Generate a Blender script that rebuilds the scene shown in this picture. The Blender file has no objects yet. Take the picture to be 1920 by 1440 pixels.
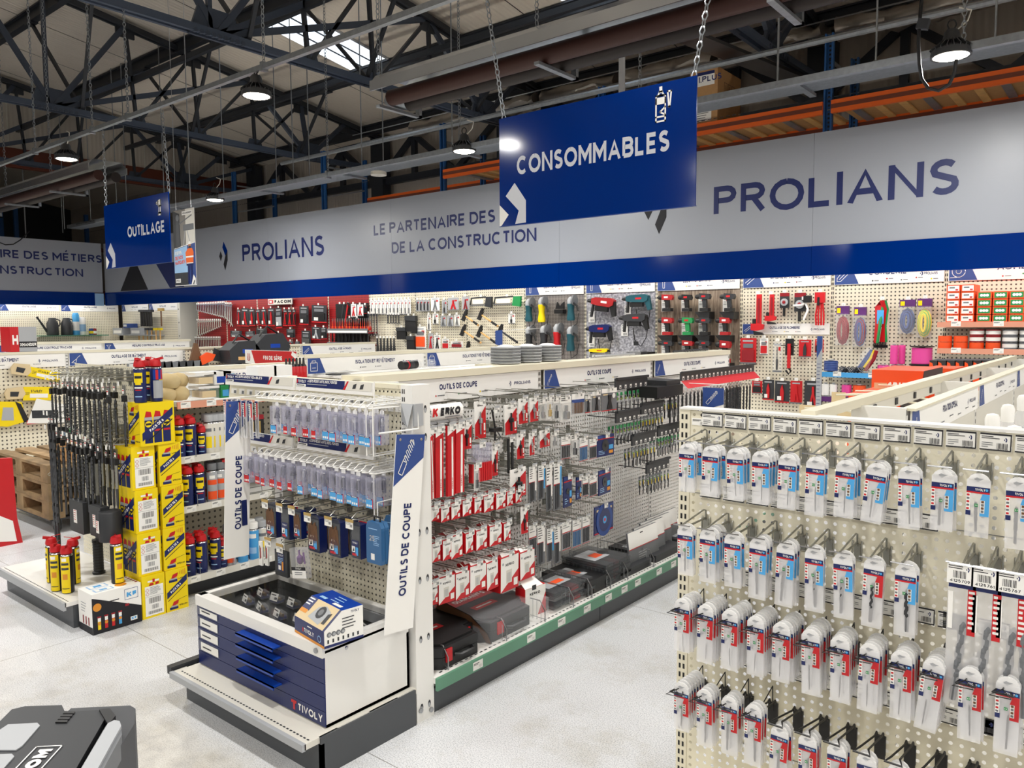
import bpy, math, random
from mathutils import Vector, Matrix, Euler
random.seed(7)
SC = bpy.context.scene
COL = SC.collection
PI = math.pi
# ---------------------------------------------------------------- camera (real eye height, level horizon)
FPX, CXP, CYP, EYE = 1457.0, 960.0, 720.0, 1.65
_va = Vector((-835-CXP, -(617-CYP), -FPX)).normalized()
_vb = Vector((2150-CXP, -(600-CYP), -FPX)).normalized()
_X = -_va
_Y = (_vb-_X*_vb.dot(_X)).normalized()
_Z = _X.cross(_Y)
RW = Matrix((_X, _Y, _Z))                      # camera axes -> world axes
cam_d = bpy.data.cameras.new('camera')
cam = bpy.data.objects.new('camera', cam_d)
COL.objects.link(cam)
cam.matrix_world = Matrix.Translation((0, 0, EYE)) @ RW.to_4x4()
cam_d.sensor_width = 36.0
cam_d.lens = FPX/1920*36.0
cam_d.clip_start = .05
SC.camera = cam
def ray(u, v): return RW @ Vector(((u-CXP)/FPX, -(v-CYP)/FPX, -1.0))
def PX(u, v, x):
    d = ray(u, v); t = x/d.x; return Vector((x, d.y*t, EYE+d.z*t))
def PY(u, v, y):
    d = ray(u, v); t = y/d.y; return Vector((d.x*t, y, EYE+d.z*t))
def PZ(u, v, z):
    d = ray(u, v); t = (z-EYE)/d.z; return Vector((d.x*t, d.y*t, z))
# ---------------------------------------------------------------- world, exposure, light
SC.view_settings.view_transform = 'Standard'
SC.view_settings.look = 'None'
SC.view_settings.gamma = 1.0
SC.view_settings.use_curve_mapping = False
SC.view_settings.exposure = 0.0
w = bpy.data.worlds.new('sky'); SC.world = w; w.use_nodes = True
w.node_tree.nodes['Background'].inputs[0].default_value = (.85, .93, 1, 1)
w.node_tree.nodes['Background'].inputs[1].default_value = 1.6
SC.cycles.max_bounces = 8
SC.cycles.diffuse_bounces = 5
SC.cycles.glossy_bounces = 3
SC.cycles.transmission_bounces = 4
SC.cycles.transparent_max_bounces = 24
SC.cycles.caustics_reflective = False
SC.cycles.caustics_refractive = False
SC.cycles.sample_clamp_indirect = 4.0
LAMP_W = 54.0                                   # watts of one high bay lamp
LAMP_Z = 3.77
LAMP_Z2 = 3.59                                  # the row nearest the fascia hangs a little lower
STRIP_W = 3.2                                  # watts per metre behind the fascia
LAMP_ROWS = [(4.25, [-15.0, -10.75, -6.5, -2.25, 2.0, 6.2]), (6.6, [-11.3, -6.05, -1.2, 3.7]),
             (1.3, [-13.3, -10.15, -5.9, -1.65, 2.6, 6.8]), (-1.7, [-9.2, -4.75, -.4, 3.9, 7.6]), (-4.7, [-11.4, -6.2, -1.2, 3.8])]
def lamp_light(x, y, z):
    l = bpy.data.lights.new('high_bay_light', 'AREA')
    l.shape = 'DISK'; l.size = .24; l.energy = LAMP_W; l.color = (1.0, .985, .955)
    o = bpy.data.objects.new('high_bay_light', l); COL.objects.link(o); o.location = (x, y, z)
    return o
# ---------------------------------------------------------------- materials
def lin(c): return c/12.92 if c <= .04045 else ((c+.055)/1.055)**2.4
def rgb(h):
    h = h.lstrip('#'); return tuple(lin(int(h[i:i+2], 16)/255) for i in (0, 2, 4))
M = {}
def mat(k, h, rough=.5, metal=0, alpha=1, emit=0, bump=0, bs=60, var=0, vs=8, spec=.5):
    m = bpy.data.materials.new(k); m.use_nodes = True
    nt = m.node_tree; b = nt.nodes['Principled BSDF']
    c = rgb(h)
    b.inputs['Base Color'].default_value = (*c, 1)
    b.inputs['Roughness'].default_value = rough
    b.inputs['Metallic'].default_value = metal
    b.inputs['Specular IOR Level'].default_value = spec
    if alpha < 1: b.inputs['Alpha'].default_value = alpha
    if emit:
        b.inputs['Emission Color'].default_value = (*c, 1); b.inputs['Emission Strength'].default_value = emit
    if var or bump:
        tc = nt.nodes.new('ShaderNodeTexCoord')
        n = nt.nodes.new('ShaderNodeTexNoise'); n.inputs['Detail'].default_value = 4
        n.inputs['Scale'].default_value = vs if var else bs
        nt.links.new(tc.outputs['Object'], n.inputs['Vector'])
        if var:
            r = nt.nodes.new('ShaderNodeValToRGB')
            r.color_ramp.elements[0].position = .3; r.color_ramp.elements[1].position = .7
            r.color_ramp.elements[0].color = tuple(x*(1-var) for x in c)+(1,)
            r.color_ramp.elements[1].color = tuple(min(1, x*(1+var)) for x in c)+(1,)
            nt.links.new(n.outputs['Fac'], r.inputs['Fac']); nt.links.new(r.outputs[0], b.inputs['Base Color'])
        if bump:
            n2 = nt.nodes.new('ShaderNodeTexNoise'); n2.inputs['Scale'].default_value = bs
            nt.links.new(tc.outputs['Object'], n2.inputs['Vector'])
            bp = nt.nodes.new('ShaderNodeBump'); bp.inputs['Strength'].default_value = bump; bp.inputs['Distance'].default_value = .01
            nt.links.new(n2.outputs['Fac'], bp.inputs['Height']); nt.links.new(bp.outputs[0], b.inputs['Normal'])
    M[k] = m
    return m
for k, h, r in [('white', 'e9e8e4', .38), ('cream', 'e1dbc5', .42), ('offwhite', 'd9d6cc', .45), ('paper', 'f4f3ef', .6), ('ink', '14141c', .6),
                ('navy', '14235f', .4), ('pblue', '0f3f9f', .28), ('banner_grey', 'a3a8b2', .36), ('red', 'c4161f', .4), ('dred', '8f1420', .4),
                ('yellow', 'f2d500', .4), ('orange', 'f0541e', .42), ('rackorange', 'e0621f', .45), ('rackblue', '1f4f86', .45), ('black', '141416', .45), ('dark', '2b2d31', .5), ('charcoal', '3a3c40', .45),
                ('mid', '6f7276', .5), ('lgrey', 'a9acb0', .5), ('green', '1f8a4a', .45), ('lgreen', '7fc242', .5), ('railgreen', '5f9277', .45), ('lblue', '4aa3df', .45), ('skyblue', '9cc4ea', .5),
                ('bosch', '14505c', .45), ('navydeep', '10205a', .35), ('pink', 'e0489a', .4), ('purple', '5b2a6e', .45), ('salmon', 'd9967c', .5), ('brown', '6b4a30', .6), ('tan', 'd8c39a', .6),
                ('kick', '45484c', .4), ('truss', '2a2e35', .5), ('gusset', '3a4352', .5), ('chord', '414c5e', .5), ('brownred', '6b3524', .5), ('tag', 'efeee9', .5), ('warn', 'd98e2b', .5), ('steelblue', '2b5f8f', .35),
                ('mattblue', '2e4a8c', .5), ('gold', 'b09352', .45), ('hivis', 'f26a1b', .5), ('photogrey', '8b8781', .6), ('skin', 'b98468', .6), ('strawb', 'c9b486', .8), ('barc', '3c3c40', .6)]:
    mat(k, h, r)
mat('chrome', 'c9cbcf', .22, 1); mat('steel', 'a8aaad', .35, 1); mat('galv', '9ea4aa', .42, .75, var=.12, vs=25); mat('dsteel', '55575b', .4, .9); mat('alu', 'cfd3d8', .25, .9); mat('zinc', '9a9a92', .4, .85)
mat('brass', 'a58a55', .35, .9)
mat('clear', 'f3f6fa', .12, alpha=.13); mat('pouch', 'f2f2f4', .28, alpha=.36); mat('lilac', 'd6d6ea', .15, alpha=.16); mat('signw', 'ccd0d9', .4); mat('hangtab', 'fafafa', .18, alpha=.82); mat('smoke', '55585c', .15, alpha=.5)
mat('glass', '0c100f', .04, alpha=.14, spec=.8)
mat('wood', 'a88a63', .7, var=.3, vs=9); mat('oldwood', '8b7352', .8, var=.35, vs=7, bump=.3); mat('card', 'b58b5c', .75, var=.06, vs=20); mat('beech', 'd8ab6c', .5, var=.1, vs=12)
mat('banner_blue', '002a78', .1, spec=.22); mat('toolred', 'a5191e', .45); mat('foil', 'b9b4ad', .3, .85, bump=1.0, bs=9); mat('redbrown', '3d201a', .5, .2); mat('tubedark', '2e2827', .5, .3)
mat('lens', 'fff4dc', .3, emit=26); mat('skylight', 'e6f2ff', .5, emit=1.6)
def nodes(k, build, rough=.5):
    m = bpy.data.materials.new(k); m.use_nodes = True
    nt = m.node_tree; b = nt.nodes['Principled BSDF']; b.inputs['Roughness'].default_value = rough
    N = lambda t, **kw: _node(nt, t, kw); L = nt.links.new
    build(nt, b, N, L); M[k] = m
def _node(nt, t, kw):
    n = nt.nodes.new('ShaderNode'+t)
    for a, v in kw.items():
        if a in n.inputs: n.inputs[a].default_value = v
        else: setattr(n, a, v)
    return n
def ramp(nt, N, L, fac, stops):
    r = N('ValToRGB'); e = r.color_ramp.elements
    while len(e) < len(stops): e.new(.5)
    for i, (p, c) in enumerate(stops):
        e[i].position = p; e[i].color = (*rgb(c), 1)
    L(fac, r.inputs['Fac']); return r
def floor_nodes(nt, b, N, L):
    tc = N('TexCoord')
    sp = N('TexNoise', Scale=190.0, Detail=2.0); L(tc.outputs['Object'], sp.inputs['Vector'])
    r1 = ramp(nt, N, L, sp.outputs['Fac'], [(.34, 'b3b6bb'), (.48, 'd6d8dc'), (.66, 'e8e9eb')])
    sp2 = N('TexNoise', Scale=14.0, Detail=6.0); L(tc.outputs['Object'], sp2.inputs['Vector'])
    r2 = ramp(nt, N, L, sp2.outputs['Fac'], [(.3, 'a49c8b'), (.5, 'c9c1af'), (.7, 'dcd6c6')])
    big = N('TexNoise', Scale=.55, Detail=3.0, Roughness=.6); L(tc.outputs['Object'], big.inputs['Vector'])
    sx = N('SeparateXYZ'); L(tc.outputs['Object'], sx.inputs[0])
    # a worn bare strip in front of the row of gondola ends
    a = N('MapRange'); a.inputs[1].default_value = 1.62; a.inputs[2].default_value = 1.50; L(sx.outputs['Y'], a.inputs[0])
    c = N('Math', operation='MULTIPLY_ADD'); L(big.outputs['Fac'], c.inputs[0]); c.inputs[1].default_value = 2.2; c.inputs[2].default_value = -.86
    d = N('Math', operation='MULTIPLY'); d.use_clamp = True; L(a.outputs[0], d.inputs[0]); L(c.outputs[0], d.inputs[1])
    mx = N('MixRGB'); L(d.outputs[0], mx.inputs[0]); L(r1.outputs[0], mx.inputs[1]); L(r2.outputs[0], mx.inputs[2])
    dirt = N('TexNoise', Scale=2.3, Detail=8.0, Roughness=.7); L(tc.outputs['Object'], dirt.inputs['Vector'])
    r3 = ramp(nt, N, L, dirt.outputs['Fac'], [(.32, 'e3dfd5'), (.5, 'ffffff')])
    m2 = N('MixRGB', blend_type='MULTIPLY'); m2.inputs[0].default_value = .8; L(mx.outputs[0], m2.inputs[1]); L(r3.outputs[0], m2.inputs[2])
    br = N('TexBrick', Scale=1.0); br.offset = 0; br.inputs['Mortar Size'].default_value = .0022; br.inputs['Brick Width'].default_value = 2.0; br.inputs['Row Height'].default_value = 2.0
    br.inputs['Color1'].default_value = br.inputs['Color2'].default_value = (1, 1, 1, 1); br.inputs['Mortar'].default_value = (.45, .43, .4, 1)
    mp = N('Mapping'); mp.inputs['Location'].default_value = (.32, .12, 0); L(tc.outputs['Object'], mp.inputs[0]); L(mp.outputs[0], br.inputs['Vector'])
    m3 = N('MixRGB', blend_type='MULTIPLY'); m3.inputs[0].default_value = 1; L(m2.outputs[0], m3.inputs[1]); L(br.outputs[0], m3.inputs[2])
    L(m3.outputs[0], b.inputs['Base Color'])
nodes('floor', floor_nodes, .38)
def dots(base, hole, pitch, rad):
    def f(nt, b, N, L):
        tc = N('TexCoord'); s = N('SeparateXYZ'); L(tc.outputs['Object'], s.inputs[0])
        sq = []
        for ax in 'XY':
            m1 = N('Math', operation='DIVIDE'); L(s.outputs[ax], m1.inputs[0]); m1.inputs[1].default_value = pitch
            m2 = N('Math', operation='FRACT'); L(m1.outputs[0], m2.inputs[0])
            m3 = N('Math', operation='SUBTRACT'); L(m2.outputs[0], m3.inputs[0]); m3.inputs[1].default_value = .5
            m4 = N('Math', operation='POWER'); L(m3.outputs[0], m4.inputs[0]); m4.inputs[1].default_value = 2; sq.append(m4)
        ad = N('Math', operation='ADD'); L(sq[0].outputs[0], ad.inputs[0]); L(sq[1].outputs[0], ad.inputs[1])
        lt = N('Math', operation='LESS_THAN'); L(ad.outputs[0], lt.inputs[0]); lt.inputs[1].default_value = (rad/pitch)**2
        mx = N('MixRGB'); L(lt.outputs[0], mx.inputs[0]); mx.inputs[1].default_value = (*rgb(base), 1); mx.inputs[2].default_value = (*rgb(hole), 1)
        L(mx.outputs[0], b.inputs['Base Color'])
    return f
nodes('peg_cream', dots('e6dfca', '5a544a', .04, .0085)); nodes('peg_red', dots('9c1419', '2e0a0d', .04, .008)); nodes('peg_grey', dots('b9b2a2', '4a463e', .04, .008))
def conc(nt, b, N, L):
    tc = N('TexCoord'); n = N('TexNoise', Scale=34.0, Detail=6.0); L(tc.outputs['Object'], n.inputs['Vector'])
    r = ramp(nt, N, L, n.outputs['Fac'], [(.35, '7d7d86'), (.5, 'a5a5ad'), (.65, 'cfcfd6')]); L(r.outputs[0], b.inputs['Base Color'])
nodes('concrete_print', conc, .5)
def plate(nt, b, N, L):
    tc = N('TexCoord'); c = N('TexChecker', Scale=28.0); mp = N('Mapping'); mp.inputs['Rotation'].default_value = (0, 0, PI/4)
    L(tc.outputs['Object'], mp.inputs[0]); L(mp.outputs[0], c.inputs['Vector']); c.inputs[1].default_value = (*rgb('8d8783'), 1); c.inputs[2].default_value = (*rgb('77716e'), 1)
    L(c.outputs[0], b.inputs['Base Color'])
nodes('plate_print', plate, .45)
def woodp(nt, b, N, L):
    tc = N('TexCoord'); mp = N('Mapping'); mp.inputs['Scale'].default_value = (9, 1, 1); L(tc.outputs['Object'], mp.inputs[0])
    n = N('TexNoise', Scale=4.0, Detail=8.0, Distortion=.8); L(mp.outputs[0], n.inputs['Vector'])
    r = ramp(nt, N, L, n.outputs['Fac'], [(.3, '5b4d42'), (.5, '8d7c6b'), (.7, 'ab9d8c')]); L(r.outputs[0], b.inputs['Base Color'])
nodes('wood_print', woodp, .6)
def corr(h, sc, ax):
    def f(nt, b, N, L):
        b.inputs['Base Color'].default_value = (*rgb(h), 1)
        tc = N('TexCoord'); wv = N('TexWave', Scale=sc); wv.bands_direction = ax; L(tc.outputs['Object'], wv.inputs['Vector'])
        bp = N('Bump', Strength=.35, Distance=.02); L(wv.outputs['Fac'], bp.inputs['Height']); L(bp.outputs[0], b.inputs['Normal'])
    return f
nodes('roofing', corr('e4dbce', 3.2, 'X'), .5); nodes('cladding', corr('cfc8be', 3.2, 'Y'), .55); nodes('cladding_x', corr('c2bab0', 3.2, 'X'), .55)
# ---------------------------------------------------------------- mesh building
def _e(cx, cy, rx, ry, a0, a1, n=7): return [(cx+rx*math.cos(math.radians(a0+(a1-a0)*i/n)), cy+ry*math.sin(math.radians(a0+(a1-a0)*i/n))) for i in range(n+1)]
_O = _e(.5, .5, .5, .5, 90, 450, 16); _b = [(0, 1), (.5, 1)]+_e(.6, .765, .36, .235, 90, -90, 6)+[(.12, .53)]; _S = _e(.5, .75, .45, .25, 35, 180, 6)+[(.12, .62), (.5, .51), (.9, .4)]+_e(.5, .25, .47, .25, 10, -145, 7)
GL = {'A': (.84, [(0, 0), (.5, 1.04), (1, 0)], [(.2, .3), (.8, .3)]), 'B': (.66, [(0, 0)]+_b, [(.5, .53)]+_e(.62, .265, .38, .265, 90, -90, 6)+[(0, 0)]), 'C': (.82, _e(.52, .5, .52, .5, 48, 312, 12)),
      'D': (.76, [(0, 0), (0, 1), (.4, 1)]+_e(.46, .5, .54, .5, 90, -90, 9)+[(.12, 0)]), 'E': (.58, [(1, 1), (0, 1), (0, 0), (1, 0)], [(0, .5), (.9, .5)]), 'F': (.56, [(1, 1), (0, 1), (0, 0)], [(0, .48), (.9, .48)]),
      'G': (.84, _e(.52, .5, .52, .5, 48, 330, 12)+[(.98, .45), (.6, .45)]), 'H': (.74, [(0, 0), (0, 1)], [(1, 0), (1, 1)], [(0, .5), (1, .5)]), 'I': (0, [(0, 0), (0, 1)]), 'J': (.5, [(1, 1), (1, .3)]+_e(.5, .27, .5, .27, 0, -160, 6)),
      'K': (.68, [(0, 0), (0, 1)], [(1, 1), (.05, .42)], [(.35, .62), (1, 0)]), 'L': (.54, [(0, 1), (0, 0), (1, 0)]), 'M': (.9, [(0, 0), (0, 1)], [(-.04, 1.12), (.5, .3), (1.04, 1.12)], [(1, 0), (1, 1)]), 'N': (.76, [(0, 0), (0, 1)], [(-.02, 1.1), (1.02, -.1)], [(1, 0), (1, 1)]), 'O': (.92, _O),
      'P': (.64, [(0, 0)]+_b), 'Q': (.92, _O, [(.6, .25), (1, -.08)]), 'R': (.66, [(0, 0)]+_b, [(.5, .53), (1, 0)]), 'S': (.6, _S), 'T': (.64, [(0, 1), (1, 1)], [(.5, 1), (.5, 0)]), 'U': (.72, [(0, 1), (0, .36)]+_e(.5, .36, .5, .36, 180, 360, 8)+[(1, 1)]),
      'V': (.8, [(0, 1), (.5, -.04), (1, 1)]), 'W': (1.15, [(0, 1), (.27, -.03), (.5, .95), (.73, -.03), (1, 1)]), 'X': (.72, [(0, 0), (1, 1)], [(0, 1), (1, 0)]), 'Y': (.74, [(0, 1), (.5, .42), (1, 1)], [(.5, .45), (.5, 0)]), 'Z': (.66, [(0, 1), (1, 1), (0, 0), (1, 0)]),
      '0': (.6, _O), '1': (.25, [(0, .8), (.9, 1), (.9, 0)]), '2': (.56, _e(.5, .72, .48, .28, 165, -30, 7)+[(0, 0), (1, 0)]), '3': (.56, _e(.45, .76, .45, .24, 150, -90, 7), _e(.45, .26, .5, .26, 90, -150, 7)), '4': (.64, [(.75, 0), (.75, 1), (0, .27), (1, .27)]),
      '5': (.56, [(.92, 1), (.14, 1), (.08, .55), (.45, .63)]+_e(.45, .31, .5, .31, 80, -150, 7)), '6': (.58, _e(.5, .31, .5, .31, 90, 450, 12), [(.75, 1), (.05, .45)]), '7': (.56, [(0, 1), (1, 1), (.35, 0)]), '8': (.56, _e(.5, .76, .42, .24, 90, 450, 10), _e(.5, .27, .5, .27, 90, 450, 10)),
      '9': (.58, _e(.5, .69, .5, .31, 90, 450, 12), [(.25, 0), (.95, .55)]), '-': (.3, [(0, .42), (1, .42)]), '.': (0, [(0, -.02), (0, .1)]), ',': (0, [(0, -.15), (0, .1)]), '!': (0, [(0, .3), (0, 1)], [(0, 0), (0, .1)]), "'": (0, [(0, .7), (0, 1)]), '+': (.5, [(0, .45), (1, .45)], [(.5, .15), (.5, .75)]), '/': (.5, [(0, 0), (1, 1)])}
ACC = {'É': ('E', [(.4, 1.18), (.75, 1.36)]), 'È': ('E', [(.3, 1.36), (.7, 1.18)]), 'À': ('A', [(.35, 1.36), (.6, 1.18)]), 'Â': ('A', [(.3, 1.18), (.5, 1.36), (.7, 1.18)]), 'Ê': ('E', [(.2, 1.18), (.5, 1.36), (.8, 1.18)])}
_tc = {}
def ribbon(P, t, clip):
    P = [Vector(p) for i, p in enumerate(P) if not i or abs(p[0]-P[i-1][0])+abs(p[1]-P[i-1][1]) > 1e-6]; n = len(P); L = []; R = []
    for i, p in enumerate(P):
        d0 = (p-P[i-1]).normalized() if i else (P[1]-p).normalized(); d1 = (P[i+1]-p).normalized() if i < n-1 else d0
        n0 = Vector((-d0.y, d0.x)); n1 = Vector((-d1.y, d1.x)); m = n0+n1
        m = n0 if m.length < .2 else m.normalized()
        k = min(1/max(.3, m.dot(n0)), 2.6)*t/2
        e = -d0*t*.5*(i == 0)*0
        L.append(p+m*k+e); R.append(p-m*k+e)
    vs = L+R
    if clip: vs = [Vector((v.x, min(1.0, max(0.0, v.y)))) for v in vs]
    return [(v.x, v.y) for v in vs], [(i, n+i, n+i+1, i+1) for i in range(n-1)]
def glyphs(s, bold, sp):
    """outline lettering drawn with strokes; cap height 1"""
    k = (s, bold, sp)
    if k in _tc: return _tc[k]
    t = .15+bold*2.2; x = 0; V = []; F = []
    for ch in s.upper():
        if ch == ' ': x += .38; continue
        acc = None
        if ch in ACC: ch, acc = ACC[ch]
        if ch not in GL: x += .3; continue
        w, *S = GL[ch]
        for j, P in enumerate(S+([acc] if acc else [])):
            ex = P is acc; Q = []
            for px, py in P:
                yy = py if ex else t/2+py*(1-t) if 0 < py < 1 else (py if ch not in 'BCDEFGOPQRSTUZJ023568L-' else t/2+py*(1-t))
                Q.append((x+t/2+px*w, yy))
            a, f = ribbon(Q, t*(.8 if ex else 1), not ex and ch not in 'Q,')
            b = len(V); V += [(c, d, (j % 4)*.004) for c, d in a]; F += [tuple(b+i for i in q) for q in f]
        x += w+t+.13*sp
    xs = [v[0] for v in V] or [0, 1]
    _tc[k] = (V, F, min(xs), max(xs)); return _tc[k]
CAP = 1.0
class MB:
    def __init__(s): s.v = []; s.f = []; s.m = []; s.k = []; s.sm = []; s.T = None
    def at(s, T): s.T = T; return s
    def add(s, vs, fs, m, smooth=False):
        b = len(s.v)
        if s.T is not None: vs = [s.T @ Vector(v) for v in vs]
        s.v += [tuple(v) for v in vs]
        if m not in s.k: s.k.append(m)
        i = s.k.index(m)
        for f in fs: s.f.append(tuple(b+j for j in f)); s.m.append(i); s.sm.append(smooth)
        return s
    def box(s, x0, y0, z0, x1, y1, z1, m='white'):
        return s.add([(x0, y0, z0), (x1, y0, z0), (x1, y1, z0), (x0, y1, z0), (x0, y0, z1), (x1, y0, z1), (x1, y1, z1), (x0, y1, z1)],
                     [(0, 3, 2, 1), (4, 5, 6, 7), (0, 1, 5, 4), (1, 2, 6, 5), (2, 3, 7, 6), (3, 0, 4, 7)], m)
    def bar(s, p, q, w, h, m='white', up=(0, 0, 1)):
        p = Vector(p); q = Vector(q); d = (q-p).normalized(); u = Vector(up)
        if abs(d.dot(u)) > .99: u = Vector((1, 0, 0))
        a = d.cross(u).normalized()*(w/2); b = a.cross(d).normalized()*(h/2)
        vs = [p-a-b, p+a-b, p+a+b, p-a+b, q-a-b, q+a-b, q+a+b, q-a+b]
        return s.add(vs, [(0, 1, 2, 3), (7, 6, 5, 4), (0, 4, 5, 1), (1, 5, 6, 2), (2, 6, 7, 3), (3, 7, 4, 0)], m)
    def rect(s, x0, y0, x1, y1, z, m): return s.add([(x0, y0, z), (x1, y0, z), (x1, y1, z), (x0, y1, z)], [(0, 1, 2, 3)], m)
    def poly(s, pts, z, m): return s.add([(x, y, z) for x, y in pts], [tuple(range(len(pts)))], m)
    def prism(s, pts, z0, z1, m, m2=None):
        n = len(pts); vs = [(x, y, z0) for x, y in pts]+[(x, y, z1) for x, y in pts]
        s.add(vs, [tuple(range(n-1, -1, -1)), tuple(range(n, 2*n))], m)
        return s.add(vs, [(i, (i+1) % n, n+(i+1) % n, n+i) for i in range(n)], m2 or m)
    def tube(s, path, r, m='steel', n=6, close=False):
        P = [Vector(p) for p in path]; k = len(P); vs = []; fs = []; a0 = None
        rr = r if isinstance(r, (list, tuple)) else [r]*k
        for i, p in enumerate(P):
            d = (P[min(i+1, k-1)]-P[max(i-1, 0)])
            if close: d = P[(i+1) % k]-P[i-1]
            d.normalize()
            if a0 is None: a = d.cross(Vector((0, 0, 1)) if abs(d.z) < .9 else Vector((1, 0, 0)))
            else: a = a0-d*a0.dot(d)
            a.normalize(); a0 = a; b = d.cross(a)
            for j in range(n):
                t = 2*PI*j/n; vs.append(p+(a*math.cos(t)+b*math.sin(t))*rr[i])
        for i in range(k if close else k-1):
            for j in range(n):
                i2 = (i+1) % k
                fs.append((i*n+j, i*n+(j+1) % n, i2*n+(j+1) % n, i2*n+j))
        if not close: fs += [tuple(range(n-1, -1, -1)), tuple((k-1)*n+j for j in range(n))]
        return s.add(vs, fs, m, True)
    def lathe(s, prof, m='steel', n=14, c=(0, 0, 0), ax='z'):
        vs = []; fs = []
        for r, h in prof:
            for j in range(n):
                t = 2*PI*j/n; x, y = r*math.cos(t), r*math.sin(t)
                vs.append((c[0]+x, c[1]+y, c[2]+h) if ax == 'z' else (c[0]+x, c[1]+h, c[2]-y) if ax == 'y' else (c[0]+h, c[1]+x, c[2]+y))
        for i in range(len(prof)-1):
            for j in range(n): fs.append((i*n+j, i*n+(j+1) % n, (i+1)*n+(j+1) % n, (i+1)*n+j))
        if prof[0][0] > 1e-4: fs.append(tuple(range(n-1, -1, -1)))
        if prof[-1][0] > 1e-4: fs.append(tuple((len(prof)-1)*n+j for j in range(n)))
        return s.add(vs, fs, m, True)
    def disc(s, x, y, r, z, m, n=14): return s.poly([(x+r*math.cos(2*PI*i/n), y+r*math.sin(2*PI*i/n)) for i in range(n)], z, m)
    def text(s, t, x, y, h, z, m='navy', w=None, al='l', bold=.015, sp=1.0, rot=0, slant=0):
        vs, fs, x0, x1 = glyphs(t, bold, sp)
        k = h/CAP; kx = (w/(x1-x0)) if w else k; W = (x1-x0)*kx
        ox = {'l': 0, 'c': -W/2, 'r': -W}[al]; c, sn = math.cos(rot), math.sin(rot)
        out = []
        for a, b, e in vs:
            px, py = ox+(a-x0)*kx+slant*b*k, b*k
            out.append((x+px*c-py*sn, y+px*sn+py*c, z+min(e*k, e*.04)))
        return s.add(out, fs, m)
    def lines(s, x0, x1, y, n, dy, z, m='barc', th=.001, seed=0):
        r = random.Random(seed)
        for i in range(n): s.rect(x0, y-i*dy, x0+(x1-x0)*r.uniform(.55, 1), y-i*dy+th, z, m)
        return s
    def barcode(s, x0, y0, x1, y1, z, n=9, m='ink'):
        d = (x1-x0)/n
        for i in range(n): s.rect(x0+i*d, y0, x0+i*d+d*(.35+.3*((i*7) % 3)/2), y1, z, m)
        return s
    def emblem(s, x, y, h, z, b='navy', k='ink'):
        q = lambda P: [(x+a*h, y+c*h) for a, c in P]
        s.poly(q([(.22, .79), (.31, .98), (.53, .66), (.39, .5)][::-1]), z, b)
        s.poly(q([(.39, .5), (.53, .66), (.53, .34), (.36, 0), (.26, .21)][::-1]), z, k)
        return s.poly(q([(0, .5), (.1, .67), (.2, .5), (.1, .32)][::-1]), z, k)
    def build(s, name, parent=None, loc=None, **tags):
        me = bpy.data.meshes.new(name); me.from_pydata(s.v, [], s.f)
        for k in s.k: me.materials.append(M[k])
        me.polygons.foreach_set('material_index', s.m); me.polygons.foreach_set('use_smooth', s.sm)
        me.update()
        if any(s.sm): me.set_sharp_from_angle(angle=math.radians(40))
        o = bpy.data.objects.new(name, me); COL.objects.link(o)
        if parent: o.parent = parent
        if loc: o.location = loc
        for a, b in tags.items(): o[a] = b
        return o
def thing(name, label, cat, loc=(0, 0, 0), rot=(0, 0, 0), group=None):
    o = bpy.data.objects.new(name, None); COL.objects.link(o); o.empty_display_size = .1
    o.location = loc; o.rotation_euler = rot; o['label'] = label; o['category'] = cat
    if group: o['group'] = group
    return o
def put(o, loc=None, rot=None, label=None, group=None):
    if loc is not None: o.location = loc
    if rot is not None: o.rotation_euler = rot
    if label: o['label'] = label
    if group: o['group'] = group
    return o
KIDS = {}
def kids(o):
    if o.name not in KIDS: KIDS[o.name] = [c for c in o.children]
    return KIDS[o.name]
def dup(o, loc, rot=None, label=None, group=None, scale=None):
    r = o.copy(); COL.objects.link(r); put(r, loc, rot, label, group)
    if scale: r.scale = scale
    for c in kids(o):
        d = c.copy(); COL.objects.link(d); d.parent = r
        for g in kids(c):
            e = g.copy(); COL.objects.link(e); e.parent = d
    return r
class Proto:
    """first use moves the original, later ones copy it"""
    def __init__(s, o): s.o = o; s.n = 0
    def put(s, loc, rot, label, group=None, scale=None):
        s.n += 1
        if s.n == 1:
            s.first = (loc, rot, label, group, scale); put(s.o, loc, rot, label, group)
            if scale: s.o.scale = scale
            return s.o
        r = dup(s.o, loc, rot, label, group)
        r.scale = scale or (1, 1, 1)
        return r
FY = (PI/2, 0, 0)                               # local x right, y up, z out of a face that looks to -y
FX = (PI/2, 0, PI/2)                            # the same for a face that looks to +x
def part(parent, name, mb, loc=None, rot=None):
    o = mb.build(name, parent, loc)
    if rot: o.rotation_euler = rot
    return o
def copy_part(o, parent, loc, rot=None):
    c = o.copy(); COL.objects.link(c); c.parent = parent; c.location = loc
    if rot: c.rotation_euler = rot
    return c
ORD = 'first second third fourth fifth sixth seventh eighth ninth tenth eleventh twelfth thirteenth fourteenth fifteenth sixteenth seventeenth eighteenth nineteenth twentieth'.split()
ORD += ['twenty-'+a for a in ORD[:9]]+['thirtieth']+['thirty-'+a for a in ORD[:9]]
_pm = {}
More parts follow.
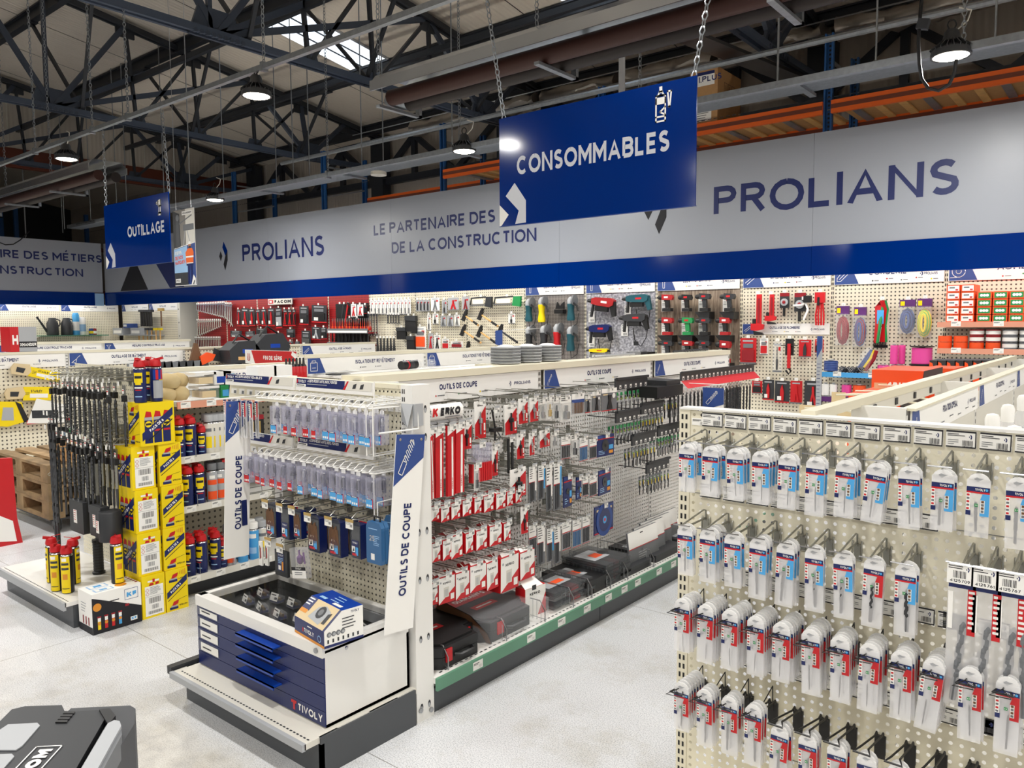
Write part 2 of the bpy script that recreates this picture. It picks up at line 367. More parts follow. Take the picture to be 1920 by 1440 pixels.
def peg_mesh(nx, ny, pitch, r, m, slot=False):
    """perforated panel with real holes; local x right, y up"""
    k = (nx, ny, pitch, r, m)
    if k not in _pm:
        q = MB(); N = 8
        vs = []; fs = []; idx = {}
        ring = [(math.cos(2*PI*(i+.5)/N)*r, math.sin(2*PI*(i+.5)/N)*r) for i in range(N)]
        h = pitch/2
        for i in range(nx+1):
            for j in range(ny+1): idx[i, j] = len(vs); vs.append((i*pitch, j*pitch, 0))
        for i in range(nx):
            for j in range(ny):
                b = len(vs); cx, cy = (i+.5)*pitch, (j+.5)*pitch
                vs += [(cx+a, cy+c, 0) for a, c in ring]
                A, B_, C_, D = idx[i, j], idx[i+1, j], idx[i+1, j+1], idx[i, j+1]
                # ring verts 0..7 start at 22.5 deg
                fs += [(B_, C_, b+0, b+7), (C_, b+1, b+0), (C_, D, b+2, b+1), (D, b+3, b+2), (D, A, b+4, b+3), (A, b+5, b+4), (A, B_, b+6, b+5), (B_, b+7, b+6)]
        q.add(vs, fs, m); o = q.build('pegboard'); _pm[k] = o.data; bpy.data.objects.remove(o)
    return _pm[k]
def pegboard(parent, nx, ny, pitch, r, m, loc, rot, name='pegboard', scale=None):
    o = bpy.data.objects.new(name, peg_mesh(nx, ny, pitch, r, m)); COL.objects.link(o)
    o.parent = parent; o.location = loc; o.rotation_euler = rot
    if scale: o.scale = scale
    return o
# ================================================================ the hall
def struct(name, mb, parent=None):
    o = mb.build(name, parent)
    if parent is None: o['kind'] = 'structure'
    return o
def zr(y): return 7.0-.155*(abs(y-1)+1-6.63)     # underside of the roof
YW, XL, XR, YB = 12.7, -19.8, 9.0, -10.7
struct('floor', MB().rect(-33, YB, XR, YW, 0, 'floor'))
q = MB(); SKY = [(-12.0, -10.96), (-7.05, -6.0)]
xs = sorted([-33, XR]+[a for s in SKY for a in s])
for a, b in zip(xs, xs[1:]):
    ys = [YB, 1, YW] if (a, b) not in SKY else [YB, 1, 7.7, 9.9, YW]
    for i, (c, d) in enumerate(zip(ys, ys[1:])):
        if len(ys) == 5 and i == 2: continue
        q.add([(a, c, zr(c)), (b, c, zr(c)), (b, d, zr(d)), (a, d, zr(d))], [(3, 2, 1, 0)], 'roofing')
ceiling = struct('ceiling', q)
for i in range(14):                              # joints of the roof sheets
    x = -19+i*1.6
    MB().add([(x, 1.2, zr(1.2)-.004), (x+.018, 1.2, zr(1.2)-.004), (x+.018, YW, zr(YW)-.004), (x, YW, zr(YW)-.004)], [(3, 2, 1, 0)], 'dark').build('sheet_joint', ceiling)
for i, (a, b) in enumerate(SKY):
    o = MB(); n = 12
    for k in range(n):
        x0, x1 = a+(b-a)*k/n, a+(b-a)*(k+1)/n; dz = .035*(k % 2)
        o.add([(x0, 7.7, zr(7.7)+.02+dz), (x1, 7.7, zr(7.7)+.055-dz), (x1, 9.9, zr(9.9)+.055-dz), (x0, 9.9, zr(9.9)+.02+dz)], [(3, 2, 1, 0)], 'skylight')
    s = struct('window_%d' % (i+1), o)
    for t in (.33, .66):
        x = a+(b-a)*t; MB().bar((x, 7.95, zr(7.95)-.01), (x, 9.9, zr(9.9)-.01), .02, .02, 'dark').build('glazing_bar', s)
    MB().bar((b+.02, 7.95, zr(7.95)-.01), (b+.02, 9.9, zr(9.9)-.01), .05, .04, 'lgrey').build('frame', s)
struct('wall_back', MB().add([(-33, YW, 0), (XR, YW, 0), (XR, YW, 6.4), (-33, YW, 6.4)], [(3, 2, 1, 0)][::-1], 'cladding_x'))
struct('wall_right', MB().add([(XR, YB, 0), (XR, YW, 0), (XR, YW, 6.2), (XR, 1, 8), (XR, YB, 6.2)], [(0, 1, 2, 3, 4)], 'cladding'))
struct('wall_front', MB().add([(-33, YB, 0), (XR, YB, 0), (XR, YB, 6.4), (-33, YB, 6.4)], [(0, 1, 2, 3)], 'cladding_x'))
struct('wall_left', MB().add([(-32, YB, 0), (-32, YW, 0), (-32, YW, 6.2), (-32, 1, 8), (-32, YB, 6.2)], [(0, 1, 2, 3, 4)], 'dark'))
g = struct('wall_gable', MB().add([(XL, YB, 5.6), (XL, YW, 5.6), (XL, YW, zr(YW)), (XL, 1, zr(1)), (XL, YB, zr(YB))], [(0, 1, 2, 3, 4)], 'cladding'))
MB().box(XL-.12, YB, 5.2, XL+.02, YW, 5.62, 'brownred').build('edge_beam', g)
for i in range(9): MB().box(XL+.03, -1+i*1.52, 5.62, XL+.045, -.97+i*1.52, zr(-1+i*1.52)-.05, 'offwhite').build('panel_joint', g)
# columns and bracing of the back wall
for i, x in enumerate((-19.3, -14.1, -9.1, -4.0, 1.1)):
    c = MB().box(x-.2, 12.35, 0, x+.2, 12.6, 6.0, 'truss'); o = c.build('column_%d' % (i+1)); o['kind'] = 'structure'
b = MB().box(-19.3, 12.44, 4.9, 8, 12.56, 5.05, 'truss').build('trim_1'); b['kind'] = 'structure'
for i in range(11):
    x = -19.3+i*2.53
    MB().bar((x, 12.5, 4.95), (x+1.26, 12.5, 5.9), .09, .12, 'truss').build('brace', b)
    MB().bar((x+1.26, 12.5, 5.9), (x+2.53, 12.5, 4.95), .09, .12, 'truss').build('brace', b)
    MB().box(x+1.2, 12.45, 4.95, x+1.32, 12.55, 5.9, 'truss').build('brace', b)
# ---------------------------------------------------------------- roof trusses
ZB = 5.23
def truss(x, label):
    t = thing('roof_truss', label, 'truss', (x, 0, 0))
    def chord(name, pts, m):
        q = MB()
        for a, c in zip(pts, pts[1:]):
            for s in (-.055, .055): q.bar((s, *a), (s, *c), .05, .09, m)
        return part(t, name, q)
    B = [-8.5, -5, -2, .4, 2.9, 5.41, 6.78, 7.95, 9.15, 10.45]; T = [-4.5, -1.5, 1.0, 4.1, 6.63, 7.87, 9.1, 10.27, 11.45, 12.5]
    zt = lambda y: zr(y)-.12
    chord('bottom_chord', [(-8.5, ZB), (5.41, ZB), (10.45, ZB-.02), (12.4, ZB+.05)], 'chord')
    chord('top_chord', [(-10, zt(-10)), (1, zt(1)), (12.5, zt(12.5))], 'truss')
    def web(a, c, w=.09, m='truss'): part(t, 'web_member', MB().bar((0, *a), (0, *c), w*.62, .06, m, up=(1, 0, 0)))
    big = (5.41, 10.45, .4, -5)
    for i, y in enumerate(B):
        w = .17 if y in big else .1
        near = sorted(T, key=lambda k: abs(k-y))[:4 if y in big else 2]
        for k in near: web((y, ZB), (k, zt(k)), w*.8, 'truss' if y not in big else 'gusset')
        h = .34 if y in big else .17
        gp = MB().add([(-.02, y-h*1.1, ZB-.07), (-.02, y+h*1.1, ZB-.07), (-.02, y+h*.7, ZB+h*.9), (-.02, y-h*.7, ZB+h*.9), (.02, y-h*1.1, ZB-.07), (.02, y+h*1.1, ZB-.07), (.02, y+h*.7, ZB+h*.9), (.02, y-h*.7, ZB+h*.9)],
                      [(0, 1, 2, 3), (7, 6, 5, 4), (0, 4, 5, 1), (1, 5, 6, 2), (2, 6, 7, 3), (3, 7, 4, 0)], 'gusset')
        if y in big:
            for k in range(9): gp.lathe([(.03, .02), (.03, .07), (0, .07)], 'gusset', 6, (.02, y-.32+k*.08, ZB-.03), 'x')
        part(t, 'gusset_plate', gp)
    for y in (5.41,): web((y-.09, ZB), (y-.09, zt(y)), .09, 'gusset')
    for y in T: part(t, 'node_plate', MB().box(-.02, y-.16, zt(y)-.2, .02, y+.16, zt(y)+.02, 'truss'))
    return t
truss(-19.25, 'dark steel roof truss standing right before the pale gable cladding')
truss(-14.1, 'dark steel roof truss between the gable and the bright skylight')
truss(-9.1, 'dark steel roof truss crossing in front of the bright skylight strip')
truss(-4.0, 'dark steel roof truss over the power tools, farthest from the gable')
for y, nm in ((5.6, 'just above the big gusset plates'), (7.56, 'at the upper end of the skylight'), (9.97, 'at the lower end of the skylight'), (12.0, 'above the silver insulation rolls')):
    t = thing('roof_purlin', 'dark steel purlin beam spanning the trusses '+nm, 'beam', (0, y, zr(y)-.13))
    p = MB().box(-19.7, -.06, -.09, 8.5, .06, -.07, 'truss').box(-19.7, -.012, -.07, 8.5, .012, .1, 'truss').box(-19.7, -.07, .1, 8.5, .07, .125, 'truss')
    part(t, 'beam', p)
    for x in (-19.25, -14.1, -9.1, -4.0):
        if y > 11: continue
        for s in (-1, 1):
            part(t, 'knee_brace', MB().bar((x+s*1.25, 0, -.09), (x+s*.02, .25, ZB-zr(y)+.2), .05, .05, 'truss'))
            part(t, 'brace_plate', MB().box(x+s*1.25-.14, -.06, -.12, x+s*1.25+.14, .06, -.09, 'truss'))
for y, nm in ((6.75, 'under the big gusset plates'), (9.1, 'behind the lit high bay lamp')):
    t = MB().bar((-19.6, y, 5.98), (8, y, 5.98), .07, .09, 'truss').build('tie_beam')
    t['label'] = 'thin dark tie beam running level through the trusses '+nm; t['category'] = 'beam'
# silver insulation along the eave
for i in range(9):
    x = -12.4+i*1.75; r = random.Random(i); q = MB()
    path = [(x+k*.16, 11.95+r.uniform(-.03, .03), 5.84+r.uniform(-.03, .03)) for k in range(11)]
    q.tube(path, [r.uniform(.13, .19) for _ in path], 'foil', 9)
    o = q.build('insulation_roll'); o['category'] = 'insulation'; o['group'] = 'silver insulation along the eave'
    o['label'] = 'crumpled silver foil insulation roll under the eave, %s from the gable' % ORD[i]
for i in range(2):
    o = MB().tube([(-14, 11.7-.12*i, 5.72+.16*i), (2, 11.7-.12*i, 5.72+.16*i)], .012, 'galv', 5).build('steel_wire')
    o['label'] = ('lower' if i == 0 else 'upper')+' thin steel wire carrying the silver insulation'; o['category'] = 'wire'
# ---------------------------------------------------------------- lighting rails, chains, lamps
def chain_mb(a, b, lk=.052, r=.0045, m='galv'):
    q = MB(); a, b = Vector(a), Vector(b); d = b-a; n = int(d.length/(lk*.78)); d.normalize()
    s = d.cross(Vector((0, 1, 0))).normalized(); t = d.cross(s)
    for i in range(n):
        c = a+d*(i+.5)*lk*.78; e = s if i % 2 else t
        q.tube([c+d*lk/2*math.sin(k*PI/3)+e*lk*.3*math.cos(k*PI/3) for k in range(6)], r, m, 3, True)
    return q
def rail(y, z, x0, x1, label, chains, sz=.045):
    t = thing('lighting_rail', label, 'rail', (0, y, z))
    part(t, 'rail', MB().box(x0, -sz/2, -sz/2, x1, sz/2, sz/2, 'galv'))
    for x in chains:
        part(t, 'chain', chain_mb((x, 0, sz/2), (x, 0, zr(y)-z-.02)))
        part(t, 'bracket', MB().box(x-.02, -sz*.7, -sz*.9, x+.02, sz*.7, sz*.9, 'galv'))
    return t
Z1 = PY(320, 190, 4.25).z
rail(4.25, Z1, -14.5, 4, 'square galvanised lighting rail hung on chains nearest the ceiling sign', [PY(66, 278, 4.25).x, PY(173, 240, 4.25).x, PY(240, 214, 4.25).x, PY(495, 125, 4.25).x, -3.3, -1.0])
Z2 = PY(1307, 190, 6.6).z
rail(6.6, Z2, -15.5, 5, 'galvanised lighting rail above the cable tray', [PY(862, 282, 6.6).x, PY(1806, 95, 6.6).x, -3.8, -8.5], .055)
t = MB().tube([(-13, 9.0, PY(1340, 122, 9.0).z), (6, 9.0, PY(1340, 122, 9.0).z)], .035, 'galv', 8).build('steel_rail')
t['label'] = 'round grey rail high above the racking in front of the silver rolls'; t['category'] = 'rail'
def lamp_proto():
    t = thing('high_bay_lamp', 'x', 'lamp')
    q = MB().lathe([(.035, .19), (.05, .17), (.06, .12), (.075, .1)], 'dark', 16)
    for i in range(20):
        a = 2*PI*i/20; q.bar((.05*math.cos(a), .05*math.sin(a), .09), (.125*math.cos(a), .125*math.sin(a), .03), .006, .06, 'dark')
    part(t, 'heat_sink', q)
    part(t, 'housing', MB().lathe([(.075, .075), (.13, .045), (.137, .02), (.137, -.004), (.122, -.004), (.118, .002)], 'charcoal', 24))
    part(t, 'lens', MB().lathe([(.118, -.002), (.09, -.012), (0, -.016)], 'lens', 24))
    part(t, 'hook', MB().tube([(.0+.028*math.cos(a*PI/5), 0, .225+.035*math.sin(a*PI/5)) for a in range(10)], .006, 'black', 5, True))
    part(t, 'cable', MB().tube([(.03, 0, .18), (.1, 0, .24), (.12, 0, .31), (.04, 0, .34)], .006, 'offwhite', 5))
    return t
LP = Proto(lamp_proto())
lampn = 0
for ri, (y, xs) in enumerate(LAMP_ROWS):
    for x in xs:
        lz = LAMP_Z2 if ri == 1 else LAMP_Z; lamp_light(x, y, lz-.03)
        if ri > 1: continue
        nm = {(0, -6.5): 'glowing round high bay lamp hanging from the front rail before the skylight', (0, -10.75): 'glowing high bay lamp on the front rail nearest the gable end',
              (1, -6.05): 'small glowing high bay lamp beside the upper edge of the ceiling sign', (1, -1.2): 'glowing high bay lamp above the orange racking with a loose black cable'}.get((ri, x), 'high bay lamp outside the view on the %s rail, %s' % (('front', 'rear')[ri], ORD[xs.index(x)]))
        LP.put((x, y, lz), (0, 0, .3*ri), nm, 'high bay lamps')
q = MB()                                          # lamps of the rows behind the viewer share one build
for ri, (y, xs) in enumerate(LAMP_ROWS):
    if ri < 2: continue
    for x in xs: LP.put((x, y, LAMP_Z), (0, 0, 0), 'high bay lamp behind the viewer, row %s, place %s' % (ORD[ri], ORD[xs.index(x)]), 'high bay lamps')
# cable tray
TY, TZ = 7.6, 3.85
t = thing('cable_tray', 'perforated galvanised cable tray hung on thin rods above the fascia', 'tray', (0, TY, TZ))
q = MB().box(-19, -.15, 0, 4, .15, .006, 'galv').box(-19, -.155, 0, 4, -.149, .075, 'galv').box(-19, .149, 0, 4, .155, .075, 'galv')
part(t, 'tray', q)
q = MB()
for i in range(330):
    x = -18.5+i*.066; q.rect(x, .04, x+.036, .064, .1565, 'black')
    q.rect(x, -.13, x+.04, -.122, -.001, 'dark')
o = part(t, 'slot_perforation', q.at(None)); o.rotation_euler = (PI/2, 0, 0); o['kind'] = 'stuff'
for u, v in ((35, 415), (60, 425), (105, 418), (132, 398), (157, 392), (232, 390), (250, 370), (322, 388), (370, 365), (407, 380), (505, 345), (537, 350), (567, 343), (665, 325), (705, 310), (862, 285), (1447, 170), (1468, 168), (1650, 120), (1870, 95)):
    p = PY(u, v, TY); s = .14 if u % 2 else -.14
    part(t, 'hanger_rod', MB().tube([(p.x, s, 0), (p.x, s, zr(TY+s)-TZ)], .009, 'galv', 5))
for x in (-17, -14.2, -11.3, -9.2, -6.9, -4.2, -2.6, -.4):
    part(t, 'cross_bracket', MB().box(x-.03, -.24, -.03, x+.03, .24, 0, 'galv'))
t = MB().lathe([(.01, 0), (.11, .005), (.11, .05), (.05, .07)], 'offwhite', 16).build('wireless_router', None, (PY(715, 325, 7.45).x, 7.4, 3.72))
t['label'] = 'small white disc shaped router fixed under the cable tray'; t['category'] = 'router'
# radiant tube heaters
def heater(x0, x1, y, z, label):
    t = thing('radiant_heater', label, 'heater', (x0, y, z)); L = x1-x0
    q = MB(); pr = [(-.27, -.05), (-.265, .02), (-.2, .10), (.2, .10), (.265, .02), (.27, -.05)]
    vs = [(0, a, b) for a, b in pr]+[(L, a, b) for a, b in pr]
    q.add(vs, [(i, i+1, 7+i, 6+i) for i in range(5)], 'alu')
    q.box(0, -.275, -.06, L, -.262, .035, 'alu').box(0, .262, -.06, L, .275, .035, 'alu'); part(t, 'reflector', q)
    for s in (-.11, .13):
        part(t, 'burner_tube', MB().tube([(.12, s, -.11), (L*.55, s, -.11), (L-.05, s, -.11)], .075, 'redbrown' if s < 0 else 'tubedark', 12))
    part(t, 'return_bend', MB().tube([(.14, -.11, -.11), (.06, -.07, -.11), (.06, .08, -.11), (.14, .13, -.11)], .065, 'galv', 10))
    for k in range(int(L/1.9)+1):
        x = .05+k*1.9
        part(t, 'bracket', MB().box(x, -.24, -.215, x+.05, .32, -.19, 'galv').box(x, .28, -.215, x+.05, .32, -.02, 'galv'))
        part(t, 'chain', chain_mb((x, -.2, .1), (x, -.2, zr(y)-z-.05), .06))
    return t
heater(-5.85, 3.5, 5.33, 3.93, 'long radiant tube heater with a polished reflector above the ceiling sign')
heater(-19, -11.75, 5.2, 3.93, 'radiant tube heater with a reflector nearest the gable')
# perforated beam crossing above the racking at an angle
t = MB().bar((-4.1, 7.4, 4.75), (-3.9, 12.2, 5.1), .3, .04, 'dsteel').build('steel_channel'); t['label'] = 'dark perforated steel channel running back to the wall above the racking'; t['category'] = 'beam'
t = MB().tube([(PY(1166, 160, 6.2).x, 6.2, 2.0+1.65), (PY(1166, 0, 6.2).x, 6.2, 6.9)], .03, 'lgrey', 8).build('conduit_pipe'); t['label'] = 'slim grey pipe dropping from the roof behind the ceiling sign'; t['category'] = 'pipe'
# black cable loop with its plug by the right lamp
p0, p1 = PY(1728, 45, 5.95), PY(1820, 112, 5.95)
pts = [PY(u, v, 5.95) for u, v in ((1728, 0), (1726, 20), (1724, 45), (1722, 80), (1724, 120), (1728, 148), (1740, 165), (1760, 170), (1780, 158), (1790, 135), (1793, 112))]
t = thing('power_cable', 'black power cable hanging in a loop with a dark plug by the lamp', 'cable')
part(t, 'cord', MB().tube(pts, .012, 'black', 6)); part(t, 'plug', MB().bar(PY(1734, 36, 5.95), PY(1728, 55, 5.95), .05, .07, 'dark'))
# ---------------------------------------------------------------- pallet racking behind the fascia
FRX = [-16.13, -12.88, -9.57, -6.33, -3.1, .15, 3.4]
t = thing('pallet_rack', 'tall blue pallet racking with orange beams behind the fascia', 'racking', (0, 9.9, 0))
for x in FRX:
    for y, z in ((0, 5.1), (1.05, 5.08)):
        q = MB().box(x-.05, y-.035, 0, x-.03, y+.035, z, 'rackblue').box(x+.03, y-.035, 0, x+.05, y+.035, z, 'rackblue').box(x-.05, y+.02, 0, x+.05, y+.035, z, 'rackblue')
        for k in range(38): q.box(x-.012, y+.018, 3.2+k*.05, x+.012, y+.021, 3.225+k*.05, 'black')
        part(t, 'upright', q)
    for k in range(3): part(t, 'frame_brace', MB().bar((x, .02, 3.6+k*.6), (x, 1.03, 4.1+k*.35), .03, .03, 'galv'))
for i, (a, b) in enumerate(zip(FRX, FRX[1:])):
    zz = 4.15
    for y in ((-.045, 1.09) if i > 1 else (1.09,)):
        for z in (zz,) if i > 0 else (3.4,):
            part(t, 'beam', MB().box(a+.05, y-.025, z, b-.05, y+.025, z+.15, 'rackorange').box(a+.05, y-.028, z+.05, b-.05, y-.0251, z+.1, 'brownred'))
    if i > 1:
        for k in range(12): part(t, 'slat', MB().box(a+.16+k*.262, -.02, zz+.105, a+.25+k*.262, 1.06, zz+.125, 'beech' if k % 3 else 'galv'))
        part(t, 'shelf_board', MB().box(a+.06, -.02, zz+.127, b-.06, 1.06, zz+.14, 'card'))
t = thing('cardboard_box', 'cardboard box with a blue and white printed label on the racking', 'box', (0, 9.88, 4.295))
a, b = PY(1306, 200, 9.88).x, PY(1345, 165, 9.88).x
part(t, 'carton', MB().box(a-.1, 0, 0, b, .75, .72, 'card').box(b, 0, 0, b+.004, .75, .72, 'card'))
q = MB().at(Matrix.Translation((0, -.002, 0)) @ Euler(FY).to_matrix().to_4x4())
q.rect(a+.0, .5, b-.04, .68, 0, 'paper').rect(a+.0, .64, b-.04, .68, .001, 'navy').text('i.PLUS', a+.03, .55, .075, .001, 'navy', bold=.02).rect(a-.02, .04, b-.08, .2, 0, 'paper').lines(a, b-.1, .17, 5, .03, .001, 'mid', .01)
part(t, 'printed_label', q)
q = MB().at(Matrix.Translation((b+.006, 0, 0)) @ Euler(FX).to_matrix().to_4x4())
for k in range(3): q.rect(.2+k*.12, .42, .3+k*.12, .56, 0, 'brown').rect(.21+k*.12, .43, .29+k*.12, .55, .001, 'card').rect(.24+k*.12, .45, .26+k*.12, .53, .002, 'brown')
part(t, 'handling_mark', q)
# the dark hall beyond the gable wall: two bare racks that catch a little light
for i, (x, y) in enumerate(((-24, 4), (-25, 8.5))):
    t = thing('storage_rack', 'dim storage rack in the dark hall beyond the gable wall, '+('nearer' if i == 0 else 'farther')+' one', 'racking', (x, y, 0))
    for k in range(4):
        part(t, 'upright', MB().box(-.05, -2+k*1.9, 0, .05, -1.9+k*1.9, 5.0, 'rackblue'))
    for z in (2.6, 3.9): part(t, 'beam', MB().box(.05, -2, z, .1, 3.7, z+.12, 'brownred'))
# ================================================================ fascia, hanging signs
def frame(o, face): return Matrix.Translation(o) @ Euler(FY if face == 'y' else FX).to_matrix().to_4x4()
def stroke(mb, pts, w, z, m, close=False):
    P = [Vector((*p, 0)) for p in pts]; P = P+[P[0]] if close else P
    for a, b in zip(P, P[1:]):
        d = (b-a).normalized()*w/2; n = Vector((-d.y, d.x, 0))
        mb.add([(*(a-d-n).xy, z), (*(b+d-n).xy, z), (*(b+d+n).xy, z), (*(a-d+n).xy, z)], [(0, 1, 2, 3)], m)
    return mb
FYY, FZ0, FZ1, FZ2 = 8.35, 2.13, 2.437, 3.595
t = thing('fascia_sign', 'long grey and blue fascia sign carrying the store name across the back', 'sign', (0, FYY, 0), FY)
seams = [-19.3]+[PY(u, v, FYY).x for u, v in ((505, 540), (735, 530), (1049, 500), (1522, 480))]+[.9, 3.2]
for a, b in zip(seams, seams[1:]):
    part(t, 'grey_panel', MB().box(a+.0012, FZ1, -.03, b-.0012, FZ2, 0, 'banner_grey'))
    part(t, 'blue_panel', MB().box(a+.0012, FZ0, -.02, b-.0012, FZ1, .012, 'banner_blue'))
pz = lambda u, v: PY(u, v, FYY)
q = MB()
a, b, c = pz(455, 493), pz(608, 479), pz(455, 458)
h1 = (c.z-a.z)*.97; q.text('PROLIANS', a.x, a.z, h1, .002, 'navy', w=b.x-a.x, bold=.014)
part(t, 'lettering', q)
k = h1*1.68; q = MB().emblem(pz(411, 478).x, (pz(425, 507).z), k, .002, 'banner_blue', 'ink')
part(t, 'logo', q); q = MB()
x0 = pz(701, 442).x; xc = (pz(735, 476).x+pz(1006, 456).x)/2; hh = pz(701, 421).z-pz(701, 442).z
q.text('LE PARTENAIRE DES MÉTIERS', x0, pz(701, 442).z, hh, .002, 'navy', w=2*(xc-x0), bold=.02)
q.text('DE LA CONSTRUCTION', pz(735, 476).x, pz(735, 476).z, hh, .002, 'navy', w=pz(1006, 456).x-pz(735, 476).x, bold=.02)
part(t, 'lettering', q)
a, b, c = pz(1338, 407), pz(1797, 362), pz(1338, 351)
h2 = c.z-a.z; q = MB().text('PROLIANS', a.x, a.z, h2, .002, 'navy', w=b.x-a.x, bold=.014)
part(t, 'lettering', q)
k = h2*1.68; q = MB().emblem(pz(1222, 400).x-.1, pz(1262, 437).z, k, .002, 'banner_blue', 'ink')
part(t, 'logo', q); q = MB()
q.poly([(p.x, p.z) for p in (pz(226, 546), pz(278, 543), pz(256, 494), pz(246, 494))], .002, 'ink')
q.poly([(p.x, p.z) for p in (pz(319, 540), pz(345, 538), pz(345, 490), pz(292, 494))], .002, 'navy')
part(t, 'logo', q)
t = thing('fascia_sign', 'grey and blue fascia sign on the side wall toward the gable', 'sign', (-19.3, 0, 0), FX)
for a, b in ((-6, -1.5), (-1.5, 3.2), (3.2, 8.3)):
    part(t, 'grey_panel', MB().box(a+.004, FZ1, -.03, b-.004, FZ2, 0, 'banner_grey'))
    part(t, 'blue_panel', MB().box(a+.004, FZ0, -.02, b-.2 if b > 8 else b-.004, FZ1, .012, 'banner_blue'))
part(t, 'corner_piece', MB().box(8.1, FZ0, -.01, 8.3, FZ1-.02, .02, 'skyblue'))
q = MB(); pl = lambda u, v: PX(u, v, -19.3)
hh = (pl(100, 475).z-pl(100, 489).z)*1.05
q.text('LE PARTENAIRE DES MÉTIERS', pl(191, 493).y, pl(191, 493).z, hh, .002, 'navy', al='r', bold=.02)
q.text('DE LA CONSTRUCTION', pl(156, 519).y, pl(156, 519).z, hh, .002, 'navy', al='r', bold=.02)
part(t, 'lettering', q)
SY = 4.25
def ceiling_sign(name, label, px, title, icon):
    P = [PY(u, v, SY) for u, v in px]; x0, x1 = (P[0].x+P[3].x)/2, (P[1].x+P[2].x)/2; z0, z1 = (P[2].z+P[3].z)/2, (P[0].z+P[1].z)/2
    t = thing(name, label, 'sign', (x0, SY, z0), FY); W, Hh = x1-x0, z1-z0
    part(t, 'panel', MB().box(0, 0, -.01, W, Hh, 0, 'banner_blue').box(-.004, -.004, -.011, W+.004, 0, .001, 'mattblue'))
    q = MB(); tx, tz, tw, th, ix, iz, ih = title[1:]
    q.text(title[0], tx*W, tz*Hh, th*Hh, .001, 'signw', w=tw*W, bold=.03)
    E_ = [(.19, 0), (.35, 0), (.35, .19), (.235, .38), (.16, .26), (.27, .10)]
    part(t, 'lettering', q); q = MB()
    q.poly([(a*W*.47, b*W*.41) for a, b in [(.2, .01), (.335, .015), (.335, .26), (.195, .47), (.08, .335), (.245, .155)]], .001, 'signw')
    q.poly([(0, 0), (.012*W, .003*W), (.055*W, .05*W), (0, .1*W)], .001, 'paper')
    part(t, 'logo', q)
    q = MB(); sw = .006*W/.9
    X = lambda L: [(ix*W+a*ih*Hh, iz*Hh+b*ih*Hh) for a, b in L]
    if icon == 'tube':
        for L in ([(-.16, 0), (.16, 0), (.16, .78), (-.16, .78)], [(-.1, .78), (-.04, .9), (.04, .9), (.1, .78)], [(.24, .86), (.36, .86), (.31, .4), (.28, .4)]): stroke(q, X(L), sw, .001, 'paper', True)
        stroke(q, X([(0, .9), (0, 1)]), sw*2, .001, 'paper'); stroke(q, X([(-.16, .14), (.16, .14)]), sw, .001, 'paper'); stroke(q, X([(.16, .42), (-.02, .28), (.16, .18)]), sw, .001, 'paper'); stroke(q, X([(-.08, .62), (.08, .62)]), sw*4, .001, 'paper')
    else:
        for L in ([(-.2, .62), (-.2, .9), (.18, .95), (.2, .6), (0, .55)], [(-.2, .65), (-.42, .78), (-.2, .88)], [(-.06, .56), (-.1, .12), (.1, .12), (.12, .56)], [(-.18, 0), (.16, 0), (.14, .12), (-.14, .12)]): stroke(q, X(L), sw*1.6, .001, 'paper', True)
        stroke(q, X([(-.1, .76), (.1, .78)]), sw*4, .001, 'paper')
    part(t, 'pictogram', q)
    return t, x0, x1, z1
t, a, b, z = ceiling_sign('ceiling_sign', 'large blue ceiling sign lettered consommables with a sealant tube pictogram', ((935, 222), (1305, 143), (1305, 386), (938, 424)), ('CONSOMMABLES', .105, .455, .78, .17, .845, .70, .26), 'tube')
part(t, 'chain', chain_mb((.03, z-t.location.z-.01, -.02), (PY(898, 0, SY).x-t.location.x, 1.9, -.02)))
part(t, 'chain', chain_mb((b-a-.03, z-t.location.z-.01, -.02), (b-a+.2, 1.9, -.02)))
t, a, b, z = ceiling_sign('ceiling_sign', 'small blue ceiling sign lettered outillage with a drill pictogram', ((194, 385), (315, 361), (321, 492), (200, 503)), ('OUTILLAGE', .375, .44, .55, .17, .87, .70, .22), 'drill')
p = PY(188, 240, SY); part(t, 'chain', chain_mb((.02, z-t.location.z-.01, -.02), (p.x-a+.03, Z1-t.location.z-.03, -.02)))
p = PY(300, 200, SY); part(t, 'chain', chain_mb((b-a-.02, z-t.location.z-.01, -.02), (p.x-a, Z1-t.location.z-.03, -.02)))
# the two picture banner behind the small sign
BY = 6.2
c = [PY(u, v, BY) for u, v in ((362, 389), (367, 534))]
t = thing('hanging_banner', 'picture banner with a worker in an orange jacket beside the small blue sign', 'banner', (c[0].x-.62, BY, c[1].z), FY)
W, Hh = .64, c[0].z-c[1].z
part(t, 'panel', MB().box(0, 0, -.008, W, Hh, 0, 'paper'))
q = MB(); up = lambda x: Hh*(.5+.06*x/W)
q.poly([(0, up(0)), (W, up(W)), (W, Hh), (0, Hh)], .001, 'photogrey').poly([(.38, up(.38)), (W, up(W)), (W, Hh), (.38, Hh)], .0015, 'offwhite').poly([(0, up(0)), (.22, up(.2)), (.2, Hh*.95), (0, Hh)], .0016, 'dark').poly([(.08, up(0)), (.2, up(.2)), (.17, Hh*.93), (.1, Hh*.93)], .002, 'charcoal')
q.disc(.14, Hh*.9, .05, .0022, 'mid').rect(.3, Hh*.72, .62, Hh*.8, .002, 'mid'); stroke(q, [(.36, Hh*.72), (.3, up(.3))], .02, .002, 'lgrey'); stroke(q, [(.42, Hh*.72), (.5, up(.5))], .02, .002, 'lgrey'); stroke(q, [(.2, Hh*.82), (.56, Hh*.91)], .02, .002, 'mid')
q.rect(.28, Hh*.925, .58, Hh*.975, .002, 'paper').text('XHANDER', .3, Hh*.938, .026, .003, 'ink', w=.26, bold=.03)
